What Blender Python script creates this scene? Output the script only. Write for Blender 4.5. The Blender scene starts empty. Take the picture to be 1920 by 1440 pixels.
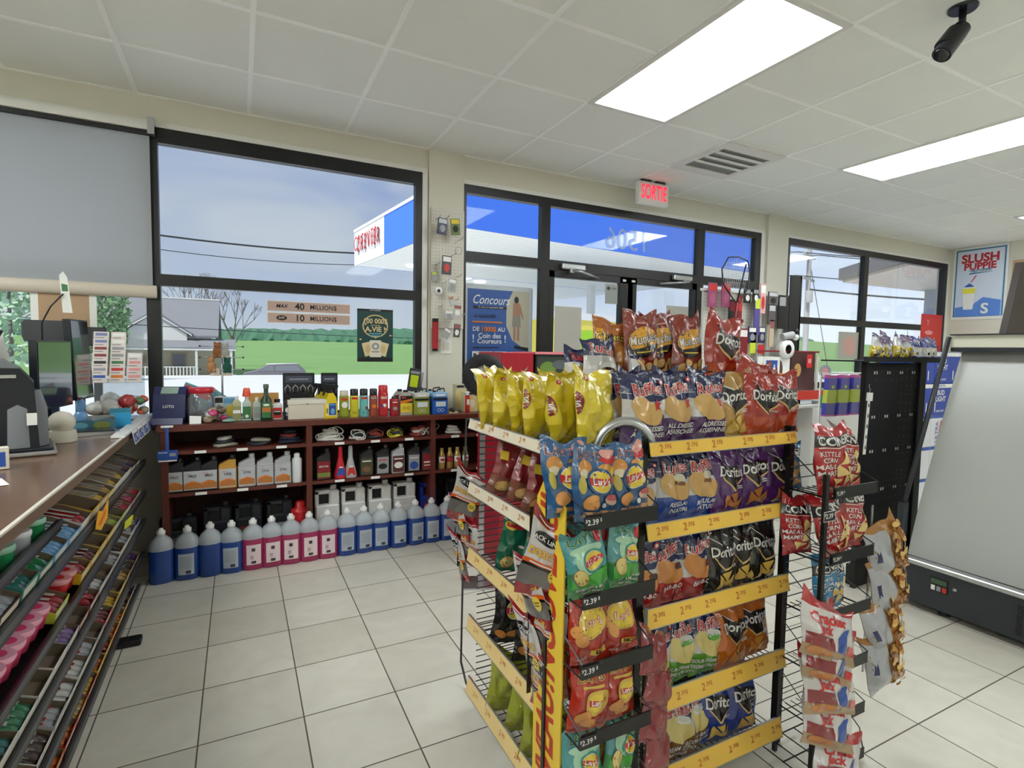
import bpy, math, random
from math import sin, cos, pi, radians as rad
from mathutils import Vector, Matrix
from mathutils.geometry import tessellate_polygon

sc = bpy.context.scene
COL = sc.collection
random.seed(7)

# ---------------------------------------------------------------- camera
EYE = 1.336
CAM_R = ((0.89167688, -0.45237465, 0.01641704),
         (-0.01352204, -0.06286903, -0.99793018),
         (0.45247044, 0.88960928, -0.06217589))      # right, down, forward
FPX = 1008.77
cam = bpy.data.objects.new('camera', bpy.data.cameras.new('camera'))
COL.objects.link(cam)
cam.matrix_world = Matrix(((CAM_R[0][0], -CAM_R[1][0], -CAM_R[2][0], 0),
                           (CAM_R[0][1], -CAM_R[1][1], -CAM_R[2][1], 0),
                           (CAM_R[0][2], -CAM_R[1][2], -CAM_R[2][2], EYE),
                           (0, 0, 0, 1)))
cam.data.sensor_fit = 'HORIZONTAL'
cam.data.sensor_width = 36
cam.data.lens = FPX / 1920 * 36
cam.data.clip_start = 0.02
cam.data.clip_end = 2000
sc.camera = cam

# ---------------------------------------------------------------- view, sky, sun
sc.view_settings.view_transform = 'Standard'
sc.view_settings.look = 'None'
sc.view_settings.gamma = 1
sc.view_settings.use_curve_mapping = False
sc.view_settings.exposure = 0.72
PANEL_STRENGTH = 9.5

def lin(c):
    c = c / 255
    return c / 12.92 if c <= .04045 else ((c + .055) / 1.055) ** 2.4
def rgb(r, g, b):
    return (lin(r), lin(g), lin(b), 1)

w = bpy.data.worlds.new('sky'); sc.world = w; w.use_nodes = True
N, L = w.node_tree.nodes, w.node_tree.links
N.clear()
out = N.new('ShaderNodeOutputWorld'); bg = N.new('ShaderNodeBackground'); SKY_STRENGTH = .46
tc = N.new('ShaderNodeTexCoord'); mp = N.new('ShaderNodeMapping'); mp.inputs['Scale'].default_value = (1.2, 1.2, 3.2)
nz = N.new('ShaderNodeTexNoise'); nz.inputs['Scale'].default_value = 2.3; nz.inputs['Detail'].default_value = 5; nz.inputs['Roughness'].default_value = .46
nz.inputs['Distortion'].default_value = .6
cr = N.new('ShaderNodeValToRGB')
cr.color_ramp.elements[0].position = .33; cr.color_ramp.elements[0].color = rgb(170, 192, 236)
cr.color_ramp.elements[1].position = .68; cr.color_ramp.elements[1].color = rgb(226, 234, 244)
sp = N.new('ShaderNodeSeparateXYZ'); rp = N.new('ShaderNodeMapRange')
rp.inputs[1].default_value = 0.0; rp.inputs[2].default_value = .22; rp.inputs[3].default_value = .75; rp.inputs[4].default_value = 0
mx = N.new('ShaderNodeMix'); mx.data_type = 'RGBA'; mx.inputs[7].default_value = rgb(232, 242, 250)
L.new(tc.outputs['Generated'], mp.inputs[0]); L.new(mp.outputs[0], nz.inputs[0]); L.new(nz.outputs[0], cr.inputs[0])
L.new(tc.outputs['Generated'], sp.inputs[0]); L.new(sp.outputs[2], rp.inputs[0]); L.new(rp.outputs[0], mx.inputs[0])
xr = N.new('ShaderNodeMapRange'); xr.inputs[1].default_value = .45; xr.inputs[2].default_value = .85; xr.inputs[3].default_value = SKY_STRENGTH; xr.inputs[4].default_value = SKY_STRENGTH*1.75
L.new(sp.outputs[0], xr.inputs[0]); L.new(xr.outputs[0], bg.inputs[1])      # brighter cloud towards the right
L.new(cr.outputs[0], mx.inputs[6]); L.new(mx.outputs[2], bg.inputs[0]); L.new(bg.outputs[0], out.inputs[0])

sun = bpy.data.objects.new('sun', bpy.data.lights.new('sun', 'SUN')); COL.objects.link(sun)
sun.data.energy = 3.0; sun.data.angle = rad(8); sun.data.color = (1, .96, .88)
sun.rotation_euler = Vector((-.75, -.32, .80)).to_track_quat('Z', 'Y').to_euler()        # high, from the left and behind the shop

# ---------------------------------------------------------------- materials
MATS = {}
def mat(name, col, rough=.5, metal=0, bump=0, bscale=40, noise=0, nscale=6, emit=0, alpha=1, spec=.5, coat=0, trans=0):
    if name in MATS: return MATS[name]
    m = bpy.data.materials.new(name); m.use_nodes = True; MATS[name] = m
    nt = m.node_tree; b = nt.nodes['Principled BSDF']
    c = rgb(*col); b.inputs['Base Color'].default_value = c
    b.inputs['Roughness'].default_value = rough; b.inputs['Metallic'].default_value = metal
    b.inputs['Specular IOR Level'].default_value = spec
    b.inputs['Coat Weight'].default_value = coat; b.inputs['Coat Roughness'].default_value = .12
    b.inputs['Transmission Weight'].default_value = trans
    if alpha < 1: b.inputs['Alpha'].default_value = alpha
    if emit:
        b.inputs['Emission Color'].default_value = c; b.inputs['Emission Strength'].default_value = emit
    tcn = None
    if noise or bump:
        tcn = nt.nodes.new('ShaderNodeTexCoord')
    if noise:
        n = nt.nodes.new('ShaderNodeTexNoise'); n.inputs['Scale'].default_value = nscale; n.inputs['Detail'].default_value = 4
        x = nt.nodes.new('ShaderNodeMix'); x.data_type = 'RGBA'
        lo = tuple(max(0, v * (1 - noise)) for v in c[:3]) + (1,); hi = tuple(min(1, v * (1 + noise)) for v in c[:3]) + (1,)
        x.inputs[6].default_value = lo; x.inputs[7].default_value = hi
        nt.links.new(tcn.outputs['Object'], n.inputs[0]); nt.links.new(n.outputs[0], x.inputs[0]); nt.links.new(x.outputs[2], b.inputs['Base Color'])
    if bump:
        n = nt.nodes.new('ShaderNodeTexNoise'); n.inputs['Scale'].default_value = bscale; n.inputs['Detail'].default_value = 2
        n.inputs['Distortion'].default_value = 1.2
        bp = nt.nodes.new('ShaderNodeBump'); bp.inputs['Strength'].default_value = bump; bp.inputs['Distance'].default_value = .01
        nt.links.new(tcn.outputs['Object'], n.inputs[0]); nt.links.new(n.outputs[0], bp.inputs['Height']); nt.links.new(bp.outputs[0], b.inputs['Normal'])
    return m
def foil(name, col):        # printed snack film
    m = mat('film_' + name, tuple(int(c*.86) for c in col), rough=.2, bump=.6, bscale=16, coat=.6, spec=.7)
    nt = m.node_tree
    if 'facets' not in nt.nodes:        # crinkled film: flat facets meeting in creases
        v = nt.nodes.new('ShaderNodeTexVoronoi'); v.name = 'facets'; v.inputs['Scale'].default_value = 22
        tc_ = next(n for n in nt.nodes if n.type == 'TEX_COORD'); bp_ = next(n for n in nt.nodes if n.type == 'BUMP')
        b2 = nt.nodes.new('ShaderNodeBump'); b2.inputs['Strength'].default_value = .6; b2.inputs['Distance'].default_value = .018
        nt.links.new(tc_.outputs['Object'], v.inputs[0]); nt.links.new(v.outputs[0], b2.inputs['Height']); nt.links.new(bp_.outputs[0], b2.inputs['Normal'])
        b_ = nt.nodes['Principled BSDF']; b_.inputs['Coat Roughness'].default_value = .05; nt.links.new(b2.outputs[0], b_.inputs['Normal'])
    return m
def plas(name, col, rough=.35, **k):
    return mat('plastic_' + name, col, rough=rough, **k)
def ink(name, col):
    return mat('print_' + name, col, rough=.4)

def glass_mat(name, tint=(255, 255, 255), refl=1.0, tmix=0.0):
    if name in MATS: return MATS[name]
    m = bpy.data.materials.new(name); m.use_nodes = True; MATS[name] = m
    nt = m.node_tree; nt.nodes.clear()
    o = nt.nodes.new('ShaderNodeOutputMaterial'); t = nt.nodes.new('ShaderNodeBsdfTransparent'); g = nt.nodes.new('ShaderNodeBsdfGlossy')
    f = nt.nodes.new('ShaderNodeFresnel'); f.inputs[0].default_value = 1.5
    mu = nt.nodes.new('ShaderNodeMath'); mu.operation = 'MULTIPLY'; mu.inputs[1].default_value = refl
    x = nt.nodes.new('ShaderNodeMixShader'); t.inputs[0].default_value = rgb(*tint); g.inputs['Roughness'].default_value = .03
    nt.links.new(f.outputs[0], mu.inputs[0]); nt.links.new(mu.outputs[0], x.inputs[0])
    if tmix:
        d = nt.nodes.new('ShaderNodeBsdfDiffuse'); d.inputs[0].default_value = rgb(*tint)
        x2 = nt.nodes.new('ShaderNodeMixShader'); x2.inputs[0].default_value = tmix
        nt.links.new(t.outputs[0], x2.inputs[1]); nt.links.new(d.outputs[0], x2.inputs[2]); nt.links.new(x2.outputs[0], x.inputs[1])
    else:
        nt.links.new(t.outputs[0], x.inputs[1])
    nt.links.new(g.outputs[0], x.inputs[2]); nt.links.new(x.outputs[0], o.inputs[0])
    return m

GLASS = glass_mat('window_glass', (252, 254, 254), .22)
CLEAR = glass_mat('clear_plastic', (235, 240, 242), 1.3, .12)
WALLP = mat('painted_wall', (216, 213, 198), rough=.75, bump=.03, bscale=120)
WHITEP = mat('white_trim_paint', (226, 225, 220), rough=.5)
CEILM = mat('ceiling_tile', (240, 242, 237), rough=.9, noise=.03, nscale=3, bump=.05, bscale=150)
TBAR = mat('ceiling_tee', (252, 253, 250), rough=.5)
BLACKM = mat('black_frame', (13, 13, 15), rough=.4)
BLACKW = mat('black_wire', (14, 14, 15), rough=.35)
DARKM = mat('dark_grey_metal', (48, 50, 54), rough=.45)
PEGB = mat('black_pegboard', (24, 25, 29), rough=.45)
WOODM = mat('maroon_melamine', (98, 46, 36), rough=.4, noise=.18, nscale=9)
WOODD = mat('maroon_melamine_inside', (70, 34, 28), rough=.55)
COUNTER = mat('brown_laminate', (112, 86, 70), rough=.22, noise=.22, nscale=60)
WHITE = mat('white_plastic', (236, 236, 232), rough=.4)
OFFW = mat('cream_card', (222, 216, 200), rough=.6)
CARD = mat('grey_card', (158, 146, 130), rough=.8)
PAPER = mat('white_paper', (240, 240, 236), rough=.7)
SILVER = mat('silver_metal', (190, 192, 194), rough=.28, metal=.9)
YELLOWP = mat('price_strip_yellow', (240, 196, 84), rough=.35)
YELLOWW = mat('price_strip_pale', (232, 220, 196), rough=.3)

# ---------------------------------------------------------------- mesh builder
def tri_split(tris, lmax):
    out, st = [], list(tris)
    while st:
        a, b, c = st.pop()
        ds = [(a[0]-b[0])**2+(a[1]-b[1])**2, (b[0]-c[0])**2+(b[1]-c[1])**2, (c[0]-a[0])**2+(c[1]-a[1])**2]
        k = ds.index(max(ds))
        if ds[k] <= lmax * lmax: out.append((a, b, c)); continue
        p = (a, b, c)[k]; q = (a, b, c)[(k+1) % 3]; r = (a, b, c)[(k+2) % 3]
        m = ((p[0]+q[0])/2, (p[1]+q[1])/2)
        st.append((p, m, r)); st.append((m, q, r))
    return out
_TXT = {}
def text_tris(s, size=1, bold=.0, shear=0, sx=1, sy=1, align='CENTER'):
    key = (s, bold, shear, align)
    if key not in _TXT:
        cu = bpy.data.curves.new('lettering', 'FONT'); cu.body = s; cu.size = 1; cu.offset = bold; cu.shear = shear
        cu.align_x = align; cu.align_y = 'CENTER'; cu.resolution_u = 3
        ob = bpy.data.objects.new('lettering', cu); me = ob.to_mesh(); me.calc_loop_triangles()
        vs = [v.co for v in me.vertices]
        _TXT[key] = [tuple((vs[i].x, vs[i].y) for i in t.vertices) for t in me.loop_triangles]
        ob.to_mesh_clear(); bpy.data.objects.remove(ob); bpy.data.curves.remove(cu)
    return [tuple((x*size*sx, y*size*sy) for x, y in t) for t in _TXT[key]]
def ell_tris(rx, ry, n=20):
    return [((0, 0), (rx*cos(2*pi*i/n), ry*sin(2*pi*i/n)), (rx*cos(2*pi*(i+1)/n), ry*sin(2*pi*(i+1)/n))) for i in range(n)]
def ring_tris(rx, ry, k, n=24):
    o = []
    for i in range(n):
        a, b = 2*pi*i/n, 2*pi*(i+1)/n
        p, q = (rx*cos(a), ry*sin(a)), (rx*cos(b), ry*sin(b)); r, s = (p[0]*k, p[1]*k), (q[0]*k, q[1]*k)
        o += [(p, q, r), (q, s, r)]
    return o
def poly_tris(pts):
    return [tuple(pts[i] for i in t) for t in tessellate_polygon([[Vector((x, y, 0)) for x, y in pts]])]
def move(tris, dx, dy, rot=0, warp=None):
    c, s = cos(rot), sin(rot); o = []
    for t in tris:
        q = []
        for x, y in t:
            if warp: x, y = warp(x, y)
            q.append((x*c - y*s + dx, x*s + y*c + dy))
        o.append(tuple(q))
    return o

class MB:
    def __init__(s): s.v, s.f, s.m, s.s, s.mats = [], [], [], [], []
    def mi(s, m):
        if m not in s.mats: s.mats.append(m)
        return s.mats.index(m)
    def add(s, vs, fs, m, smooth=False, M=None):
        o = len(s.v); k = s.mi(m)
        if M is not None: vs = [tuple(M @ Vector(v)) for v in vs]
        s.v += [tuple(v) for v in vs]; s.f += [tuple(i+o for i in f) for f in fs]; s.m += [k]*len(fs); s.s += [smooth]*len(fs)
        return s
    def box(s, x0, x1, y0, y1, z0, z1, m, bev=0, M=None):
        if bev:
            b = bev; poly = [(x0+b, y0), (x1-b, y0), (x1, y0+b), (x1, y1-b), (x1-b, y1), (x0+b, y1), (x0, y1-b), (x0, y0+b)]
            cx, cy = (x0+x1)/2, (y0+y1)/2
            inn = [(cx+(x-cx)*(1-2*b/max(x1-x0, 1e-4)), cy+(y-cy)*(1-2*b/max(y1-y0, 1e-4))) for x, y in poly]
            rings = [(inn, z0), (poly, z0+b), (poly, z1-b), (inn, z1)]
            vs = [(x, y, z) for r, z in rings for x, y in r]; fs = [tuple(range(7, -1, -1)), tuple(range(24, 32))]
            for r in range(3):
                for i in range(8):
                    j = (i+1) % 8; fs.append((r*8+i, r*8+j, r*8+8+j, r*8+8+i))
            return s.add(vs, fs, m, False, M)
        vs = [(x0, y0, z0), (x1, y0, z0), (x1, y1, z0), (x0, y1, z0), (x0, y0, z1), (x1, y0, z1), (x1, y1, z1), (x0, y1, z1)]
        return s.add(vs, [(3, 2, 1, 0), (4, 5, 6, 7), (0, 1, 5, 4), (1, 2, 6, 5), (2, 3, 7, 6), (3, 0, 4, 7)], m, False, M)
    def lathe(s, prof, m, n=16, c=(0, 0), sx=1, sy=1, M=None, smooth=True, caps=True, sq=0):
        vs = []
        for r, z in prof:
            for i in range(n):
                a = 2*pi*i/n; ca, sa = cos(a), sin(a)
                if sq:
                    k = (abs(ca)**sq + abs(sa)**sq) ** (-1/sq); ca, sa = ca*k, sa*k
                vs.append((c[0]+r*ca*sx, c[1]+r*sa*sy, z))
        fs = []
        for k in range(len(prof)-1):
            for i in range(n):
                j = (i+1) % n; fs.append((k*n+i, k*n+j, (k+1)*n+j, (k+1)*n+i))
        s.add(vs, fs, m, smooth, M)
        if caps:
            s.add(vs[:n], [tuple(range(n-1, -1, -1))], m, False, M); s.add(vs[-n:], [tuple(range(n))], m, False, M)
        return s
    def tube(s, pts, r, m, n=6, closed=False, M=None):
        P = [Vector(p) for p in pts]; vs, fs = [], []; k = len(P)
        up0 = None
        for i, p in enumerate(P):
            if closed: d = P[(i+1) % k] - P[i-1]
            else: d = P[min(i+1, k-1)] - P[max(i-1, 0)]
            d.normalize()
            if up0 is None: up0 = Vector((0, 0, 1)) if abs(d.z) < .9 else Vector((1, 0, 0))
            u = up0 - d * up0.dot(d)
            if u.length < 1e-4: u = d.orthogonal()
            u.normalize(); up0 = u; b = d.cross(u)
            for j in range(n):
                a = 2*pi*j/n; vs.append(tuple(p + (u*cos(a) + b*sin(a))*r))
        for i in range(k if closed else k-1):
            for j in range(n):
                j2 = (j+1) % n; i2 = (i+1) % k
                fs.append((i*n+j, i*n+j2, i2*n+j2, i2*n+j))
        if not closed: fs += [tuple(range(n-1, -1, -1)), tuple(range((k-1)*n, k*n))]
        return s.add(vs, fs, m, n > 4, M)
    def rod(s, a, b, r, m, n=5): return s.tube([a, b], r, m, n)
    def cone(s, a, b, r0, r1, m, n=12):
        a, b = Vector(a), Vector(b); d = (b-a).normalized(); u = d.orthogonal().normalized(); w2 = d.cross(u)
        vs = [tuple(p + (u*cos(2*pi*j/n)+w2*sin(2*pi*j/n))*r) for p, r in ((a, r0), (b, r1)) for j in range(n)]
        fs = [(j, (j+1) % n, n+(j+1) % n, n+j) for j in range(n)]
        s.add(vs, fs, m, True); s.add(vs[:n], [tuple(range(n-1, -1, -1))], m); s.add(vs[n:], [tuple(range(n))], m)
        return s
    def ball(s, c, r, m, n=10, k=6, sx=1, sy=1, sz=1):
        pr = [(max(1e-4, sin(pi*i/k)), -cos(pi*i/k)) for i in range(k+1)]
        M = Matrix.Translation(c) @ Matrix.Diagonal((r*sx, r*sy, r*sz, 1))
        return s.lathe(pr, m, n, M=M, caps=False)
    def prism(s, pts, m, ax='y', a0=0, a1=.1, M=None):
        n = len(pts)
        def P(u, v, a): return {'y': (u, a, v), 'x': (a, u, v), 'z': (u, v, a)}[ax]
        vs = [P(u, v, a) for a in (a0, a1) for u, v in pts]
        ts = [tuple(t) for t in tessellate_polygon([[Vector((x, y, 0)) for x, y in pts]])]
        fs = ts + [tuple(i+n for i in reversed(t)) for t in ts] + [(i, (i+1) % n, n+(i+1) % n, n+i) for i in range(n)]
        return s.add(vs, fs, m, False, M)
    def decal(s, tris, m, f, lmax=1e9, smooth=False):
        if lmax < 1e8: tris = tri_split(tris, lmax)
        idx, vs, fs = {}, [], []
        for t in tris:
            q = []
            for p in t:
                k = (round(p[0], 5), round(p[1], 5))
                if k not in idx: idx[k] = len(vs); vs.append(f(*p))
                q.append(idx[k])
            if len(set(q)) == 3: fs.append(tuple(q))
        return s.add(vs, fs, m, smooth)
    def mesh(s, name):
        me = bpy.data.meshes.new(name); me.from_pydata(s.v, [], s.f)
        for m in s.mats: me.materials.append(m)
        me.polygons.foreach_set('material_index', s.m); me.polygons.foreach_set('use_smooth', s.s); me.update()
        return me

def flat(y=0, ox=0, oz=0):          # decal map onto a plane facing -y, later layers a little in front
    return lambda x, z: (x+ox, y, z+oz)

def ob(name, mb, parent=None, loc=(0, 0, 0), rot=(0, 0, 0), label=None):
    me = mb.mesh(name) if isinstance(mb, MB) else mb
    o = bpy.data.objects.new(name, me); COL.objects.link(o); o.location = loc; o.rotation_euler = rot
    if parent is not None: o.parent = parent
    if label: o['label'] = label
    return o
def tag(o, label, cat, group=None):
    o['label'] = label; o['category'] = cat
    if group: o['group'] = group
    return o
def thing(name, label, cat, loc=(0, 0, 0), rot=(0, 0, 0), group=None):
    o = bpy.data.objects.new(name, None); COL.objects.link(o); o.location = loc; o.rotation_euler = rot
    o.empty_display_size = .05
    return tag(o, label, cat, group)
def solo(name, mb, label, cat, loc=(0, 0, 0), rot=(0, 0, 0), group=None):
    return tag(ob(name, mb, None, loc, rot), label, cat, group)
def struct(name, mb, parent=None):
    o = ob(name, mb, parent)
    if parent is None: o['kind'] = 'structure'
    return o
def sgrp(name):
    o = bpy.data.objects.new(name, None); COL.objects.link(o); o['kind'] = 'structure'; return o
def copy_thing(o, label, loc, rot=None, group=None):
    c = o.copy(); COL.objects.link(c); c.location = loc
    if rot is not None: c.rotation_euler = rot
    c['label'] = label
    if group: c['group'] = group
    for ch in o.children:
        d = ch.copy(); COL.objects.link(d); d.parent = c
        for g in ch.children:
            e = g.copy(); COL.objects.link(e); e.parent = d
    return c
def ray(px, py):
    a, b = (px-960)/FPX, (py-720)/FPX
    return [CAM_R[0][i]*a + CAM_R[1][i]*b + CAM_R[2][i] for i in range(3)]
def at_y(px, py, y): r = ray(px, py); return Vector((r[0]*y/r[1], y, EYE + r[2]*y/r[1]))
def at_x(px, py, x): r = ray(px, py); return Vector((x, r[1]*x/r[0], EYE + r[2]*x/r[0]))
def at_z(px, py, z): r = ray(px, py); k = (z-EYE)/r[2]; return Vector((r[0]*k, r[1]*k, z))
# letters and shapes for print: returns (tris, material)
def T(s, x, z, size, m, bold=0.0, shear=0, sx=1, rot=0, warp=None, align='CENTER', sy=1):
    return (move(text_tris(s, size, bold, shear, sx, sy, align), x, z, rot, warp), m)
def E(x, z, rx, rz, m, rot=0, n=20): return (move(ell_tris(rx, rz, n), x, z, rot), m)
def O(x, z, rx, rz, k, m, rot=0): return (move(ring_tris(rx, rz, k), x, z, rot), m)
def Pg(pts, m): return (poly_tris(pts), m)
def Rc(x0, x1, z0, z1, m): return ([((x0, z0), (x1, z0), (x1, z1)), ((x0, z0), (x1, z1), (x0, z1))], m)
def panel(mb, shapes, y=0, ox=0, oz=0, step=.0006):
    for i, (t, m) in enumerate(shapes): mb.decal(t, m, flat(y - step*(i+1), ox, oz))
    return mb
# ================================================================ THE SETTING
CEIL = 2.848
WY = 4.03
X0, X1, Y0 = -2.6, 8.92, -3.6
# floor: square tiles with grout, one material
fm = bpy.data.materials.new('ceramic_floor'); fm.use_nodes = True
nt = fm.node_tree; b = nt.nodes['Principled BSDF']
def mnode(op, a=None, bb=None, *lk):
    n = nt.nodes.new('ShaderNodeMath'); n.operation = op
    for i, v in enumerate((a, bb)):
        if v is None: continue
        if isinstance(v, (int, float)): n.inputs[i].default_value = v
        else: nt.links.new(v, n.inputs[i])
    return n.outputs[0]
tcn = nt.nodes.new('ShaderNodeTexCoord'); sx = nt.nodes.new('ShaderNodeSeparateXYZ'); nt.links.new(tcn.outputs['Object'], sx.inputs[0])
TS = .33343
def cell(o, off):
    q = mnode('DIVIDE', mnode('ADD', o, -off + 40*TS), TS); fr = mnode('FRACT', q); fl = mnode('FLOOR', q)
    e = mnode('MINIMUM', fr, mnode('SUBTRACT', 1.0, fr)); return e, fl
ex, fx = cell(sx.outputs[0], -.1396); ey, fy = cell(sx.outputs[1], 1.9985)
edge = mnode('MINIMUM', ex, ey); gro = mnode('LESS_THAN', edge, .0075)
wn = nt.nodes.new('ShaderNodeTexWhiteNoise'); wn.noise_dimensions = '2D'
cmb = nt.nodes.new('ShaderNodeCombineXYZ'); nt.links.new(fx, cmb.inputs[0]); nt.links.new(fy, cmb.inputs[1]); nt.links.new(cmb.outputs[0], wn.inputs[0])
ns = nt.nodes.new('ShaderNodeTexNoise'); ns.inputs['Scale'].default_value = 5; ns.inputs['Detail'].default_value = 6; ns.inputs['Distortion'].default_value = 1.5
nt.links.new(tcn.outputs['Object'], ns.inputs[0])
mixv = mnode('ADD', mnode('MULTIPLY', wn.outputs[0], .35), mnode('MULTIPLY', ns.outputs[0], .65))
rmp = nt.nodes.new('ShaderNodeValToRGB'); rmp.color_ramp.elements[0].position = .25; rmp.color_ramp.elements[1].position = .75
rmp.color_ramp.elements[0].color = rgb(200, 195, 181); rmp.color_ramp.elements[1].color = rgb(218, 214, 202)
nt.links.new(mixv, rmp.inputs[0])
mg = nt.nodes.new('ShaderNodeMix'); mg.data_type = 'RGBA'; mg.inputs[7].default_value = rgb(88, 80, 70)
nt.links.new(gro, mg.inputs[0]); nt.links.new(rmp.outputs[0], mg.inputs[6]); nt.links.new(mg.outputs[2], b.inputs['Base Color'])
rr = nt.nodes.new('ShaderNodeMapRange'); rr.inputs[3].default_value = .26; rr.inputs[4].default_value = .8; nt.links.new(gro, rr.inputs[0]); nt.links.new(rr.outputs[0], b.inputs['Roughness'])
bp = nt.nodes.new('ShaderNodeBump'); bp.inputs['Strength'].default_value = .4; bp.inputs['Distance'].default_value = .002; bp.invert = True
nt.links.new(gro, bp.inputs['Height']); nt.links.new(bp.outputs[0], b.inputs['Normal'])
struct('floor', MB().box(X0, X1, Y0, WY+.12, -.1, 0, fm))
# ceiling: tiles
GX, GY, GT = -1.1385, 4.0194, .6096
struct('ceiling', MB().box(X0, X1, Y0, WY+.12, CEIL, CEIL+.1, CEILM))
tb = MB()
k = -3
while GX + k*GT < X1:
    if GX+k*GT > X0: tb.box(GX+k*GT-.012, GX+k*GT+.012, Y0, WY, CEIL-.004, CEIL, TBAR)
    k += 1
for k in range(0, 13):
    tb.box(X0, X1, GY-k*GT-.012, GY-k*GT+.012, CEIL-.0035, CEIL, TBAR)
struct('trim_1', tb)
struct('wall_left', MB().box(X0-.1, X0, Y0, WY+.12, 0, CEIL, WALLP))
struct('wall_right', MB().box(X1, X1+.1, Y0, WY+.12, 0, CEIL, WALLP))
struct('wall_back', MB().box(X0-.1, X1+.1, Y0-.1, Y0, 0, CEIL, WALLP))
# front wall built round the openings
fw = MB(); TH = .12
fw.box(X0, -2.2, WY, WY+TH, 0, CEIL, WALLP)
fw.box(-2.2, 1.262, WY, WY+TH, 0, .80, WALLP)
fw.box(-2.2, 1.262, WY, WY+TH, 2.672, CEIL, WALLP)
fw.box(1.262, 1.587, WY, WY+TH, 0, CEIL, WALLP)
fw.box(1.587, 5.06, WY, WY+TH, 2.64, CEIL, WALLP)
fw.box(5.06, 5.44, WY, WY+TH, 0, CEIL, WALLP)
fw.box(5.44, 8.83, WY, WY+TH, 0, .95, WALLP)
fw.box(5.44, 8.83, WY, WY+TH, 2.64, CEIL, WALLP)
fw.box(8.83, X1, WY, WY+TH, 0, CEIL, WALLP)
fw.box(1.305, 1.587, WY-.03, WY, 0, CEIL, WALLP)
fw.box(5.10, 5.43, WY-.03, WY, 0, CEIL, WALLP)
struct('wall_front', fw)
tr = MB()
tr.box(-2.2, 1.30, WY-.012, WY+.01, 2.668, 2.700, WHITEP); tr.box(1.258, 1.30, WY-.012, WY+.05, .88, 2.668, WHITEP)
tr.box(1.587, 5.06, WY-.012, WY+.01, 2.636, 2.668, WHITEP); tr.box(5.02, 5.075, WY-.012, WY+.05, 0, 2.636, WHITEP)
tr.box(5.44, 8.86, WY-.012, WY+.01, 2.636, 2.665, WHITEP); tr.box(8.83, 8.86, WY-.012, WY+.05, .9, 2.636, WHITEP)
struct('trim_2', tr)
YF0, YF1 = WY-.005, WY+.055
def frame(mb, rects, y0=YF0, y1=YF1, m=BLACKM):
    for x0, x1, z0, z1 in rects: mb.box(x0, x1, y0, y1, z0, z1, m)
    return mb
def window(n, frames, panes):
    g = sgrp('window_%d' % n)
    ob('window_frame', frame(MB(), frames), g)
    for x0, x1, z0, z1 in panes:
        ob('pane', MB().box(x0, x1, WY+.030, WY+.036, z0, z1, GLASS), g)
    return g
window(1, [(-2.2, -.43, 2.58, 2.672), (-2.2, -2.12, .8, 2.58), (-.505, -.43, .8, 2.58), (-2.12, -.505, .8, .88), (-2.12, -.505, 1.70, 1.775)],
       [(-2.12, -.505, .88, 1.70), (-2.12, -.505, 1.775, 2.58)])
window(2, [(-.43, 1.262, 2.578, 2.672), (-.43, 1.262, .8, .88), (1.208, 1.262, .88, 2.578), (-.43, 1.208, 1.705, 1.778)],
       [(-.43, 1.208, .88, 1.705), (-.43, 1.208, 1.778, 2.578)])
window(3, [(5.44, 8.83, 2.565, 2.64), (5.44, 8.83, .95, 1.02), (5.44, 5.50, 1.02, 2.565), (8.74, 8.83, 1.02, 2.565), (6.90, 6.985, 1.02, 2.565), (5.50, 6.90, 1.70, 1.775), (6.985, 8.74, 1.70, 1.775)],
       [(5.50, 6.90, 1.02, 1.70), (5.50, 6.90, 1.775, 2.565), (6.985, 8.74, 1.02, 1.70), (6.985, 8.74, 1.775, 2.565)])
window(4, [(1.587, 5.02, 2.572, 2.64), (1.587, 1.62, 0, 2.572), (4.94, 5.02, 0, 2.572), (2.305, 2.39, 0, 2.572), (4.111, 4.198, 0, 2.572),
           (1.62, 2.305, 2.035, 2.12), (2.39, 4.111, 2.035, 2.12), (4.198, 4.94, 2.035, 2.12), (1.62, 2.305, 0, .12), (4.198, 4.94, 0, .12)],
       [(1.62, 2.305, 2.12, 2.572), (2.39, 4.111, 2.12, 2.572), (4.198, 4.94, 2.12, 2.572), (1.62, 2.305, .12, 2.035), (4.198, 4.94, .12, 2.035)])
for n, (a, b_) in enumerate(((2.395, 3.248), (3.254, 4.106)), 1):
    g = sgrp('door_%d' % n)
    ob('door_frame', frame(MB(), [(a, a+.05, .01, 2.03), (b_-.095 if n == 1 else b_-.05, b_, .01, 2.03), (a, b_, .01, .2), (a, b_, 1.975, 2.03)] + ([(a, a+.095, .01, 2.03)] if n == 2 else []), WY, WY+.045), g)
    ob('pane', MB().box(a+.05, b_-.05, WY+.02, WY+.026, .2, 1.975, GLASS), g)
    hx = b_-.05 if n == 1 else a+.05
    ob('door_handle', MB().tube([(hx, WY-.005, .95), (hx, WY-.05, .98), (hx, WY-.05, 1.2), (hx, WY-.005, 1.23)], .011, SILVER, 8), g)
    ob('door_latch', MB().box(hx-.02, hx+.02, WY-.008, WY, 1.99, 2.01, SILVER), g)
    cl = MB().box((a+.1), (a+.34), WY-.055, WY-.008, 2.045, 2.095, SILVER, .008) if n == 1 else MB().box(b_-.34, b_-.1, WY-.055, WY-.008, 2.045, 2.095, SILVER, .008)
    cxm = a+.2 if n == 1 else b_-.2
    d = 1 if n == 1 else -1
    cl.tube([(cxm, WY-.035, 2.04), (cxm+.03*d, WY-.14, 2.02), (cxm+.3*d, WY-.03, 2.0)], .009, SILVER, 6)
    cl.box(cxm-.02, cxm+.02, WY-.05, WY-.02, 2.02, 2.05, SILVER)
    ob('door_closer', cl, g)

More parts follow.
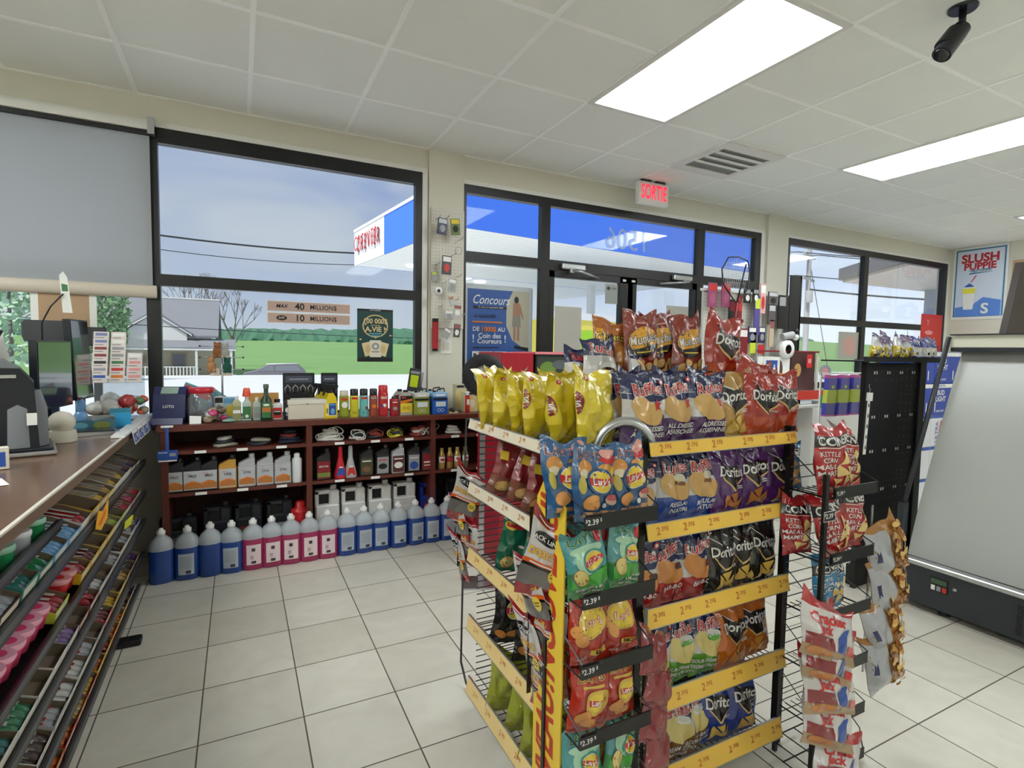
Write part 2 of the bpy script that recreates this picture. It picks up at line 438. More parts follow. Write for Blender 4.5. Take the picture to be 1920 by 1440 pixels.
# ---- ceiling lights (surface of the troffer just below the tiles)
LIT = mat('lit_diffuser', (248, 254, 255), emit=PANEL_STRENGTH)
def troffer(x, y, label, j):
    t = thing('ceiling_light', label, 'ceiling light', (x, y, CEIL), (0, 0, 0), 'rectangular ceiling panels')
    f = MB(); W, D = GT, 2*GT
    f.box(0, W, 0, .03, -.012, -.0005, WHITEP); f.box(0, W, D-.03, D, -.012, -.0005, WHITEP)
    f.box(0, .03, .03, D-.03, -.012, -.0005, WHITEP); f.box(W-.03, W, .03, D-.03, -.012, -.0005, WHITEP)
    ob('frame', f, t)
    ob('diffuser', MB().box(.03, W-.03, .03, D-.03, -.008, -.003, LIT), t)
    return t
gx = lambda c: GX + c*GT
gy = lambda l: GY - l*GT
troffer(gx(5), gy(4), 'large lit ceiling panel above the snack display, nearest the camera', 0)
troffer(gx(9), gy(4), 'lit ceiling panel at right, past the square air vent', 1)
troffer(gx(14), gy(4), 'small far ceiling panel at the right edge above the right wall poster', 2)
for c, l in ((-1, 6), (-2, 4), (-2, 9), (8, 8), (12, 9), (-1, 12), (5, 12)):  # unseen panels, added to brighten the counter side and the room
    troffer(gx(c), gy(l), 'added ceiling light panel out of view', 3)
# ================================================================ OUTSIDE
ASPH = mat('pale_pavement', (206, 208, 212), rough=.9, noise=.05, nscale=.6)
GRASS = mat('field_grass', (112, 150, 86), rough=.95, noise=.16, nscale=.05)
HILLM = mat('forest_green', (66, 110, 84), rough=1, noise=.3, nscale=.35)
prof = [(4.16, -.04), (25, -.25), (38, -.5), (41, -1.45), (46.8, -1.5)]
gm = MB()
gm.add([(x, y, z) for y, z in prof for x in (-60, 140)], [(2*i, 2*i+1, 2*i+3, 2*i+2) for i in range(4)], ASPH)
gm.box(-60, 140, 4.16, 4.2, -.6, -.04, ASPH)
struct('ground', gm)
fgm = MB(); nx = 24; ys = [46.8, 50, 60, 90, 150, 240, 330, 420]; zs = [-1.5, -1.25, -1.0, -.9, -.4, 1.2, 3.2, 5.2]
fgm.add([(-300 + 900*i/nx, y, z + (.6*sin(i*1.3+y*.02) if y > 100 else 0) + 13*min(1, max(0, (y-60)/360))*min(1, max(0, (-300+900*i/nx-150)/450))) for y, z in zip(ys, zs) for i in range(nx+1)],
        [(j*(nx+1)+i, j*(nx+1)+i+1, (j+1)*(nx+1)+i+1, (j+1)*(nx+1)+i) for j in range(7) for i in range(nx)], GRASS, True)
struct('meadow', fgm)
hm = MB(); rnd = random.Random(3); nn = 260
hv = []
for i in range(nn+1):
    x = -320 + 960*i/nn; top = 18.5 + 3.0*sin(i*.045+1.0) + rnd.uniform(-.8, .8) + 13*min(1, max(0, (x-150)/350))
    for k, (dy, f) in enumerate(((0, 0), (2, .30), (18, .62), (45, .86), (80, 1.0), (120, .9))):
        hv.append((x + rnd.uniform(-1, 1), 415+dy+rnd.uniform(-2, 2), 2 + (top-2)*f + (rnd.uniform(-.9, .9) if k else 0)))
hm.add(hv, [(i*6+k, (i+1)*6+k, (i+1)*6+k+1, i*6+k+1) for i in range(nn) for k in range(5)], HILLM)
h = struct('wooded_hill', hm); h['kind'] = 'stuff'; h['label'] = 'dark green wooded hillside beyond the bright meadow'; h['category'] = 'woods'

# house across the road
t = thing('house', 'white clapboard house with grey roof and porch across the road', 'house', (0, 50, -1.3))
HW = mat('white_clapboard', (214, 216, 214), rough=.8); HR = mat('grey_shingle', (126, 128, 134), rough=.9, noise=.08, nscale=1.5)
HY = mat('pale_yellow_siding', (206, 202, 176), rough=.8); HD = mat('house_dark_window', (120, 126, 134), rough=.2)
b0 = 1.3
def hx(px): return at_y(px, 650, 50).x
xl, xr = -11.5, hx(397)
hs = MB(); hs.box(xl, xr, 0, 9, 0, 2.35+b0, HW)
hs.prism([(0, 2.3+b0), (4.5, 5.25+b0), (9, 2.3+b0)], HW, 'x', xl+.02, xr-.02)
ob('wall', hs, t)
rf = MB()
rf.prism([(-.5, 2.1+b0), (4.5, 5.3+b0), (4.5, 5.15+b0), (-.5, 1.95+b0)], HR, 'x', xl-.4, xr+.5)
rf.prism([(9.5, 2.1+b0), (4.5, 5.3+b0), (4.5, 5.15+b0), (9.5, 1.95+b0)], HR, 'x', xl-.4, xr+.5)
rf.box(xl-.4, xr+.5, 4.4, 4.6, 5.28+b0, 5.4+b0, HW)
ob('roof', rf, t)
gx0, gxc, gx1 = hx(232), hx(292), hx(352)
gb = MB(); gb.prism([(gx0, 2.2+b0), (gxc, 3.75+b0), (gx1, 2.2+b0)], HW, 'y', -.55, 2.3); gb.box(gx0, gx1, -.55, .1, 1.7+b0, 2.2+b0, HW)
ob('gable', gb, t)
gr = MB()
for s_, xe in ((1, gx1+.35), (-1, gx0-.35)):
    gr.prism([(gxc, 3.98+b0), (xe, 2.28+b0), (xe, 2.12+b0), (gxc, 3.8+b0)], HR, 'y', -.8, 2.6)
    gr.prism([(gxc, 3.84+b0), (xe, 2.14+b0), (xe, 2.04+b0), (gxc, 3.72+b0)], HW, 'y', -.84, -.78)
ob('gable_roof', gr, t)
xpr = hx(442)
pr = MB(); pr.prism([(-2.6, 1.02+b0), (-2.6, 1.16+b0), (0, 1.85+b0), (0, 1.6+b0)], HR, 'x', xl, xpr); pr.box(xl, xpr, -2.65, -2.5, .95+b0, 1.07+b0, HW)
ob('porch_roof', pr, t)
pw = MB(); pw.box(xl, xr+1.2, -.3, -.02, 0, 1.6+b0, HY); pw.box(xl, xpr, -2.6, 0, -.2, .35, mat('porch_deck', (170, 160, 144)))
ob('porch_wall', pw, t)
for px, z0, z1, wd in ((336, -.6, .75, 1.1), (262, -.1, .5, .9)):
    f = ob('house_window', MB().box(hx(px)-wd/2, hx(px)+wd/2, -.36, -.3, z0+b0, z1+b0, mat('tan_window_trim', (176, 160, 140))), t)
    ob('pane', MB().box(hx(px)-wd/2+.15, hx(px)+wd/2-.15, -.38, -.36, z0+b0+.12, z1+b0-.12, HD), f)
ob('side_window', MB().box(xr-.02, xr+.04, 3, 3.9, 2.3+b0, 3.7+b0, HD), t)
for i, px in enumerate((234, 300, 372, 434)):
    ob('porch_post', MB().box(hx(px)-.08, hx(px)+.08, -2.6, -2.44, .3, 1.0+b0, HW), t)
rl = MB(); k = hx(234)
rl.box(hx(234), hx(372), -2.56, -2.5, .95, 1.02, HW)
while k < hx(372): rl.box(k, k+.08, -2.56, -2.5, .35, .95, HW); k += .22
ob('porch_railing', rl, t)

# canopy over the pumps
CB = mat('canopy_blue', (64, 120, 236), rough=.5); CW = mat('canopy_white', (228, 230, 232), rough=.45)
SOF = bpy.data.materials.new('slatted_soffit'); SOF.use_nodes = True
nt = SOF.node_tree; b = nt.nodes['Principled BSDF']; b.inputs['Roughness'].default_value = .6
tcn = nt.nodes.new('ShaderNodeTexCoord'); wv = nt.nodes.new('ShaderNodeTexWave'); wv.bands_direction = 'Y'; wv.inputs['Scale'].default_value = 1.05; wv.wave_profile = 'SAW'
rmp = nt.nodes.new('ShaderNodeValToRGB'); rmp.color_ramp.elements[0].position = .0; rmp.color_ramp.elements[0].color = rgb(190, 194, 190); rmp.color_ramp.elements[1].position = .14; rmp.color_ramp.elements[1].color = rgb(250, 252, 250)
nt.links.new(tcn.outputs['Object'], wv.inputs[0]); nt.links.new(wv.outputs['Fac'], rmp.inputs[0]); nt.links.new(rmp.outputs[0], b.inputs['Base Color'])
t = thing('fuel_canopy', 'large blue and white fuel canopy with slatted underside outside the doors', 'canopy', (5.2, 13.65, 0), (0, 0, rad(6.5)))
CL, CD, z0, z1 = 14.6, 8.6, 4.6, 6.0
c = MB(); c.box(.02, CL-.02, .02, CD-.02, z0, z0+.05, SOF); c.box(.1, CL-.1, .1, CD-.1, z0+.05, z1-.1, CW); c.box(5.5, CL, CD+.05, 14, z0, z0+.055, SOF); ob('soffit', c, t)
c = MB(); c.box(0, CL, -.05, 0, z0, z1, CB); c.box(CL, CL+.05, -.05, CD, z0, z1, CB); c.box(0, CL, CD, CD+.05, z0, z1, CB)
c.box(-.05, 0, -.05, 5.3, z0, z1, CB); c.box(-.05, 0, 5.3, CD+.05, z0, z1, CW); c.box(5.5, CL, CD+.05, 14, z0+.06, z1, CW); c.box(-.08, -.05, -.05, CD+.05, z1-.1, z1, CW); ob('fascia', c, t)
RED = mat('sign_red', (206, 36, 52), rough=.4)
lt = MB(); tr_ = move(text_tris('C R E V I E R', .80, .012, 0, .60), -6.95, 5.32)
lt.decal(tr_, mat('sign_red_side', (130, 22, 34)), lambda x, z: (-.09, -x, z)); lt.decal(tr_, RED, lambda x, z: (-.18, -x, z))
ob('sign_letters', lt, t)
for i, (x, y) in enumerate(((1.8, 7), (6, 3.5), (6.2, 9.5), (10.4, 4), (10.5, 10))):
    ob('canopy_lamp', MB().lathe([(.26, z0-.06), (.3, z0)], mat('canopy_lamp_lit', (255, 255, 246), emit=2.5), 16, (x, y)), t)
for x, y in ((3.2, 7.2), (11.2, 7.2)):
    ob('column', MB().box(x-.15, x+.15, y-.15, y+.15, -.7, z0, CW), t)
# truck / kiosk parked under the canopy
t = thing('delivery_truck', 'yellow, red and white box truck parked outside behind the left door', 'truck', (9.3, 14.5, -.15), (0, 0, rad(8)))
TY = mat('truck_yellow', (240, 226, 96), rough=.4)
c = MB(); c.box(-.6, 5.6, 0, 2.2, .55, 2.55, TY); c.box(-.7, 5.7, -.05, 2.25, 2.5, 2.72, CW)
panel(c, [Rc(-.5, 5.5, .6, 1.45, RED), E(.9, 1.8, .75, .38, mat('truck_green', (160, 210, 40))), Rc(1.6, 1.72, .8, 1.3, CW), Rc(1.9, 2.02, .8, 1.3, CW), Rc(2.2, 2.32, .8, 1.3, CW), Rc(2.5, 2.62, .8, 1.3, CW)], y=-.01, step=.01); ob('cargo_box', c, t)
ob('cab', MB().box(5.6, 7.2, .15, 2.05, .45, 1.9, CW, .2), t)
for x in (.7, 6.3):
    for y in (.0, 1.9):
        ob('wheel', MB().lathe([(.3, 0), (.42, .04), (.42, .26), (.3, .3)], BLACKM, 20, M=Matrix.Translation((x, y+.3, .42)) @ Matrix.Rotation(pi/2, 4, 'X')), t)
# a car beyond the bank
t = thing('car', 'grey hatchback with pale roof rails passing beyond the pavement', 'car', (at_y(515, 690, 44).x, 44, -1.45))
CARM = mat('car_grey', (128, 124, 130), rough=.25, metal=.5)
c = MB(); c.prism([(-2.1, .3), (-2.1, .8), (-1.2, 1.0), (-.4, 1.45), (1.6, 1.5), (2.1, 1.0), (2.2, .3)], CARM, 'y', -.85, .85); ob('body', c, t)
c = MB(); c.prism([(-1.05, 1.0), (-.42, 1.38), (-.1, 1.38), (-.1, 1.0)], HD, 'y', -.87, -.85); c.prism([(0, 1.0), (0, 1.38), (1.5, 1.4), (1.8, 1.0)], HD, 'y', -.87, -.85); ob('side_glass', c, t)
ob('roof_rail', MB().rod((-.6, -.8, 1.5), (1.6, -.8, 1.56), .03, CW), t)
for x in (-1.3, 1.4): ob('wheel', MB().lathe([(.2, 0), (.32, .03), (.32, .2), (.2, .22)], BLACKM, 16, M=Matrix.Translation((x, -.65, .32)) @ Matrix.Rotation(pi/2, 4, 'X')), t)

# trees
def bare_tree(x, y, z, H, seed, label):
    r_ = random.Random(seed); t = thing('bare_tree', label, 'tree', (x, y, z)); tk = MB(); br = MB(); BK = mat('bark', (118, 112, 108), rough=.9)
    tk.cone((0, 0, 0), (0, 0, H*.45), H*.025, H*.015, BK, 8)
    def grow(p, d, L, r, k):
        q = p + d*L; br.cone(p, q, r, r*.65, BK, 4)
        if k:
            for _ in range(3):
                nd = (d + Vector((r_.uniform(-.6, .6), r_.uniform(-.6, .6), r_.uniform(-.1, .5)))).normalized(); grow(q, nd, L*.68, r*.6, k-1)
    for i in range(5):
        a = i*1.26; grow(Vector((0, 0, H*(.3+.03*i))), Vector((cos(a)*.5, sin(a)*.5, 1)).normalized(), H*.28, H*.011, 3)
    ob('trunk', tk, t); ob('branches', br, t)
bare_tree(at_y(372, 600, 68).x, 68, -1.2, 9.6, 1, 'tall bare tree rising behind the ridge of the white house')
bare_tree(at_y(436, 600, 61.5).x, 61.5, -1.1, 7.6, 5, 'bare tree standing right of the white house')
def leafy(x, y, z, H, W, seed, label, name='leafy_tree', cat='tree', cone=False, col=(116, 150, 104)):
    r_ = random.Random(seed); t = thing(name, label, cat, (x, y, z)); ob('trunk', MB().cone((0, 0, 0), (0, 0, H*.7), H*.02, H*.008, mat('bark', (118, 112, 108)), 6), t)
    c = MB(); m1 = mat('leaf_%d' % col[0], col, rough=.9, noise=.25, nscale=2); m2 = mat('leaf_pale_%d' % col[0], tuple(min(255, v+40) for v in col), rough=.9)
    n = 2600
    for i in range(n):
        f = r_.random(); zz = H*(.1+.9*f); rad_ = W*((1-f)*.95+.05 if cone else math.sqrt(max(.02, 1-(2*f-1)**2)))
        a = r_.uniform(0, 2*pi); rr_ = rad_*math.sqrt(r_.uniform(.3, 1)); s = r_.uniform(.10, .24)*H/8
        p = Vector((rr_*cos(a), rr_*sin(a), zz)); u = Vector((r_.uniform(-1, 1), r_.uniform(-1, 1), r_.uniform(-1, 1))).normalized()*s; v = u.orthogonal().normalized()*s*.7
        c.add([tuple(p-u), tuple(p+v), tuple(p+u), tuple(p-v)], [(0, 1, 2, 3)], m1 if r_.random() < .7 else m2)
    ob('foliage', c, t); return t
leafy(at_y(20, 640, 30).x, 30, -.5, 6.5, 3.2, 2, 'tall blue green spruce seen under the blind at the left edge', cone=True, col=(150, 182, 150))
leafy(at_y(178, 600, 40).x, 42, -.6, 7.2, 1.5, 4, 'slim leafy tree seen under the blind beside the house roof')
# utility pole and wires
t = thing('utility_pole', 'wooden utility pole with crossarms seen through the right window', 'pole', (29, 20, -.3))
PM = mat('weathered_pole', (168, 166, 168), rough=.8)
ob('pole_shaft', MB().cone((0, 0, 0), (0, 0, 8.6), .17, .11, PM, 10), t)
for z in (7.2, 5.9): ob('crossarm', MB().box(-1.1, 1.1, -.06, .06, z, z+.12, PM, M=Matrix.Rotation(rad(20), 4, 'Z')), t)
ob('transformer', MB().lathe([(.18, 4.6), (.2, 4.65), (.2, 5.2), (.18, 5.25)], PM, 14, (-.4, -.35)), t)
def wire(label, a, b, sag, r, name='power_line'):
    pts = [tuple(Vector(a).lerp(Vector(b), i/14) - Vector((0, 0, sag*4*(i/14)*(1-i/14)))) for i in range(15)]
    solo(name, MB().tube(pts, r, mat('cable_black', (40, 42, 46)), 5), label, 'cable', group='overhead wires')
wire('thick black cable crossing the sky in the second window', (-10, 30, 7.0), tuple(at_y(700, 476, 30)), .4, .045)
wire('thin wire below the thick cable in the second window', (-10, 31, 6.6), tuple(at_y(700, 497, 31)), .5, .02)
wire('thin wire low across the field in front of the house', (-14, 44, 3.0), (40, 60, 3.0), .6, .03)
for i, (dz, dx) in enumerate(((7.4, -1), (7.4, 1), (6.1, -1))):
    wire(('upper', 'top', 'middle')[i] + ' wire running left from the wooden pole', (29+dx, 20, dz-.3), (8, 34+i, dz+1.2), .5, .025)
    wire(('upper', 'top', 'middle')[i] + ' wire running right from the wooden pole', (29+dx, 20, dz-.3), (62, 12+i, dz+2.5), .9, .03)
wire('heavy cable sloping down to the right from the wooden pole', (29, 20, 5.1), (30, 10.5, 3.7), .15, .05)
wire('guy wire slanting down from the wooden pole', (29, 20, 6.8), (31.5, 20, -.3), .0, .02)
# neighbouring roof at the right
t = thing('porch_roof', 'grey edged overhanging roof seen through the right window', 'roof', (0, 0, 0))
poly = [(13.76, 8.55), (22, 8.4), (22, 4.3), (10.9, 4.3)]
ob('soffit', MB().prism(poly, mat('porch_soffit', (206, 196, 184)), 'z', 3.2, 3.26), t)
c = MB(); c.prism([(13.70, 8.63), (22, 8.48), (22, 4.3), (10.78, 4.3)], mat('porch_fascia', (112, 110, 112)), 'z', 3.262, 3.55); ob('fascia', c, t)
for q, (x, y) in enumerate(((17.2, 8.15),)): ob('post', MB().box(x-.14, x+.14, y-.14, y+.14, -.1, 3.2, mat('porch_post', (150, 158, 172))), t)
# ================================================================ MAROON SHELVING UNDER THE WINDOW
SF, SB = 3.62, 4.0
SL, SR = -.405, 1.95
ST = .872
t = thing('bookcase_shelving', 'long low maroon shelving unit under the window, filled with car fluids', 'shelving', (0, 0, 0))
ob('countertop', MB().box(SL-.02, SR, SF-.01, SB, ST-.036, ST, WOODM, .003), t)
for x in (SL, .378, 1.205, SR-.035):
    ob('divider', MB().box(x, x+.035, SF, SB, 0.0, ST-.036, WOODM), t)
for a, b_ in ((SL+.035, .378), (.413, 1.205), (1.24, SR-.035)):
    for z in (.04, .452, .700):
        ob('shelf', MB().box(a, b_, SF+.005, SB-.01, z, z+.02, WOODM), t)
        if z > .1:
            for k in range(3):
                xx = a + (k+.6)*(b_-a)/3.4; ob('price_sticker', MB().box(xx, xx+.06, SF-.0005, SF+.0045, z+.002, z+.018, PAPER), t)
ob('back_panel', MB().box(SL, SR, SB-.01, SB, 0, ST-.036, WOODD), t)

# ---- washer fluid jugs on the floor
CAPW = plas('cap_white', (232, 232, 230)); JTOP = mat('jug_clear_top', (196, 204, 210), rough=.25, alpha=.72)
def jug(col, name, label, x, y, h, lab, rz=0, group=None, back=False):
    t = thing('washer_fluid_jug', label, 'jug', (x, y, 0), (0, 0, rz), group)
    BL = mat('jug_' + name, col, rough=.22, coat=.2); s = h/.295; R = .0625
    b = MB()
    b.lathe([(R*.9, 0), (R, .008), (R, .09), (R*.985, .1), (R, .11), (R, .186*s)], BL, 20, sq=3.2, sy=.92)
    b.lathe([(R, .186*s), (R, .2*s), (R*.93, .218*s), (R*.72, .24*s), (R*.42, .256*s), (.019, .264*s), (.018, .272*s)], JTOP, 20, sq=2.6, sy=.92, caps=False)
    ob('body', b, t)
    ob('cap', MB().lathe([(.021, .268*s), (.022, .272*s), (.022, .288*s), (.014, .29*s), (.011, .302*s), (.008, .303*s)], CAPW, 16), t)
    hd = MB(); hd.tube([(0, .045, .20*s), (0, .05, .225*s), (0, .035, .255*s), (0, .012, .268*s)], .009, JTOP, 8); ob('handle', hd, t)
    if lab:
        l = MB(); W = .042
        f = lambda u, v: (R*1.006*sin(u/R), -R*.935*(abs(cos(u/R))**.45) - .0012, v)
        l.decal(Rc(-W, W, .035, .155*s, 0)[0], mat('jug_label_' + lab, {'p': (236, 214, 216), 'b': (176, 186, 198)}[lab], rough=.5), f, .012)
        f2 = lambda u, v: (R*1.006*sin(u/R), -R*.935*(abs(cos(u/R))**.45) - .002, v)
        dk = mat('jug_label_ink', (60, 60, 70))
        if lab == 'p':
            l.decal(Rc(-.012, .008, .115, .135, 0)[0], dk, f2, .012)
            l.decal(Rc(-.014, .012, .042, .058, 0)[0], dk, f2, .012)
            for k in range(3): l.decal(Rc(-.02, -.002, .07+.008*k, .073+.008*k, 0)[0], dk, f2, .012)
        else:
            l.decal(Rc(-.002, .024, .04, .058, 0)[0], dk, f2, .012)
            for k in range(7): l.decal(Rc(-.034, .03, .072+.010*k, .0745+.010*k, 0)[0], mat('jug_label_grey', (120, 126, 140)), f2, .012)
        ob('label', l, t)
    return t
BLUE = (30, 66, 142); PINK = (164, 50, 96)
px = [303, 352, 395, 435, 475, 510, 546, 580, 614, 650, 682, 713, 746, 778, 808, 837]
ordn = ['first', 'second', 'third', 'fourth', 'fifth', 'sixth', 'seventh']
for i, p in enumerate(px):
    pk = 4 <= i <= 8; x = at_y(p, 1050, 3.545).x
    k = i if i < 4 else (i-4 if pk else i-9)
    if i == 0: lb = 'unlabelled side of a blue washer fluid jug, leftmost in the row'
    elif i == 2: lb = 'blue washer fluid jug with no label showing, third from the left end'
    elif i < 4: lb = 'blue labelled washer fluid jug, %s from the left end of the row' % ordn[k]
    elif pk: lb = 'pink washer fluid jug, %s of the five pink ones from the left' % ordn[k]
    else: lb = 'blue washer fluid jug right of the pink ones, %s of that run' % ordn[k]
    jug(PINK if pk else BLUE, 'pink' if pk else 'blue', lb, x, 3.545, .295 if i != 2 else .30, None if i in (0, 2) else ('p' if pk else 'b'), rad([8, -4, 3, -6, 2, 5, -3, 4, 0, -2, 3, -4, 2, 5, -3, 0][i]), 'washer fluid jugs on the floor')

# ---- bottles on the shelves
CAPB = plas('cap_black', (24, 24, 26)); GOLD = plas('gold', (196, 148, 62)); LG = plas('grey_bottle', (176, 178, 180)); BK = plas('black_bottle', (34, 36, 42))
INKR = ink('red', (204, 48, 42)); INKO = ink('orange', (224, 124, 40)); INKW = ink('white', (236, 236, 232)); INKK = ink('black', (26, 26, 28)); INKG = ink('grey', (150, 152, 156)); INKY = ink('yellow', (236, 206, 60)); INKB = ink('blue', (44, 84, 170)); INKN = ink('green', (56, 120, 70)); INKM = ink('maroon', (134, 30, 40)); INKC = ink('cyan', (110, 178, 200)); INKS = ink('silver', (190, 192, 196))
SY = SF + .045
def quart(x, m, txt, shapes, label, w=.098, h=.2, z=.472, y=SY, d=.06, lab=INKS):
    t = thing('oil_bottle', label, 'bottle', (x, y, z), (0, 0, 0), 'motor oil bottles on the middle shelf')
    b = MB(); b.box(-w/2, w/2, -d/2, d/2, 0, h*.68, m, .006)
    b.prism([(-w/2+.004, h*.68), (w/2-.004, h*.68), (w/2-.004, h*.88), (w*.12, h*.88), (-w/2+.004, h*.74)], m, 'y', -d/2+.006, d/2-.006)
    ob('body', b, t); ob('cap', MB().lathe([(.016, h*.88), (.0165, h*.89), (.0165, h), (.012, h+.003)], CAPB if m is not LG else LG, 14, (w*.28, 0)), t)
    l = MB(); panel(l, [Rc(-w*.44, w*.44, .012, h*.62, lab)] + shapes, y=-d/2-.0006)
    ob('label', l, t); return t
def oil(txt, c1=INKO):
    return [Pg([(-.042, .018), (.042, .018), (.042, .05), (0, .062), (-.042, .038)], ink('amber', (190, 120, 60))), Pg([(-.042, .04), (0, .056), (.03, .05), (.03, .058), (0, .066), (-.042, .05)], c1), T(txt, 0, .092, .022, INKK, .01, .2), T('MOTOR', -.018, .108, .008, INKR)]
sec1 = [(327, BK, 'PRO', 'black motor oil bottle with grey label, leftmost on the middle shelf'), (361, BK, 'PRO', 'black motor oil bottle, second on the middle shelf'), (392, BK, 'PRO', 'black motor oil bottle standing left of the gold one'),
        (427, GOLD, 'USA', 'gold motor oil bottle on the middle shelf'), (463, LG, 'SYN', 'silver motor oil bottle right of the gold one'), (497, LG, 'SYN', 'silver motor oil bottle, middle of the three silver ones'), (530, LG, 'SYN', 'silver motor oil bottle beside the white aerosol can')]
for p, m, tx, lb in sec1: quart(at_y(p, 900, SY).x, m, tx, oil(tx), lb)
dk = plas('charcoal_bottle', (40, 40, 42))
for p, m, lab, sh, lb in [
    (606, dk, INKM, [Rc(-.04, .04, .02, .05, ink('olive', (120, 130, 60))), T('MOTOR', 0, .09, .016, INKW, .01)], 'dark two-stroke oil bottle at the left of the second section'),
    (686, dk, ink('dark_olive', (74, 70, 48)), [E(0, .05, .03, .02, ink('camo', (120, 90, 60))), Rc(-.03, .03, .1, .108, INKW)], 'dark olive labelled oil bottle right of the two cone bottles'),
    (716, dk, INKG, [E(0, .06, .03, .02, INKK), Rc(-.03, .03, .1, .106, INKR)], 'charcoal oil bottle with grey picture label'),
    (745, LG, ink('dark_red_label', (90, 44, 44)), [E(0, .06, .03, .022, INKW), Rc(-.03, .03, .1, .108, INKW)], 'silver oil bottle with dark red label in the second section'),
    (774, dk, INKG, [E(0, .05, .03, .028, INKB), Rc(-.03, .03, .1, .106, INKW)], 'black oil bottle with blue grey picture label'),
    (800, dk, INKM, [Rc(-.03, .03, .06, .07, INKW), Rc(-.03, .03, .04, .046, INKW)], 'black oil bottle with dark red label at the right of the second section')]:
    quart(at_y(p, 880, SY).x, m, '', sh, lb, w=.088, lab=lab)
def lathe_bottle(name, label, cat, x, y, z, prof, m, cap=None, capm=None, lab=None, shapes=(), n=18, group=None, rz=0, sq=0, sy=1, wl=.8):
    t = thing(name, label, cat, (x, y, z), (0, 0, rz), group)
    ob('body', MB().lathe(prof, m, n, sq=sq, sy=sy), t)
    if cap: ob('cap', MB().lathe(cap, capm or CAPB, n, sq=sq if cap[0][0] > .02 else 0, sy=sy), t)
    if lab:
        R = max(r for r, _ in prof)*1.01; l = MB(); m0, z0, z1 = lab
        if sq: f = lambda off: (lambda u, v: (u, -R*sy - off, v))
        else: f = lambda off: (lambda u, v: ((R+off)*sin(u/R), -(R+off)*cos(u/R)*sy, v))
        l.decal(Rc(-R*1.3 if not sq else -R*wl, R*1.3 if not sq else R*wl, z0, z1, 0)[0], m0, f(.0006), R*.35)
        for i, (tr, mm) in enumerate(shapes): l.decal(tr, mm, f(.0012+.0005*i), R*.4)
        ob('label', l, t)
    return t
xx = at_y(557, 900, SY).x
lathe_bottle('aerosol_can', 'white and red aerosol can at the right end of the first section', 'can', xx, SY, .472, [(.03, 0), (.031, .004), (.031, .145), (.024, .158)], plas('can_white', (226, 228, 230)), [(.018, .158), (.018, .18), (.012, .186)], plas('cap_white', (232, 232, 230)), None, [])
cn = [(.036, 0), (.04, .006), (.038, .03), (.014, .135), (.013, .14)]
for p, m, sp, c2, lb in [(638, plas('red_cone', (196, 34, 44)), plas('red_cone', (196, 34, 44)), INKB, 'red cone shaped fuel additive bottle with a tall spout'), (657, LG, LG, INKR, 'grey cone shaped fuel additive bottle with a tall spout')]:
    tt = thing('additive_bottle', lb, 'bottle', (at_y(p, 880, SY).x, SY, .472)); ob('body', MB().lathe(cn, m, 18, sq=2.6), tt); ob('spout', MB().lathe([(.015, .138), (.014, .2), (.011, .212)], sp, 14), tt)
    l = MB(); panel(l, [Pg([(-.028, .02), (.028, .02), (.016, .07), (-.016, .07)], c2), Rc(-.012, .012, .074, .082, INKW)], y=-.037); ob('label', l, tt)
for i, (p, col) in enumerate(((828, (186, 150, 88)), (843, (176, 138, 78)), (857, (190, 156, 96)), (872, (150, 130, 80)))):
    lathe_bottle('additive_bottle', ['gold', 'gold', 'pale gold', 'dull gold'][i] + ' additive bottle in the right section, %s from its left' % ordn[i], 'bottle', at_y(p, 870, SY).x, SY, .472,
        [(.022, 0), (.024, .004), (.024, .05), (.019, .06), (.024, .07), (.024, .1), (.012, .125)], plas('gold_%d' % i, col, .25, metal=.4), [(.012, .125), (.012, .15)], plas('gold_cap', (190, 160, 90)), (INKW if i != 1 else INKM, .05, .09), [Rc(-.015, .015, .06, .08, INKR)], group='small bottles in the right section')

# ---- gallon containers on the bottom shelf
def gallon(x, m, label, lab, sh, w=.15, h=.31, y=SF+.12, d=.12):
    t = thing('gallon_jug', label, 'jug', (x, y, .06), (0, 0, 0), 'gallon jugs on the bottom shelf')
    b = MB(); b.box(-w/2, w/2, -d/2, d/2, 0, h*.66, m, .008)
    z0, z1 = h*.66, h*.93
    b.box(-w/2, -w/2+.025, -d*.3, d*.3, z0-.01, z1, m, .004); b.box(-w/2, w*.12, -d*.3, d*.3, z1-.025, z1+.002, m, .004); b.box(w*.08, w/2, -d*.42, d*.42, z0-.01, z1, m, .01)
    b.box(-w/2+.02, w*.1, -.012, .012, z0, z1-.02, INKK)  # black block fills the handle opening, its dark gap put in as colour
    ob('body', b, t); ob('cap', MB().lathe([(.02, z1), (.021, z1+.003), (.021, h), (.018, h+.004)], m if m is not BK else CAPB, 14, (w*.28, 0)), t)
    l = MB(); panel(l, [Rc(-w*.32, w*.34, .02, h*.5, lab)]+sh, y=-d/2-.0006); ob('label', l, t); return t
gallon(at_y(335, 970, SF+.12).x, BK, 'wide black jug with gold lettering at the left of the bottom shelf', INKK, [T('GOLD', 0, .12, .04, ink('pale_gold', (170, 150, 130)), .01, .2), Rc(.0, .05, .14, .15, INKN)], w=.19, h=.26)
gallon(at_y(408, 970, SF+.12).x, BK, 'black gallon jug with dark red label behind the blue jugs', INKK, [Rc(0, .045, .04, .13, INKM)])
gallon(at_y(466, 970, SF+.12).x, BK, 'black gallon jug with green and red label', INKM, [Rc(-.045, 0, .1, .14, INKN)])
gallon(at_y(524, 970, SF+.12).x, BK, 'black gallon jug with grey and amber label', INKG, [Rc(-.04, .045, .04, .1, ink('amber', (190, 120, 60)))])
WJ = plas('white_jug', (222, 222, 218))
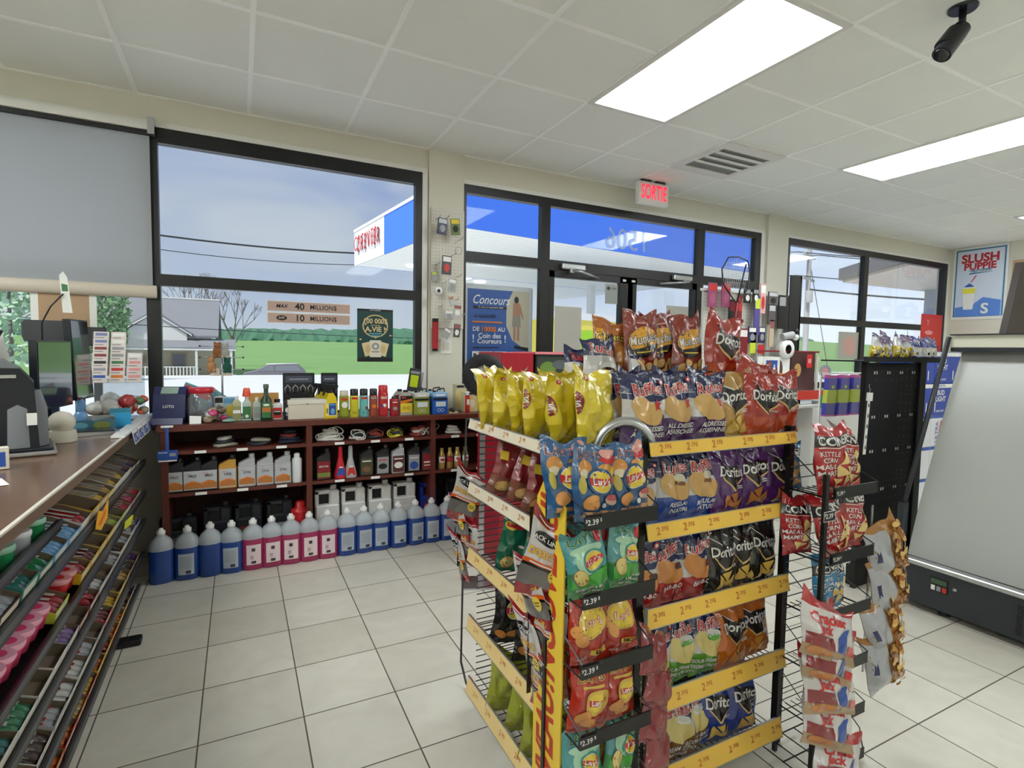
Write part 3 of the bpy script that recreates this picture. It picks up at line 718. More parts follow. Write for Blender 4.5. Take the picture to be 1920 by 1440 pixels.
for p, c2, lb in [(612, INKM, 'white gallon jug with dark red label at the left of the second section'), (661, INKK, 'white gallon jug with black label, second of the white four'), (710, INKO, 'white gallon jug with orange label, third of the white four'), (756, ink('amber', (190, 120, 60)), 'white gallon jug with amber label, rightmost of the white four')]:
    gallon(at_y(p, 960, SF+.12).x, WJ, lb, INKW, [Rc(-.04, .045, .06, .13, c2), Rc(-.03, .035, .115, .122, INKW)], w=.155, h=.35)
gallon(at_y(848, 930, SF+.12).x, BK, 'black gallon jug on the bottom shelf of the right section', INKG, [], h=.34, w=.13)
gallon(at_y(800, 940, SF+.14).x, plas('blue_jug', (40, 60, 150)), 'deep blue jug at the right end of the second section', INKR, [], h=.32, w=.12, y=SF+.14)
tt = thing('absorbent_can', 'red tub with white letters beside the divider on the bottom shelf', 'tub', (at_y(563, 980, SF+.08).x, SF+.08, .06))
ob('body', MB().lathe([(.05, 0), (.055, .01), (.055, .2), (.05, .21)], plas('tub_red', (200, 34, 40)), 20), tt); ob('lid', MB().lathe([(.058, .205), (.058, .225), (.03, .235), (.028, .27), (.02, .275)], plas('tub_red', (200, 34, 40)), 20), tt)
l = MB(); Rr = .0565; l.decal(text_tris('ACE', .05, .02), INKW, lambda u, v: (Rr*sin(u/Rr), -Rr*cos(u/Rr), v+.12), .012); ob('lettering', l, tt)

# ---- gloves, ropes, cords on the top shelf
def heap(name, label, cat, x, y, z, W, D, H, mats_, seed, strands=0, loops=0, group=None, th=.006):
    r_ = random.Random(seed); b = MB()
    n = 12
    for k in range(max(1, int(H/.022))):
        zz = .011 + k*.02; s = 1 - .18*k; m = mats_[k % len(mats_)]
        ph = r_.uniform(0, 6); pts = []
        for i in range(n):
            a = 2*pi*i/n; q = 1 + .14*sin(3*a+ph) + r_.uniform(-.06, .06); pts.append((W/2*s*q*cos(a), D/2*s*q*sin(a)))
        vs = [(px_, py_, zz + dz + .004*sin(5*px_/W+ph)) for dz, sc_ in ((-.009, .9), (-.003, 1.02), (.005, 1.0), (.010, .82)) for px_, py_ in [(p[0]*sc_, p[1]*sc_) for p in pts]]
        fs = [(j*n+i, j*n+(i+1) % n, (j+1)*n+(i+1) % n, (j+1)*n+i) for j in range(3) for i in range(n)] + [tuple(range(3*n, 4*n)), tuple(range(n-1, -1, -1))]
        b.add(vs, fs, m, True)
    for k in range(loops):
        cx, cy, cz = r_.uniform(-W*.36, W*.36), r_.uniform(-D*.4, -D*.1), r_.uniform(.02, H*.8); rr = r_.uniform(.02, .034); tl = r_.uniform(-.5, .5); m = mats_[k % len(mats_)]
        b.tube([(cx+rr*1.3*cos(a), cy+rr*.4*sin(a)*.4, cz+rr*.8*sin(a)+tl*rr*cos(a)) for a in [2*pi*i/12 for i in range(12)]], th*.6, m, 5, True)
    return solo(name, b, label, cat, (x, y, z), group=group)
KH = mat('glove_grey_green', (170, 166, 150), rough=.9, bump=.5); KN = mat('glove_navy', (38, 42, 62), rough=.9); KR = mat('glove_red', (150, 60, 54), rough=.9); WR = mat('cord_white', (214, 212, 204), rough=.8); KD = mat('cord_dark', (52, 56, 60), rough=.8)
for a in [('work_gloves', 'stack of grey and white work gloves on the upper shelf', 'gloves', 421, .13, .085, [KH, KD, WR], 1), ('work_gloves', 'flat red and grey work gloves on the upper shelf', 'gloves', 487, .14, .045, [KD, KH, KR], 2), ('work_gloves', 'navy gloves stacked under the divider on the upper shelf', 'gloves', 543, .15, .09, [KN, KN, KR], 3)]:
    heap(a[0], a[1], a[2], at_y(a[3], 830, SF+.09).x, SF+.09, .72, a[4], .11, a[5], a[6], a[7])
for a in [('rope_coil', 'white cord coils at the left of the second section', 'rope', 618, .17, .09, [WR], 11, 9), ('rope_coil', 'grey cord bundle beside the white coils', 'rope', 668, .10, .05, [WR, KD], 12, 6), ('bungee_cords', 'dark bungee cords with red ends on the upper shelf', 'cords', 702, .10, .06, [KD, KR], 13, 5),
          ('bungee_cords', 'yellow bungee cords on the upper shelf', 'cords', 742, .10, .07, [mat('cord_yellow', (214, 200, 70), rough=.7), KD], 14, 7), ('rope_coil', 'red and white cord coil on the upper shelf', 'rope', 781, .09, .08, [KR, WR], 15, 6), ('tow_strap', 'grey tow strap folded beside the right divider', 'strap', 808, .07, .08, [mat('strap_grey', (150, 160, 166), rough=.8)], 16, 3), ('shop_towels', 'crumpled white bag of cloths in the right section', 'cloths', 848, .12, .08, [WR], 17, 0)]:
    heap(a[0], a[1], a[2], at_y(a[3], 820, SF+.08).x, SF+.08, .72, a[4], .10, a[5], a[6], a[7], loops=a[8])

# ---- hanging blue card tag at the left end of the shelves
tt = thing('card_holder', 'blue promotional card hanging from the shelf edge at the left', 'sign', (at_y(313, 800, SF-.02).x, SF-.022, .69))
c = MB(); c.box(-.008, .008, 0, .003, .03, .19, INKB); c.box(-.03, .03, -.001, .004, .175, .187, INKW); ob('strap', c, tt)
c = MB(); c.box(-.05, .05, -.004, .001, -.01, .045, INKB); panel(c, [Rc(-.045, .045, -.02, -.012, INKW), Rc(.01, .04, .01, .028, INKG), Rc(-.044, .0, .03, .034, INKW)], y=-.004); ob('card', c, tt)

# ================================================================ ON TOP OF THE SHELVING
Z = ST
def X(p, y=3.72): return at_y(p, 780, y).x
# blue payment terminal
tt = thing('ticket_scanner', 'dark blue ticket checking terminal at the left end of the shelf top', 'terminal', (X(322, 3.78), 3.78, Z), (0, 0, rad(-12)))
NB = plas('navy', (26, 34, 84), .3)
ob('body', MB().prism([(-.06, 0), (.09, 0), (.09, .12), (.06, .2), (.0, .215), (-.03, .17)], NB, 'x', -.085, .085), tt)
ob('base', MB().prism([(-.1, 0), (.0, 0), (.0, .03), (-.085, .035)], NB, 'x', -.08, .085), tt)
ob('screen', MB().prism([(-.031, .172), (-.003, .206), (-.006, .212), (-.036, .178)], plas('lcd', (150, 170, 160), .15), 'x', -.045, .045), tt)
c = MB(); c.decal(text_tris('LOTO', .024, .01), INKW, lambda u, v: (u, -.0545+.0, .09+v)); ob('lettering', MB().decal(text_tris('LOTO', .022, .01), INKW, lambda u, v: (u, -.0465+(v)*.16-.006, .1+v)), tt)
# clear jar with red lid
tt = thing('candy_jar', 'clear jar with red lid between the blue terminal and the sweets', 'jar', (X(379, 3.76), 3.76, Z))
ob('body', MB().lathe([(.07, 0), (.074, .008), (.074, .15), (.06, .175), (.058, .18)], CLEAR, 20, sq=3, caps=False), tt); ob('lid', MB().lathe([(.066, .178), (.07, .182), (.07, .205), (.062, .21)], plas('lid_red', (196, 30, 48)), 24), tt)
ob('jar_contents', MB().lathe([(.06, .004), (.066, .02), (.066, .05), (.03, .065)], mat('dark_sweets', (90, 80, 78), bump=1), 14, sq=3), tt)
solo('price_card', MB().prism([(-.03, 0), (.03, 0), (.03, .045), (-.03, .05)], PAPER, 'y', -.002, .0), 'small white card standing before the clear jar', 'card', (X(366, 3.66), 3.66, Z), (rad(-20), 0, 0))
# air freshener stand
tt = thing('display_stand', 'slim metal stand with three crossbars on the shelf top', 'stand', (X(418, 3.86), 3.86, Z))
ob('pole', MB().rod((0, 0, .006), (0, 0, .47), .006, SILVER, 8), tt); ob('base', MB().lathe([(.05, 0), (.05, .006)], SILVER, 18), tt)
for z in (.46, .39, .315):
    c = MB(); c.rod((-.12, -.01, z), (.12, -.01, z), .003, SILVER); c.ball((-.12, -.01, z), .006, CAPB); c.ball((.12, -.01, z), .006, CAPB); ob('crossbar', c, tt)
PL = [((176, 112, 66), -.024, .455, 'brown plush keyring, topmost on the crossbars'), ((196, 196, 190), .018, .45, 'pale grey plush keyring on the top crossbar'), ((214, 160, 112), -.058, .365, 'tan plush keyring on the middle crossbar'), ((40, 110, 92), .03, .36, 'green plush keyring on the middle crossbar')]
for i, (c_, dx, z, lb) in enumerate(PL):
    m = mat('plush_%d' % i, c_, rough=1, bump=1, bscale=200); q = thing('plush_keyring', lb, 'keyring', (X(418, 3.86)+dx, 3.835, Z+z-.05), (0, 0, 0), 'plush keyrings on the stand')
    ob('body', MB().ball((0, 0, .02), .026, m, 10, 7, 1, .7, 1.25), q); ob('head', MB().ball((0, 0, .058), .02, m, 10, 7).ball((-.013, 0, .075), .008, m, 8, 5).ball((.013, 0, .075), .008, m, 8, 5), q)
    ob('feet', MB().ball((-.014, -.01, -.006), .011, m, 8, 5).ball((.014, -.01, -.006), .011, m, 8, 5), q)
for dx, lb in ((-.04, 'left'), (.03, 'right')):
    solo('blank_tag', MB().box(-.026, .026, 0, .002, -.04, .008, OFFW), 'blank grey card hanging %s of the pole on the lowest crossbar' % lb, 'card', (X(418, 3.86)+dx, 3.84, Z+.315), (0, 0, 0))
# toy packages behind the terminal
def card_pack(label, x, y, z, w, h, cols, rot=(0, 0, 0), cat='package', name='toy_package', group=None):
    b = MB(); b.box(-w/2, w/2, 0, .012, 0, h, cols[0], .002)
    sh = [Rc(-w*.45, w*.45, h*.72, h*.94, cols[1]), E(0, h*.4, w*.34, h*.25, cols[2])]
    if len(cols) > 3: sh += [E(w*.12, h*.36, w*.16, h*.14, cols[3]), Rc(-w*.4, -w*.05, h*.12, h*.2, cols[3])]
    panel(b, sh); return solo(name, b, label, cat, (x, y, z), rot, group)
TL = ink('teal', (92, 160, 170)); PKK = ink('pink', (226, 74, 140)); SKY_ = ink('sky', (110, 170, 220))
card_pack('teal and red toy package leaning behind the blue terminal', X(345, 3.9), 3.90, Z, .17, .22, [TL, INKR, ink('cream', (226, 206, 160)), INKM], (rad(-8), rad(24), 0))
card_pack('grey green toy package tilted against the window', X(375, 3.92), 3.94, Z, .15, .2, [ink('sage', (130, 160, 150)), TL, SKY_, INKR], (rad(-6), rad(38), 0))
card_pack('blue toy package with a yellow figure beside the jar', X(352, 3.85), 3.85, Z, .1, .15, [SKY_, INKK, INKY, SKY_], (rad(-10), rad(6), 0))
def bagheap(name, label, cat, x, y, z, W, D, H, cols, seed, group=None, film=True):
    r_ = random.Random(seed); b = MB()
    for k in range(13):
        m = cols[k % len(cols)]; c = (r_.uniform(-W*.35, W*.35), r_.uniform(-D*.3, D*.3), r_.uniform(H*.2, H*.75)); R_ = r_.uniform(.14, .27)*W
        vs = []; n, kk = 14, 9
        for j in range(kk+1):
            for i in range(n):
                a = 2*pi*i/n; q = 1+r_.uniform(-.14, .14); vs.append((c[0]+R_*sin(pi*j/kk)*cos(a)*q, c[1]+R_*.7*sin(pi*j/kk)*sin(a)*q, max(.002, c[2]-R_*.8*cos(pi*j/kk)*q)))
        b.add(vs, [(j*n+i, j*n+(i+1) % n, (j+1)*n+(i+1) % n, (j+1)*n+i) for j in range(kk) for i in range(n)], m, True)
    return solo(name, b, label, cat, (x, y, z), group=group)
F_BR = foil('brown', (120, 96, 80)); F_PK = foil('pink', (226, 60, 130)); F_WH = foil('white', (226, 226, 222)); F_TN = foil('tan', (190, 170, 140)); F_OR = foil('orange', (224, 96, 56)); F_GN = foil('green', (110, 150, 100))
bagheap('sweets_bags', 'crumpled pile of pink and brown sweets bags before the stand', 'sweets', X(403, 3.7), 3.70, Z, .13, .08, .10, [F_BR, F_TN, F_WH, F_PK, F_BR], 21)
solo('sweets_packet', MB().ball((0, 0, .012), .035, foil('pale_green', (150, 190, 170)), 10, 5, 1.2, .7, .35), 'flat pale green packet lying by the sweets bags', 'packet', (X(430, 3.66), 3.665, Z))
card_pack('white boxed item with black header behind the sweets', X(411, 3.84), 3.80, Z, .05, .15, [PAPER, INKK, INKG], name='boxed_item')
card_pack('pale blue card pack with yellow disc on the shelf top', X(433, 3.8), 3.80, Z, .085, .145, [ink('pale_blue', (176, 206, 216)), SKY_, INKY], name='card_pack')
def sq_bottle(label, p, w, h, m, capm, lab, shapes, y=3.72, ch=.02, cr=.35, name='small_bottle', d=None, group='bottles along the shelf top'):
    t = thing(name, label, 'bottle', (X(p, y), y, Z), (0, 0, 0), group); d = d or w*.6
    b = MB(); b.box(-w/2, w/2, -d/2, d/2, 0, h*.8, m, w*.08); b.lathe([(w*.42, h*.8), (w*.2, h*.9)], m, 12, sy=d/w); ob('body', b, t)
    ob('cap', MB().lathe([(w*cr*.6, h*.89), (w*cr*.6, h*.89+ch)], capm, 12), t)
    l = MB(); panel(l, [Rc(-w*.44, w*.44, h*.08, h*.62, lab)] + list(shapes), y=-d/2-.0005); ob('label', l, t); return t
CB_ = plas('clear_blue_grey', (186, 200, 196), .2)
sq_bottle('pale olive liquid bottle on the shelf top, left of the green label one', 444, .05, .15, plas('pale_olive', (180, 180, 140), .2), CAPW, ink('olive_label', (150, 150, 100)), [Rc(-.02, .02, .05, .07, INKW)])
sq_bottle('clear bottle with dark green label on the shelf top', 463, .05, .145, CB_, CAPW, INKN, [E(0, .03, .01, .01, INKW)])
solo('orange_cup', MB().lathe([(.024, 0), (.024, .01), (.018, .05), (.016, .052)], plas('orange', (232, 84, 52)), 16), 'small orange upturned cup standing on the clear bottle', 'cup', (X(463, 3.72), 3.72, Z+.152))
sq_bottle('clear and grey labelled bottle left of the tall green bottle', 482, .045, .14, CB_, CAPW, ink('label_grey_green', (150, 170, 160)), [Rc(-.018, .018, .02, .05, INKG)])
tt = lathe_bottle('fuel_treatment_bottle', 'tall dark green bottle with long neck on the shelf top', 'bottle', X(499), 3.70, Z, [(.028, 0), (.031, .005), (.031, .13), (.013, .16), (.013, .2)], plas('dark_green', (36, 62, 44), .2), [(.015, .2), (.016, .205), (.016, .225), (.013, .228)], plas('olive_cap', (90, 100, 80)), (INKN, .02, .115), [Rc(-.025, .025, .055, .085, ink('amber', (190, 120, 60))), E(0, .1, .018, .007, INKW)], sq=2.6)
solo('tan_box', MB().box(-.09, .09, 0, .03, 0, .16, ink('tan_orange', (202, 152, 84)), .002), 'tan and orange box behind the tall green bottle', 'box', (X(495, 3.86), 3.86, Z))
sq_bottle('small white bottle with red label and black cap', 520, .058, .125, plas('can_white', (226, 228, 230)), CAPB, INKR, [Rc(-.02, .02, .03, .06, INKK), Rc(-.018, .018, .05, .056, INKW)], cr=.5)
sq_bottle('small charcoal bottle beside the cream box', 540, .052, .145, plas('charcoal_bottle', (40, 40, 42)), CAPB, INKK, [E(0, .06, .018, .018, INKW), E(0, .03, .014, .01, INKG)], cr=.5)
tt = thing('cream_box', 'plain cream cardboard box on the shelf top', 'box', (X(575, 3.72), 3.72, Z)); ob('body', MB().box(-.115, .115, -.05, .1, 0, .11, mat('cream_box', (214, 206, 188), rough=.8), .003), tt)
ob('lid', MB().box(-.118, .118, -.053, .103, .095, .125, mat('cream_lid', (226, 220, 206), rough=.8), .003), tt); ob('button', MB().lathe([(.006, 0), (.006, .003)], INKG, 10, M=Matrix.Translation((0, -.053, .1)) @ Matrix.Rotation(pi/2, 4, 'X')), tt)
for p, w_, lb in ((561, .20, 'black tow hook card pack standing behind the cream box, the wider one'), (618, .11, 'black tow hook card pack standing behind the yellow sprayer')):
    tt = thing('hook_pack', lb, 'card pack', (X(p, 3.87), 3.87, Z)); H_ = .29
    c = MB(); c.box(-w_/2, w_/2, 0, .01, 0, H_, BK, .004); panel(c, [Rc(-w_*.42, w_*.42, H_*.78, H_*.93, ink('slate', (70, 76, 96))), Rc(-w_*.3, w_*.3, H_*.84, H_*.87, INKG)]); ob('card', c, tt)
    n_ = 4 if w_ > .15 else 2
    for k in range(n_):
        xk = (k-(n_-1)/2)*w_/n_*.95; c = MB(); c.tube([(xk-.012, -.012, .15), (xk-.016, -.014, .19), (xk, -.014, .21), (xk+.016, -.014, .19), (xk+.012, -.012, .15)], .004, SILVER, 6); c.box(xk-.012, xk+.012, -.02, -.001, .11, .155, CAPB, .003); ob('hook', c, tt)
# yellow spray bottles (a row of three, one behind another)
for k in range(3):
    tt = thing('spray_bottle', ['yellow trigger spray bottle at the front of its row', 'yellow trigger spray bottle just behind the front one', 'yellow trigger spray bottle, rearmost of three'][k], 'spray bottle', (X(618, 3.70)-.02*k, 3.70+.075*k, Z), (0, 0, rad(8)), 'yellow spray bottles')
    YB = plas('spray_yellow', (232, 206, 40), .3)
    ob('body', MB().prism([(-.042, 0), (.042, 0), (.044, .008), (.044, .095), (.036, .135), (.018, .165), (-.012, .165), (-.022, .14), (-.042, .105), (-.044, .008)], YB, 'y', -.026, .026), tt)
    c = MB(); c.lathe([(.017, .165), (.017, .185)], CAPB, 12); c.prism([(-.05, .2), (-.045, .222), (.055, .215), (.05, .195), (.02, .185), (-.02, .185)], CAPB, 'y', -.013, .013); c.prism([(-.03, .198), (-.046, .15), (-.038, .148), (-.018, .19)], CAPB, 'y', -.006, .006); ob('trigger', c, tt)
    l = MB(); panel(l, [Rc(-.032, .034, .012, .1, ink('pale_yellow', (240, 226, 130))), Rc(-.012, .034, .02, .098, INKB), T('RAIN', -.0225, .05, .014, INKK, .01, rot=pi/2), Rc(-.008, .03, .085, .092, INKC), E(.012, .045, .014, .02, SKY_)], y=-.0265); ob('label', l, tt)
def aero(p, r, h, col, capm, caph, lb, lab, shapes, y=3.70, capr=None):
    cp = capr or r*.9
    return lathe_bottle('aerosol_can', lb, 'can', X(p, y), y, Z, [(r, 0), (r*1.02, .003), (r*1.02, h*.86), (r*.7, h*.9)], plas('aero_' + lb.split()[0] + str(p), col, .3), [(cp, h*.87), (cp, h*.87+caph), (cp*.8, h*.9+caph)], capm, lab, shapes, group='cans along the shelf top')
aero(645, .030, .165, (120, 130, 40), plas('tan_cap', (206, 196, 176)), .03, 'olive aerosol can with a tan cap right of the yellow sprayers', (ink('olive_l', (150, 160, 44)), .01, .14), [Rc(-.02, .02, .115, .13, INKR), E(0, .085, .02, .02, INKW)])
aero(664, .029, .165, (206, 190, 50), CAPB, .04, 'yellow aerosol can with a black cap', (ink('mustard', (206, 196, 50)), .01, .135), [Rc(-.02, .02, .12, .135, INKR), O(-.008, .03, .007, .007, .7, INKK), O(.01, .03, .007, .007, .7, INKK)])
aero(682, .029, .165, (110, 180, 180), CAPB, .04, 'teal aerosol can with a black cap', (ink('teal_l', (110, 186, 184)), .01, .135), [Rc(-.02, .02, .12, .135, INKR), O(-.008, .03, .007, .007, .7, INKK), E(.014, .06, .008, .012, INKM)])
aero(700, .028, .165, (150, 72, 50), CAPB, .04, 'brown aerosol can with a black cap', (ink('rust', (160, 78, 52)), .01, .135), [Rc(-.02, .02, .12, .132, INKG), E(0, .07, .016, .012, INKO)])
aero(718, .033, .185, (186, 40, 46), plas('cap_red', (206, 36, 48)), .045, 'large red aerosol can with a red cap', (ink('red_l', (196, 48, 52)), .01, .15), [Rc(-.022, .022, .13, .135, INKW), Rc(-.022, .022, .12, .125, INKW), E(.004, .075, .012, .012, INKW), E(-.012, .07, .01, .006, INKB)], capr=.031)
aero(739, .032, .13, (170, 36, 40), CAPB, .015, 'short dark red tin with a black cap', (ink('dred', (170, 44, 44)), .01, .105), [Rc(-.018, .018, .09, .096, INKW), E(.0, .05, .016, .012, INKG)], capr=.018)
for k in range(2):
    tt = thing('brake_fluid_bottle', ['yellow and black labelled grey bottle in front of its twin', 'grey bottle standing behind the yellow and black one'][k], 'bottle', (X(760, 3.7)-.02*k, 3.70+.08*k, Z), (0, 0, 0), 'brake fluid bottles')
    ob('body', MB().prism([(-.042, 0), (.042, 0), (.044, .01), (.044, .13), (.02, .16), (-.02, .16), (-.042, .13)], plas('bottle_grey', (178, 172, 160)), 'y', -.025, .025), tt); ob('cap', MB().lathe([(.018, .16), (.018, .175)], CAPB, 12), tt)
    l = MB(); panel(l, [Rc(-.042, .042, .02, .135, INKK), Rc(-.042, .042, .02, .085, INKY), Pg([(-.042, .08), (.042, .1), (.042, .115), (-.042, .1)], INKO), O(-.015, .05, .011, .011, .75, INKK), O(.015, .05, .011, .011, .75, INKK), Rc(-.035, -.005, .118, .128, INKR)], y=-.0255); ob('label', l, tt)
for p, c1, nm in ((787, (140, 150, 56), 'olive'), (821, (30, 90, 180), 'blue')):
    for k in range(2):
        tt = thing('metal_tin', ('square %s tin with a white top' % nm) + (', front one of the pair' if k == 0 else ', hidden half behind the front one'), 'tin', (X(p, 3.7)+.008*k, 3.70+.12*k, Z), (0, 0, rad(3)), 'square metal tins')
        w_ = .115; ob('body', MB().box(-w_/2, w_/2, -.045, .045, 0, .12, plas('tin_' + nm, c1, .3), .003), tt)
        ob('top', MB().box(-w_/2, w_/2, -.045, .045, .12, .155, plas('tin_top_' + nm, (196, 200, 190) if nm == 'olive' else (140, 186, 226), .3), .006), tt)
        c = MB(); c.lathe([(.012, .155), (.012, .168)], CAPB, 10, (-.03, 0)); c.tube([(-.01, 0, .158), (0, 0, .176), (.045, 0, .182), (.05, 0, .158)], .005, CAPB, 6); ob('handle', c, tt)
        l = MB(); panel(l, [Rc(-w_*.46, w_*.46, .1, .116, INKK), Rc(-w_*.3, w_*.36, .055, .09, ink('frost', (206, 216, 220))), O(-.012, .03, .012, .012, .8, INKW), O(.014, .03, .012, .012, .8, INKW), Rc(-w_*.3, w_*.3, .13, .142, INKW)], y=-.0455); ob('label', l, tt)
# yellow and black hanging pack on the window post
tt = thing('wiper_pack', 'black and lime hanging pack leaning at the right end of the window', 'pack', (at_y(768, 710, 3.93).x, 3.93, Z), (0, rad(9), 0))
c = MB(); c.box(-.045, .045, 0, .01, .02, .32, plas('dark_pack', (60, 62, 64)), .004); panel(c, [Rc(-.03, .03, .18, .27, ink('lime', (190, 210, 30))), Rc(-.035, .035, .28, .3, INKG), Rc(-.02, .03, .03, .09, INKY)]); ob('card', c, tt)
ob('clear_bag', MB().box(.03, .07, .02, .03, 0, .3, CLEAR), tt)
# headlight bulb boxes at the right end
def bulb_box(p, y, w_, h, label, z=Z):
    t = thing('headlight_box', label, 'box', (X(p, y), y, z), (0, 0, 0), 'headlight bulb boxes')
    ob('body', MB().box(-w_/2, w_/2, -.03, .04, 0, h, mat('box_pale_yellow', (216, 206, 160)), .002), t)
    c = MB(); panel(c, [Rc(-w_*.48, w_*.48, h*.86, h*.98, INKG), Rc(-w_*.4, w_*.2, h*.88, h*.95, INKK), E(0, h*.42, w_*.4, h*.34, ink('amber_lamp', (232, 200, 120))), E(.008, h*.42, w_*.2, h*.2, ink('lamp_w', (240, 232, 206)))], y=-.031); ob('label', c, t); return t
bulb_box(862, 3.86, .09, .2, 'headlight bulb box at the back right of the shelf top'); bulb_box(880, 3.74, .11, .15, 'headlight bulb box with amber lamp picture in front')
bulb_box(905, 3.78, .08, .19, 'headlight bulb box furthest right on the shelf top')
lathe_bottle('aerosol_can', 'slim red and white can before the headlight boxes', 'can', X(876, 3.68), 3.68, Z, [(.016, 0), (.017, .003), (.017, .13)], plas('can_red', (190, 34, 40)), [(.012, .13), (.012, .15)], CAPW, (INKR, .03, .12), [Rc(-.01, .01, .06, .1, INKW)])
solo('black_gadget', MB().ball((0, 0, .02), .022, BK, 10, 6, 1, 1, .9).box(-.03, .04, -.015, .015, 0, .012, mat('gadget_gold', (200, 190, 150))), 'small black gadget between the blue tin and the bulb boxes', 'gadget', (X(848, 3.69), 3.69, Z))
# ================================================================ COUNTER, CANDY RACK, COUNTER TOP
CX, CZ = -.49, .90
t = thing('sales_counter', 'long brown laminate sales counter along the left side', 'counter', (0, 0, 0))
ob('worktop', MB().box(-1.6, CX, -1.0, 3.985, CZ-.038, CZ, COUNTER, .004), t)
ob('edge_band', MB().box(CX, CX+.004, -1.0, 3.985, CZ-.036, CZ-.002, mat('edge_brown', (120, 96, 80), rough=.4)), t)
ob('edge_trim', MB().box(CX-.004, CX+.006, -1.0, 3.985, CZ-.004, CZ+.002, mat('edge_pale', (220, 214, 200), rough=.3)), t)
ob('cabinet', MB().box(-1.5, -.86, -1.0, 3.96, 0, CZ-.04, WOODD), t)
t = thing('candy_rack', 'black wire candy rack in tiers under the counter edge', 'rack', (0, 0, 0))
TIERS = [('highest', .79, -.5, 2.06), ('top', .665, -.5, 3.70), ('second', .49, -.5, 3.68), ('third', .335, -.5, 3.64), ('fourth', .165, -.5, 3.58), ('lowest', .04, -.5, 3.42)]
RAILM = mat('rail_grey', (72, 76, 84), rough=.3, metal=.3)
TILT = rad(13)
for nm, z, y0, y1 in TIERS:
    r = MB(); r.box(CX-.012, CX, y0, y1, z-.024, z+.008, BLACKW); r.box(CX-.003, CX+.004, y0, y1, z-.008, z+.011, RAILM)
    ob('rail', r, t)
    if nm != 'highest':
        ob('tray', MB().prism([(CX-.012, z-.02), (CX-.3, z+.03), (CX-.3, z+.026), (CX-.012, z-.024)], BLACKW, 'y', y0, y1), t)
for y in (.9, 2.3, 3.4): ob('upright', MB().box(-.82, -.79, y-.015, y+.015, 0, CZ-.04, BLACKW), t)
ob('base_strip', MB().box(CX-.02, CX-.012, -.5, 3.4, 0.0, .022, SILVER), t)
ob('foot', MB().box(-.80, -.405, 2.80, 2.86, 0, .028, BLACKM, .004), t)
# products
BOXIN = mat('carton_inside', (128, 112, 94), rough=.9); BOXG = mat('carton_grey', (176, 172, 162), rough=.85)
PAL = {'purple': (76, 50, 120), 'dark brown': (66, 44, 34), 'yellow': (232, 190, 40), 'orange': (226, 116, 36), 'red': (190, 40, 48), 'pink': (226, 76, 120), 'silver': (186, 188, 192), 'white': (226, 226, 222),
       'light blue': (112, 176, 226), 'blue': (44, 76, 180), 'green': (44, 140, 84), 'teal': (54, 130, 120), 'gold': (200, 160, 80), 'maroon': (120, 34, 44), 'lime': (190, 206, 60), 'violet': (140, 110, 170)}
_bars = {}
def bar_mesh(col, w=.040, l=.155, h=.034):
    k = (col, w)
    if k not in _bars:
        b = MB(); m = foil('bar_' + col.replace(' ', '_'), PAL[col]); a2 = foil('bar_accent', (236, 232, 220)) if col not in ('white', 'silver') else foil('bar_accent_red', (200, 60, 60))
        n, kk = 8, 9; vs = []
        for j in range(kk+1):
            v = j/kk; s = min(1, sin(pi*min(max((v-.06)/.88, 0), 1))**.35 if .06 < v < .94 else .05)
            for i in range(n):
                a = 2*pi*i/n; vs.append((w/2*cos(a)*(1 if s > .3 else 1.05), -l/2+l*v, h/2+h/2*sin(a)*max(s, .08)))
        fs = [(j*n+i, j*n+(i+1) % n, (j+1)*n+(i+1) % n, (j+1)*n+i) for j in range(kk) for i in range(n)]
        b.add(vs, fs, m, True)
        b.decal(Rc(-w*.22, w*.22, -l*.3, l*.3, 0)[0], a2, lambda x, y: (x, y, h*1.0 + .0008 - 4*x*x), .02)
        _bars[k] = b.mesh('candy_bar')
    return _bars[k]
_tubs = {}
def tub_mesh(col):
    if col not in _tubs:
        b = MB(); m = plas('tub_' + col.replace(' ', '_'), PAL[col], .25)
        b.lathe([(.026, 0), (.034, .004), (.036, .05)], m, 18); b.lathe([(.038, .05), (.039, .053), (.039, .062), (.036, .065)], plas('tub_lid_' + col.replace(' ', '_'), tuple(int(v*.45+130) for v in PAL[col]), .25), 18)
        b.lathe([(.02, .0652), (.02, .0656)], m, 14)
        _tubs[col] = b.mesh('gum_tub')
    return _tubs[col]
ORD = ['first', 'second', 'third', 'fourth', 'fifth', 'sixth', 'seventh', 'eighth', 'ninth', 'tenth', 'eleventh', 'twelfth', 'thirteenth', 'fourteenth', 'fifteenth', 'sixteenth', 'seventeenth', 'eighteenth']
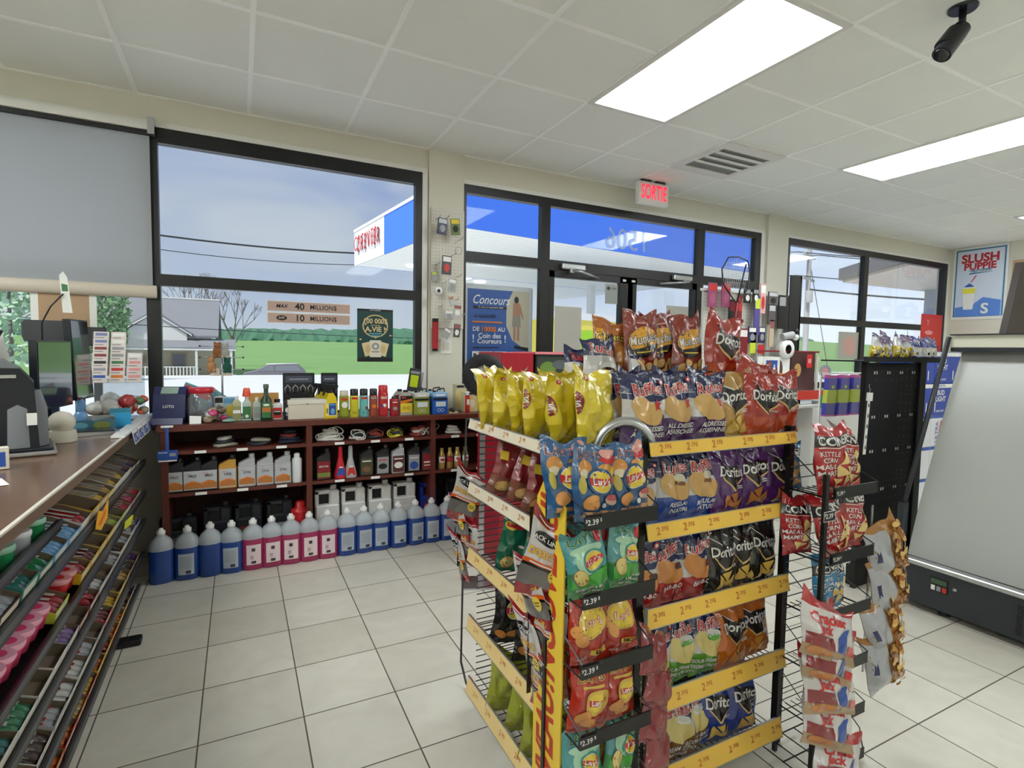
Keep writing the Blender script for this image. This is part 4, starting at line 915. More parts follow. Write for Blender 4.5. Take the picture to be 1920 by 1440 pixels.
PLAN = {'top': [('dark brown', 'dark brown'), ('dark brown', 'purple'), ('white', 'purple'), ('white', 'yellow'), ('white', 'yellow'), ('yellow', 'gold'), ('gold', 'yellow'), ('yellow', None), ('white', 'red'), ('light blue', 'light blue'), ('light blue', 'light blue'), ('teal', 'green'), ('teal', 'teal'), ('dark brown', 'silver'), ('green', 'green'), ('teal', 'white')],
        'second': [('maroon', 'red'), ('maroon', 'pink'), ('white', 'red'), ('lime', None), ('white', 'lime'), ('yellow', None), ('yellow', None), ('yellow', 'maroon'), ('yellow', 'red'), ('red', 'red*'), ('lime', 'red'), ('pink', 'pink*'), ('pink', 'pink*'), ('white', 'pink*'), ('pink', 'green*'), ('pink', 'pink')],
        'third': [('blue', 'silver'), ('white', 'silver'), ('white', 'silver'), ('white', 'dark brown'), ('silver', 'silver'), ('silver', None), ('silver', 'white'), ('maroon', 'red'), ('maroon', None), ('silver', 'violet'), ('white', None), ('white', None), ('white', 'green'), ('white', 'teal'), ('gold', 'gold'), ('blue', 'blue'), ('dark brown', 'blue')],
        'fourth': [('dark brown', 'purple'), ('maroon', 'dark brown'), ('gold', 'gold'), ('yellow', None), ('gold', 'yellow'), ('red', 'maroon'), ('silver', None), ('white', 'silver'), ('white', 'white'), ('white', 'white'), ('silver', 'silver'), ('white', 'dark brown'), ('dark brown', None), ('maroon', 'violet'), ('dark brown', 'silver'), ('dark brown', 'maroon')],
        'lowest': [('purple', 'dark brown'), ('gold', 'dark brown'), ('yellow', 'orange'), ('orange', 'orange'), ('yellow', 'red'), ('yellow', 'orange'), ('red', 'yellow'), ('orange', 'gold'), ('red', 'orange'), ('orange', 'orange'), ('orange', None), ('red', None), ('orange', 'orange'), ('orange', 'red'), ('orange', 'orange')]}
rc = random.Random(77)
for nm, z, y0, y1 in TIERS[1:]:
    y = y1 - .09; plan = PLAN[nm]
    hmax = {'top': .08, 'second': .075, 'third': .065, 'fourth': .075, 'lowest': .07}[nm]
    for i, (cb, cc) in enumerate(plan):
        if i >= 15: break
        wd = rc.uniform(.125, .15); dp = .2
        y -= wd/2
        M0 = Matrix.Translation((CX-.016, y, z+.004)) @ Matrix.Rotation(rad(90), 4, 'Z') @ Matrix.Rotation(TILT, 4, 'X')
        tub = bool(cc) and cc.endswith('*'); ccn = cc.rstrip('*') if cc else None
        if not tub:
            m = mat('carton_' + cb.replace(' ', '_'), PAL[cb], rough=.5)
            b = MB(); fh = rc.uniform(.028, .04); bh = hmax*.72
            b.box(-wd/2, wd/2, 0, dp, 0, .002, BOXIN); b.box(-wd/2, wd/2, 0, .002, 0, fh, m); b.box(-wd/2, wd/2, dp-.002, dp, 0, bh, BOXIN)
            for s_ in (-1, 1):
                xo = s_*(wd/2-.001); b.prism([(.002, .002), (dp-.002, .002), (dp-.002, bh), (dp*.45, bh*.95), (.002, fh)], m if s_ < 0 else BOXIN, 'x', xo-.001, xo+.001)
            b.box(-wd*.4, wd*.4, -.0004, 0, fh*.2, fh*.8, mat('carton_print', (236, 226, 206)))
            o = solo('candy_carton', b, '%s open candy carton, %s from the far end of the %s rack tier' % (cb, ORD[i], nm), 'carton', group='cartons on the candy rack')
            o.matrix_world = M0
        if ccn and tub:
            for k in range(2):
                for q in range(2):
                    o = tag(ob('gum_tub', tub_mesh(ccn)), '%s round gum tub at the %s place from the far end of the %s tier' % (ccn, ORD[i], nm), 'tub', 'gum tubs %s %s' % (nm, ORD[i]))
                    o.matrix_world = M0 @ Matrix.Translation(((k-.5)*.07, .05+.075*q, .003)) @ Matrix.Rotation(rc.uniform(-.1, .1), 4, 'Z')
        elif ccn:
            n = 3 if rc.random() < .35 else 4
            for k in range(n):
                o = tag(ob('candy_bar', bar_mesh(ccn)), '%s wrapped candy bar in carton %s from the far end, %s tier' % (ccn, ORD[i], nm), 'candy bar', 'bars %s %s' % (nm, ORD[i]))
                o.matrix_world = M0 @ Matrix.Translation(((k-(n-1)/2)*(wd-.012)/n, .085+rc.uniform(-.004, .004), .006)) @ Matrix.Rotation(rc.uniform(-.12, .12), 4, 'Z') @ Matrix.Rotation(rad(4), 4, 'X')
        y -= wd/2 + .004
# green and grey tubs standing on the highest short tier, near the camera
for k, (c_, yy) in enumerate((('teal', 1.62), ('green', 1.74), ('silver', 1.86), ('green', 1.98), ('teal', 1.50))):
    for q in range(1):
        o = tag(ob('gum_tub', tub_mesh(c_)), '%s gum tub beneath the counter edge, %s from the near end of the highest rail' % (c_, ORD[(k+1) % 5]), 'tub', 'tubs under the counter edge')
        o.location = (CX-.055, yy, .765)
ob('tray', MB().box(CX-.2, CX-.012, -.5, 2.06, .76, .764, BLACKW), t)
# torn orange flap card hanging over the second rail
fl = MB(); pts = [(0, 0), (.05, -.02), (.115, .01), (.13, .08), (.075, .045), (.03, .06)]
fl.prism(pts, mat('flap_orange', (240, 176, 50), rough=.5), 'y', -.001, .001); fl.prism([(.02, .008), (.05, .0), (.095, .03), (.1, .05), (.05, .025)], mat('flap_red', (230, 110, 40)), 'y', -.0016, -.001)
solo('torn_flap', fl, 'torn yellow and orange carton flap bending over the top rail of the rack', 'carton flap', (CX+.012, 2.42, .655), (0, 0, rad(82)))
fl = MB(); fl.prism([(0, 0), (.09, -.005), (.13, .03), (.1, .035), (.02, .03)], mat('flap_lime', (214, 216, 60), rough=.5), 'y', -.001, .001)
solo('torn_flap', fl, 'lime yellow carton flap bending over the second rail further away', 'carton flap', (CX+.012, 2.95, .49), (0, 0, rad(82)))

# ---- lottery ticket strip on the far counter edge
for k in range(5):
    b = MB(); b.box(-.065, .065, -.002, 0, -.055, .01, PAPER); panel(b, [Rc(-.056, .056, -.05, -.004, ink('ticket_blue', (84, 104, 180))), E(-.02, -.03, .016, .012, ink('ticket_pale', (180, 190, 226))), E(.025, -.02, .018, .01, INKW), T('6/49', 0, -.028, .018, ink('navy', (30, 36, 90)), .01)], y=-.002)
    solo('lottery_card', b, 'blue and white card on the counter edge, %s from the far end' % ORD[k], 'card', (CX+.02, 3.86-.155*k, CZ-.002), (rad(-10), 0, rad(90)), 'cards along the counter edge')
solo('edge_rail', MB().box(-.53, CX+.014, 3.02, 3.96, CZ+.0025, CZ+.012, WHITE), 'white plastic strip holding the blue cards on the counter edge', 'strip')

# ---- things on the counter
NAVYB = plas('device_black', (26, 30, 38), .25); DS = plas('device_grey', (120, 124, 130), .25)
t = thing('lottery_terminal', 'tall black lottery terminal with silver front at the left edge', 'terminal', (-.835, 2.74, CZ+.0015), (0, 0, rad(15)))
ob('base', MB().box(-.21, .17, -.14, .15, 0, .018, SILVER, .006), t); ob('plinth', MB().box(-.2, .16, -.13, .14, .018, .03, NAVYB, .004), t)
ob('body', MB().prism([(-.17, .03), (.12, .03), (.11, .28), (.07, .335), (-.17, .345)], NAVYB, 'y', -.105, .12), t)
ob('front_panel', MB().lathe([(.09, .032), (.088, .18), (.07, .25)], DS, 20, (.06, -.03), sy=.9), t)
ob('badge', MB().box(.085, .115, -.125, -.112, .12, .165, WHITE), t)
ob('paper_slot', MB().box(-.16, .06, -.11, -.1, .3, .312, SILVER), t); ob('top_cover', MB().prism([(-.17, .345), (.07, .336), (.02, .37), (-.16, .385)], DS, 'y', -.09, .11), t)
t = thing('register_screen', 'white backed register screen on a black arm at the far left', 'screen', (-1.06, 2.98, CZ+.0015), (0, 0, rad(25)))
ob('screen', MB().prism([(-.2, .32), (.2, .33), (.17, .5), (-.2, .5)], WHITE, 'y', 0, .03), t); ob('arm', MB().prism([(0, .0), (.05, 0), (.09, .33), (.17, .48), (.155, .49), (.06, .34)], NAVYB, 'y', -.06, -.03), t)
ob('hinge', MB().ball((.03, -.04, .33), .055, NAVYB, 12, 8).cone((.1, -.04, .2), (.17, -.04, .33), .02, .016, NAVYB), t); ob('base', MB().box(-.1, .14, -.1, .1, 0, .02, NAVYB), t)
t = thing('roll_dispenser', 'cream rounded tape dispenser under the screens', 'dispenser', (-.70, 3.0, CZ+.0015))
ob('base', MB().lathe([(.052, 0), (.054, .01), (.05, .05)], OFFW, 20), t); ob('dome', MB().ball((0, 0, .085), .05, OFFW, 18, 10), t)
SCR = mat('dark_screen', (16, 18, 20), rough=.03, spec=1.0, coat=1)
def monitor(label, y0, y1, z0, z1, x, lean, stand):
    t = thing('customer_screen', label, 'screen', (x, y0, CZ+.0015), (0, 0, rad(82)), 'customer facing screens')
    W, h0, h1 = y1-y0, z0-CZ, z1-CZ; M = Matrix.Translation((0, 0, h0)) @ Matrix.Rotation(lean, 4, 'X')
    ob('bezel', MB().box(0, W, .001, .03, 0, h1-h0, NAVYB, M=M), t); ob('glass', MB().box(.008, W-.008, -.001, .001, .008, h1-h0-.008, SCR, M=M), t)
    ob('stand', MB().box(W*.4, W*.6, .01, .04, .01, h0+.02, NAVYB).box(W*.2, W*.8, -.02, .12, 0, .012, NAVYB), t)
monitor('wide glossy customer screen mirroring the green meadow, nearer one', 3.0, 3.33, 1.035, 1.345, -.775, 0, 1)
monitor('taller glossy screen behind the nearer one, mirroring sky and meadow', 3.36, 3.57, 1.05, 1.455, -.72, rad(-3), 1)
solo('key_pad', MB().prism([(-.12, 0), (.12, 0), (.12, .012), (-.12, .022)], SILVER, 'y', -.07, .07).box(-.1, .1, -.055, .055, .0, .024, NAVYB, M=Matrix.Translation((0, 0, -.001)) @ Matrix.Rotation(rad(2), 4, 'Y')), 'flat silver key pad with dark keys on the counter', 'key pad', (-.655, 3.20, CZ+.0015), (0, 0, rad(20)))
def open_box(name, label, x, y, w_, d, h, m, rz, inner, fill=None):
    t = thing(name, label, 'box', (x, y, CZ+.0015), (0, 0, rz)); b = MB()
    b.box(-w_/2, w_/2, -d/2, d/2, 0, .003, m); b.box(-w_/2, w_/2, -d/2, -d/2+.003, .003, h, m); b.box(-w_/2, w_/2, d/2-.003, d/2, .003, h*1.2, inner); b.box(-w_/2, -w_/2+.003, -d/2+.003, d/2-.003, .003, h, inner); b.box(w_/2-.003, w_/2, -d/2+.003, d/2-.003, .003, h, m)
    ob('carton', b, t)
    if fill:
        for k in range(6): ob('gum_pack', MB().box(-w_*.42+k*w_*.14, -w_*.42+k*w_*.14+w_*.1, -d*.4, d*.4, .004, h*.8, fill[k % len(fill)], .002), t)
    return t
b = open_box('gum_box', 'blue and green printed gum box with diagonal packs on the counter', -.665, 3.36, .19, .11, .055, ink('teal_print', (66, 110, 128)), rad(12), SILVER, [INKW, INKC, ink('aqua', (70, 150, 170))])
c = MB(); panel(c, [E(-.05, .03, .035, .016, INKC), E(.04, .03, .035, .018, ink('olive', (120, 130, 60))), Rc(-.08, .0, .008, .012, INKW)], y=-.0556); ob('print', c, b)
open_box('gum_box', 'bright cyan gum box beside the printed one', -.565, 3.48, .09, .09, .075, ink('cyan_box', (40, 160, 214)), rad(10), ink('aqua', (70, 150, 170)))
solo('toy_figure', MB().ball((0, 0, .05), .04, plas('ice_blue', (120, 170, 220), .15, alpha=.85), 12, 8, .8, .7, 1.2).ball((0, 0, .115), .028, plas('ice_blue', (120, 170, 220)), 10, 7, .8, .8, 1.5), 'translucent light blue rounded toy on the counter', 'toy', (-.72, 3.42, CZ+.0015))
bagheap('sweets_bags', 'heap of clear bags with red and white sweets below the slip rack', 'sweets', -.63, 3.66, CZ+.0015, .2, .12, .19, [F_WH, foil('clearish', (214, 220, 224)), foil('red', (200, 50, 60)), F_WH, F_BR], 31)
bagheap('sweets_bags', 'orange and white sweets bags next to the blue terminal', 'sweets', -.53, 3.74, CZ+.0015, .12, .1, .16, [F_OR, F_WH, F_OR, F_GN, F_TN], 32)
# slip rack
t = thing('slip_rack', 'stepped clear rack of lottery slips before the left window', 'rack', (-.62, 3.84, CZ+.0015))
ob('back_plate', MB().box(-.13, .115, .03, .034, 0, .5, CLEAR), t); ob('base', MB().box(-.13, .13, -.1, .034, 0, .006, CLEAR), t)
for rw in range(7):
    z0 = .235 + .04*rw - .02; y_ = -.08 + .015*rw; n = 3 if rw < 4 else 2
    ob('shelf', MB().box(-.125, -.125+.082*n, y_, y_+.014, z0-.003, z0, CLEAR), t)
    for k in range(n):
        c1 = [[INKB, INKO, ink('rose', (226, 150, 150))], [INKG, INKR, ink('rose', (226, 150, 150))], [INKK, INKN, ink('rose', (226, 150, 150))], [INKM, INKG, INKW], [INKM, INKG], [ink('slip_blue', (120, 130, 180)), INKW], [ink('slip_blue', (120, 130, 180)), INKW]][rw][k]
        b = MB(); b.box(-.036, .036, 0, .003, 0, .05, ink('slip', (226, 214, 208))); panel(b, [Rc(-.028, .028, .026, .042, c1), Rc(-.03, .012, .012, .018, INKG)])
        solo('lottery_slip', b, 'lottery slip stack, row %s from the bottom, place %s from the left' % (ORD[rw], ORD[k]), 'slips', (-.62-.125+.04+.082*k, 3.84+y_+.003, CZ+.0015+z0), (rad(-8), 0, 0), 'lottery slips')
t = thing('tablet_holder', 'black tablet back with rounded corners standing before the left window', 'tablet', (-.93, 3.86, CZ+.0015))
ob('panel', MB().prism([(-.13, .47), (-.12, .44), (.13, .44), (.13, .55), (.12, .56), (-.115, .56), (-.13, .545)], plas('slate_black', (56, 58, 64)), 'y', 0, .02), t); ob('stand', MB().box(-.02, .02, 0, .02, 0, .44, NAVYB).box(-.1, .1, -.05, .07, 0, .01, NAVYB), t)
t = thing('tablet_holder', 'black tablet back with a chrome edge right of the taller screen', 'tablet', (-.72, 3.9, CZ+.0015))
ob('panel', MB().box(-.07, .03, 0, .02, .42, .53, plas('slate_black', (56, 58, 64)), .006), t); ob('stand', MB().box(-.04, 0, .02, .04, 0, .5, NAVYB), t)
solo('wobbler_sign', MB().prism([(-.012, -.12), (.03, -.12), (.012, .07), (-.005, .1), (-.022, .08)], WHITE, 'y', 0, .002).prism([(-.012, -.005), (.014, -.005), (.012, .03), (-.014, .035)], INKN, 'y', -.001, 0), 'slim white pointed promotional wobbler above the screens', 'sign', (-.83, 3.7, 1.62))
solo('sign_holder_wire', MB().tube([(-.005, 0, 1.6), (-.06, 0, 1.53), (-.1, 0, 1.44), (-.1, .01, .903)], .004, BLACKW, 6), 'bent black wire holding up the white wobbler sign', 'wire', (-.83, 3.69, 0))
solo('small_box', MB().box(-.06, .03, 0, .04, 0, .075, OFFW, .002).box(-.055, .02, -.001, 0, .01, .06, INKB), 'small cream and blue box at the left edge of the counter', 'box', (-.735, 2.40, CZ+.0015), (0, 0, rad(20)))
solo('paper_sheet', MB().box(-.05, .05, -.06, .06, 0, .001, PAPER), 'white paper sheet lying on the near counter edge', 'paper', (-.70, 2.17, CZ+.0015), (0, 0, rad(25)))
# ---- roller blind and papers on the left window
t = thing('roller_blind', 'pale grey roller blind drawn over the top of the left window', 'blind', (-1.37, 3.99, 0))
BL = bpy.data.materials.new('blind_fabric'); BL.use_nodes = True; nt = BL.node_tree; nt.nodes.clear()
o_ = nt.nodes.new('ShaderNodeOutputMaterial'); d_ = nt.nodes.new('ShaderNodeBsdfDiffuse'); d_.inputs[0].default_value = rgb(204, 208, 214); tl_ = nt.nodes.new('ShaderNodeBsdfTranslucent'); tl_.inputs[0].default_value = rgb(212, 214, 216)
x_ = nt.nodes.new('ShaderNodeMixShader'); x_.inputs[0].default_value = .5; nt.links.new(d_.outputs[0], x_.inputs[1]); nt.links.new(tl_.outputs[0], x_.inputs[2]); nt.links.new(x_.outputs[0], o_.inputs[0])
ob('fabric', MB().box(-.93, .905, .0, .002, 1.69, 2.6, BL), t)
ob('bottom_rail', MB().lathe([(.036, -.93), (.04, -.92), (.04, .92), (.036, .925)], mat('blind_rail', (208, 198, 182), rough=.4), 16, M=Matrix.Translation((0, 0, 1.66)) @ Matrix.Rotation(pi/2, 4, 'Y'), sx=1.0, sy=.5), t)
ob('cassette', MB().box(-.95, .93, -.03, .01, 2.625, 2.665, WHITEP).box(-.95, .915, -.02, .01, 2.597, 2.62, BLACKM), t); ob('bracket', MB().box(.9, .935, -.04, .01, 2.60, 2.70, SILVER), t)
t = thing('window_notice', 'brown paper notice with white side strips on the left window', 'notice', (-.905, 4.0, 0))
ob('sheet', MB().box(-.115, .12, 0, .002, 1.40, 1.66, mat('brown_paper', (178, 146, 112))), t); ob('strip', MB().box(-.15, -.115, 0, .003, 1.40, 1.66, WHITE), t); ob('strip', MB().box(.12, .155, 0, .003, 1.40, 1.66, WHITE), t)

# ================================================================ NOTICES ON THE GLASS
PB = ink('pink_beige', (196, 168, 156))
for z, a, b_, lb in ((1.615, '40', 'MAX', 'pink beige sticker reading 40 million on the second window'), (1.535, '10', '649', 'pink beige sticker reading 10 million just below the first one')):
    l, r = at_y(502, 570, 4.045).x, at_y(656, 570, 4.045).x; c = MB(); w_ = (r-l)/2
    c.box(-w_-.006, w_+.006, 0, .002, -.037, .037, WHITE)
    panel(c, [Rc(-w_, w_, -.032, .032, PB), T(a, -w_*.25, 0, .062, INKK, .025), T('MILLION$', w_*.33, 0, .045, INKK, .01, sx=.92)] + ([E(-w_*.68, 0, .034, .018, INKK), T(b_, -w_*.68, 0, .026, PB, .02)] if b_ == '649' else [T(b_, -w_*.68, 0, .034, INKK, .02, .3)]))
    solo('lotto_sticker', c, lb, 'sticker', ((l+r)/2, 4.052, z))
t = thing('lottery_poster', 'dark green poster with 100 000 dollars offer on the second window', 'poster', (at_y(704, 620, 4.045).x, 4.05, 1.43))
DG = ink('deep_green', (22, 66, 66)); CRM = ink('cream', (232, 214, 170)); GLD = ink('gold', (214, 186, 130))
c = MB(); c.box(-.132, .132, 0, .003, -.195, .195, DG); W0 = .132
sh = [Rc(-W0, W0, -.195, -.165, INKK), Rc(-W0, W0, .178, .195, INKK), T('LOTO-QUEBEC', 0, .186, .012, INKW), O(0, .07, .095, .085, .9, GLD), T('100 000$', 0, .105, .05, CRM, .02, sx=.95), T('PAR ANNEE', 0, .075, .013, CRM), T('A VIE !', 0, .045, .052, CRM, .025),
      Rc(-.05, .05, .01, .018, INKC), Rc(-.045, .045, -.006, .002, INKC)]
for x_, r_ in ((-.055, .25), (.055, -.25)): sh.append((move(poly_tris([(-.035, -.05), (.035, -.05), (.035, .05), (-.035, .05)]), x_, -.1, r_), CRM))
sh += [(poly_tris([(-.042, -.16), (.042, -.16), (.042, -.035), (-.042, -.035)]), ink('card_white', (230, 222, 206))), O(0, -.08, .028, .026, .5, INKG), Rc(-.028, .028, -.125, -.115, INKG), E(-.055, -.1, .02, .03, GLD), E(.055, -.1, .02, .03, GLD)]
for k in range(7): sh.append(E(-.11+.035*k*1.05, -.03+.16*((k*37) % 10)/10-.0, .009, .006, GLD, .5*k))
panel(c, sh); ob('sheet', c, t)
for n_, (x_, z_) in enumerate((('1', 0),)): pass
# gothic number on the transom, read from behind
c = MB(); nb = [tuple((-x, y) for x, y in tr_) for tr_ in text_tris('1506', .27, .004, 0, .95)]
c.decal(nb, mat('etched_gold', (196, 204, 186), rough=.5, alpha=.55), lambda x, z: (x, 0, z)); solo('door_number', c, 'large reversed street number 1506 on the glass above the doors', 'number', (at_y(1178, 455, 4.05).x, 4.054, 2.37))
solo('door_sticker', panel(MB().box(-.07, .07, 0, .002, -.09, .09, ink('grey_notice', (150, 154, 150))), [E(-.035, .05, .02, .016, INKK), Rc(.0, .055, .04, .06, ink('dgrey', (110, 112, 110))), Rc(-.06, .06, -.01, .0, INKG), Rc(-.06, .06, -.04, -.03, INKG)]), 'small grey notice at the top of the left door glass', 'notice', (3.07, 4.046, 1.87))
for (pa, pb_, z0, z1, lb, yy) in ((1040, 1090, 1.2, 1.73, 'blank grey sheet taped low on the left door glass', 4.046), (1249, 1290, 1.3, 1.80, 'blank pale sheet on the right door glass', 4.046), (1208, 1245, 1.3, 1.66, 'second blank sheet left of the pale one on the right door', 4.046)):
    l, r = at_y(pa, 600, yy).x, at_y(pb_, 600, yy).x; solo('blank_sheet', MB().box(l, r, 0, .002, z0, z1, ink('sheet_grey', (176, 172, 164))), lb, 'sheet', (0, yy, 0))
# ================================================================ SNACK BAGS
def sstep(a, b, x):
    t = min(1, max(0, (x-a)/(b-a))); return t*t*(3-2*t)
def bag_fn(w, h, d, seed, flop=.0, twist=.0, lean=0.0):
    r_ = random.Random(seed); p = [r_.uniform(0, 6.28) for _ in range(8)]; k1, k2 = r_.uniform(5, 8), r_.uniform(6, 10)
    tear = r_.uniform(-.012, .012)
    def f(x, z, off=0, side=-1):
        u = max(-1, min(1, 2*x/w)); v = max(0, min(1, z/h))
        vv = (v-.05)/.89
        e = max(0, sin(pi*min(1, max(0, vv))))**.5 * (1.12 - .3*v)
        s = max(0, 1-abs(u)**2.6)**.62
        t = d/2*e*s
        t += d*.14*e*s*sin(k1*u+p[0]+2*v)*sin(k2*v+p[1]) - d*.12*e*s*max(0, 1-abs(u*1.6-.9*sin(p[2])+.7*(v-.6)*cos(p[3]))*4.5)
        top = math.exp(-((v-.84)/.09)**2); bot = math.exp(-((v-.13)/.07)**2)
        t += d*.13*(top+bot)*s*sin(9*u+p[2]) * (1 if side < 0 else .6)
        t += d*.09*e*s*sin(4*u+9*v+p[3]) + d*.04*e*s*abs(sin(6*u-7*v+p[5])); t = max(t, .0004)
        X_ = x*(1.04-.06*e*(1-.3*abs(u))) + .004*sin(7*v+p[4])*abs(u) + twist*h*(v*v)
        fl = sstep(.9, 1, v)
        yb = flop*fl + .006*sin(3*u+p[5])*sstep(.75, 1, v) + .004*sin(2.5*u+p[6])*(1-sstep(0, .2, v)) + lean*v*v
        zz = z + (.016*u*u - .004)*sstep(.72, 1, v) + .012*e*s*sin(3*u+4*v+p[1])*.2 + (.010*u*sin(p[7]) + .006*cos(5*u+p[3]))*sstep(.8, 1, v) + tear*u*v
        return (X_, yb + side*(t*(1 if side < 0 else .8) + off), zz)
    return f
def make_bag(w, h, d, bands, shapes, seed, flop=0.0, twist=0.0, lean=0.0, nu=14, nv=20, edge=None):
    f = bag_fn(w, h, d, seed, flop, twist, lean); b = MB()
    mats_ = [m for _, m in bands]
    def bm(v):
        for lim, m in bands:
            if v <= lim: return m
        return bands[-1][1]
    for side in (-1, 1):
        vs = [f(-w/2+w*i/nu, h*j/nv, 0, side) for j in range(nv+1) for i in range(nu+1)]
        for m in dict.fromkeys(mats_):
            fs = []
            for j in range(nv):
                if bm((j+.5)/nv) is not m: continue
                for i in range(nu):
                    q = (j*(nu+1)+i, j*(nu+1)+i+1, (j+1)*(nu+1)+i+1, (j+1)*(nu+1)+i); fs.append(q if side < 0 else q[::-1])
            b.add(vs, fs, m, True)
    F = [[f(-w/2+w*i/nu, h*j/nv, 0, -1) for i in range(nu+1)] for j in range(nv+1)]
    def on(x, z, o):            # a point on the front film itself, o in front of it
        a, c = (x/w+.5)*nu, z/h*nv; i, j = max(0, min(nu-1, int(a))), max(0, min(nv-1, int(c))); a, c = min(1, max(0, a-i)), min(1, max(0, c-j))
        q = [F[j][i][k]*(1-a)*(1-c)+F[j][i+1][k]*a*(1-c)+F[j+1][i][k]*(1-a)*c+F[j+1][i+1][k]*a*c for k in range(3)]
        return (q[0], q[1]-o, q[2])
    for i, (tr_, m) in enumerate(shapes):
        cl = [t for t in tr_ if all(abs(x) < w*.52 and -.002 < z < h*1.01 for x, z in t)] if False else tr_
        cl = tri_split(cl, w/11)
        cl = [t for t in cl if abs(sum(p[0] for p in t)/3) < w*.49 and 0 < sum(p[1] for p in t)/3 < h*.985]
        b.decal(cl, m, lambda x, z, o=.0010+.00028*i: on(x, z, o), smooth=True)
    return b
FM = lambda n, c: foil(n, c)
PT = lambda n, c: mat('bagprint_' + n, tuple(int(q*.92) for q in c), rough=.25, bump=.45, bscale=16, coat=.5)
W_, R_, K_, Y_, N_, P_ = PT('white', (236, 234, 230)), PT('red', (206, 44, 46)), PT('black', (22, 20, 22)), PT('yellow', (240, 206, 70)), PT('navy', (28, 38, 92)), PT('purple', (96, 44, 110))
CH, CHD, GR, BRN = PT('chip', (220, 176, 106)), PT('chip_dark', (206, 130, 62)), PT('green', (96, 170, 66)), PT('brown', (132, 82, 46))
def lays_logo(x, z, s, ring=None, o=W_):
    r = [E(x, z, .5*s, .46*s, o), E(x, z, .47*s, .43*s, Y_), (poly_tris([(x-.5*s, z-.16*s), (x-.2*s, z-.2*s), (x+.2*s, z-.12*s), (x+.52*s, z-.02*s), (x+.5*s, z+.22*s), (x+.1*s, z+.16*s), (x-.3*s, z+.1*s), (x-.5*s, z+.14*s)]), R_)]
    if ring: r.insert(0, E(x, z, .62*s, .57*s, ring))
    return r + [T("Lay's", x, z+.0*s, .40*s, W_, .02, .15, rot=.08)]
def chip(x, z, rx, rz, rot=0, m=None): return [E(x, z, rx*1.06, rz*1.06, PT('chip_edge', (190, 130, 60)), rot, 14), E(x, z, rx, rz, m or CH, rot, 14)]
def nacho(x, z, s, rot, m=None):
    c, q = cos(rot), sin(rot); tri = [(-s, -s*.6), (s, -s*.5), (.1*s, s*.9)]
    return [(poly_tris([(x+a*c-b_*q, z+a*q+b_*c) for a, b_ in tri]), m or CHD)]
def wav(A, k): return lambda x, y: (x, y + A*sin(k*x))
def ruffles(bot, botn, word, chipm=None, extra=()):
    w, h = .15, .21
    bands = [(.34, FM(botn, bot)), (.70, FM('ruffles_white', (228, 226, 224))), (1, FM('navy', (28, 38, 92)))]
    sh = [Pg([(-.075, .145), (.075, .145), (.075, .150), (.045, .128), (.02, .150), (-.02, .125), (-.05, .148), (-.075, .13)], N_), Pg([(.0, .07), (.045, .10), (.075, .075), (.075, .06), (.0, .06)], FM(botn, bot)), Pg([(-.075, .07), (-.03, .05), (.0, .075), (-.0, .06), (-.075, .055)], FM(botn, bot))]
    for k in range(5): sh.append(E(-.022+.012*k, .105-.004*k, .026, .03, chipm or CH, -.5))
    sh += [E(-.012, .10, .05, .032, chipm or CH, -.55), E(-.03, .118, .03, .024, chipm or CH, .3)]
    sh += list(extra)
    sh += [T('Ruffles', 0, .160, .046, W_, .05, .1, sx=.82, rot=.08, warp=wav(.003, 60)), T('Ruffles', 0, .160, .046, R_, .015, .1, sx=.82, rot=.08, warp=wav(.003, 60)), E(.055, .185, .008, .008, R_), E(.055, .185, .004, .004, W_)]
    ln = word.split('|')
    for i, s in enumerate(ln): sh.append(T(s, .006, .050-.018*i, .0185 if len(s) < 14 else .0155, W_, .02, .2, sx=.9 if len(s) > 10 else 1))
    return w, h, .055, bands, sh
def doritos(col, nm, chipm=None, small='NACHO', bottom=None):
    w, h = .15, .21; m = FM(nm, col); m2 = FM(nm + '_low', bottom) if bottom else m
    sh = [Pg([(-.05, .175), (-.012, .15), (.02, .155), (.052, .14), (-.004, .075), (-.03, .12)], K_), Pg([(-.045, .15), (.06, .148), (.056, .118), (.0, .075), (-.042, .118)], K_),
          Pg([(-.052, .178), (-.049, .178), (-.01, .153), (-.012, .150)], W_), Pg([(-.002, .070), (.062, .112), (.058, .114), (-.003, .077)], PT('gold_line', (226, 190, 120))), Pg([(-.044, .114), (-.002, .070), (-.003, .078), (-.040, .116)], PT('gold_line', (226, 190, 120))),
          T('Doritos', .004, .131, .044, W_, .022, .05, sx=.84)]
    sh += [T(small, .03, .085, .010, W_, .01)] if small == 'NACHO' and nm == 'doritos_red' else [Rc(.018, .05, .086, .089, W_), Rc(.022, .05, .080, .083, W_)] + nacho(-.018, .035, .028, .3, chipm) + nacho(.03, .03, .03, -.4, chipm) + nacho(.005, .055, .022, 1.4, PT('chip_lit', (232, 160, 80)) if not chipm else chipm)
    return w, h, .055, [(.3, m2), (1, m)], sh
LB = FM('lays_blue', (52, 104, 158)); LT = FM('lays_teal', (84, 168, 172)); LG_ = FM('lays_green', (66, 150, 82)); LR = FM('lays_red', (196, 52, 34)); DRED = FM('dark_red', (150, 34, 42)); YEL = FM('yellow', (255, 228, 46))
D = {}
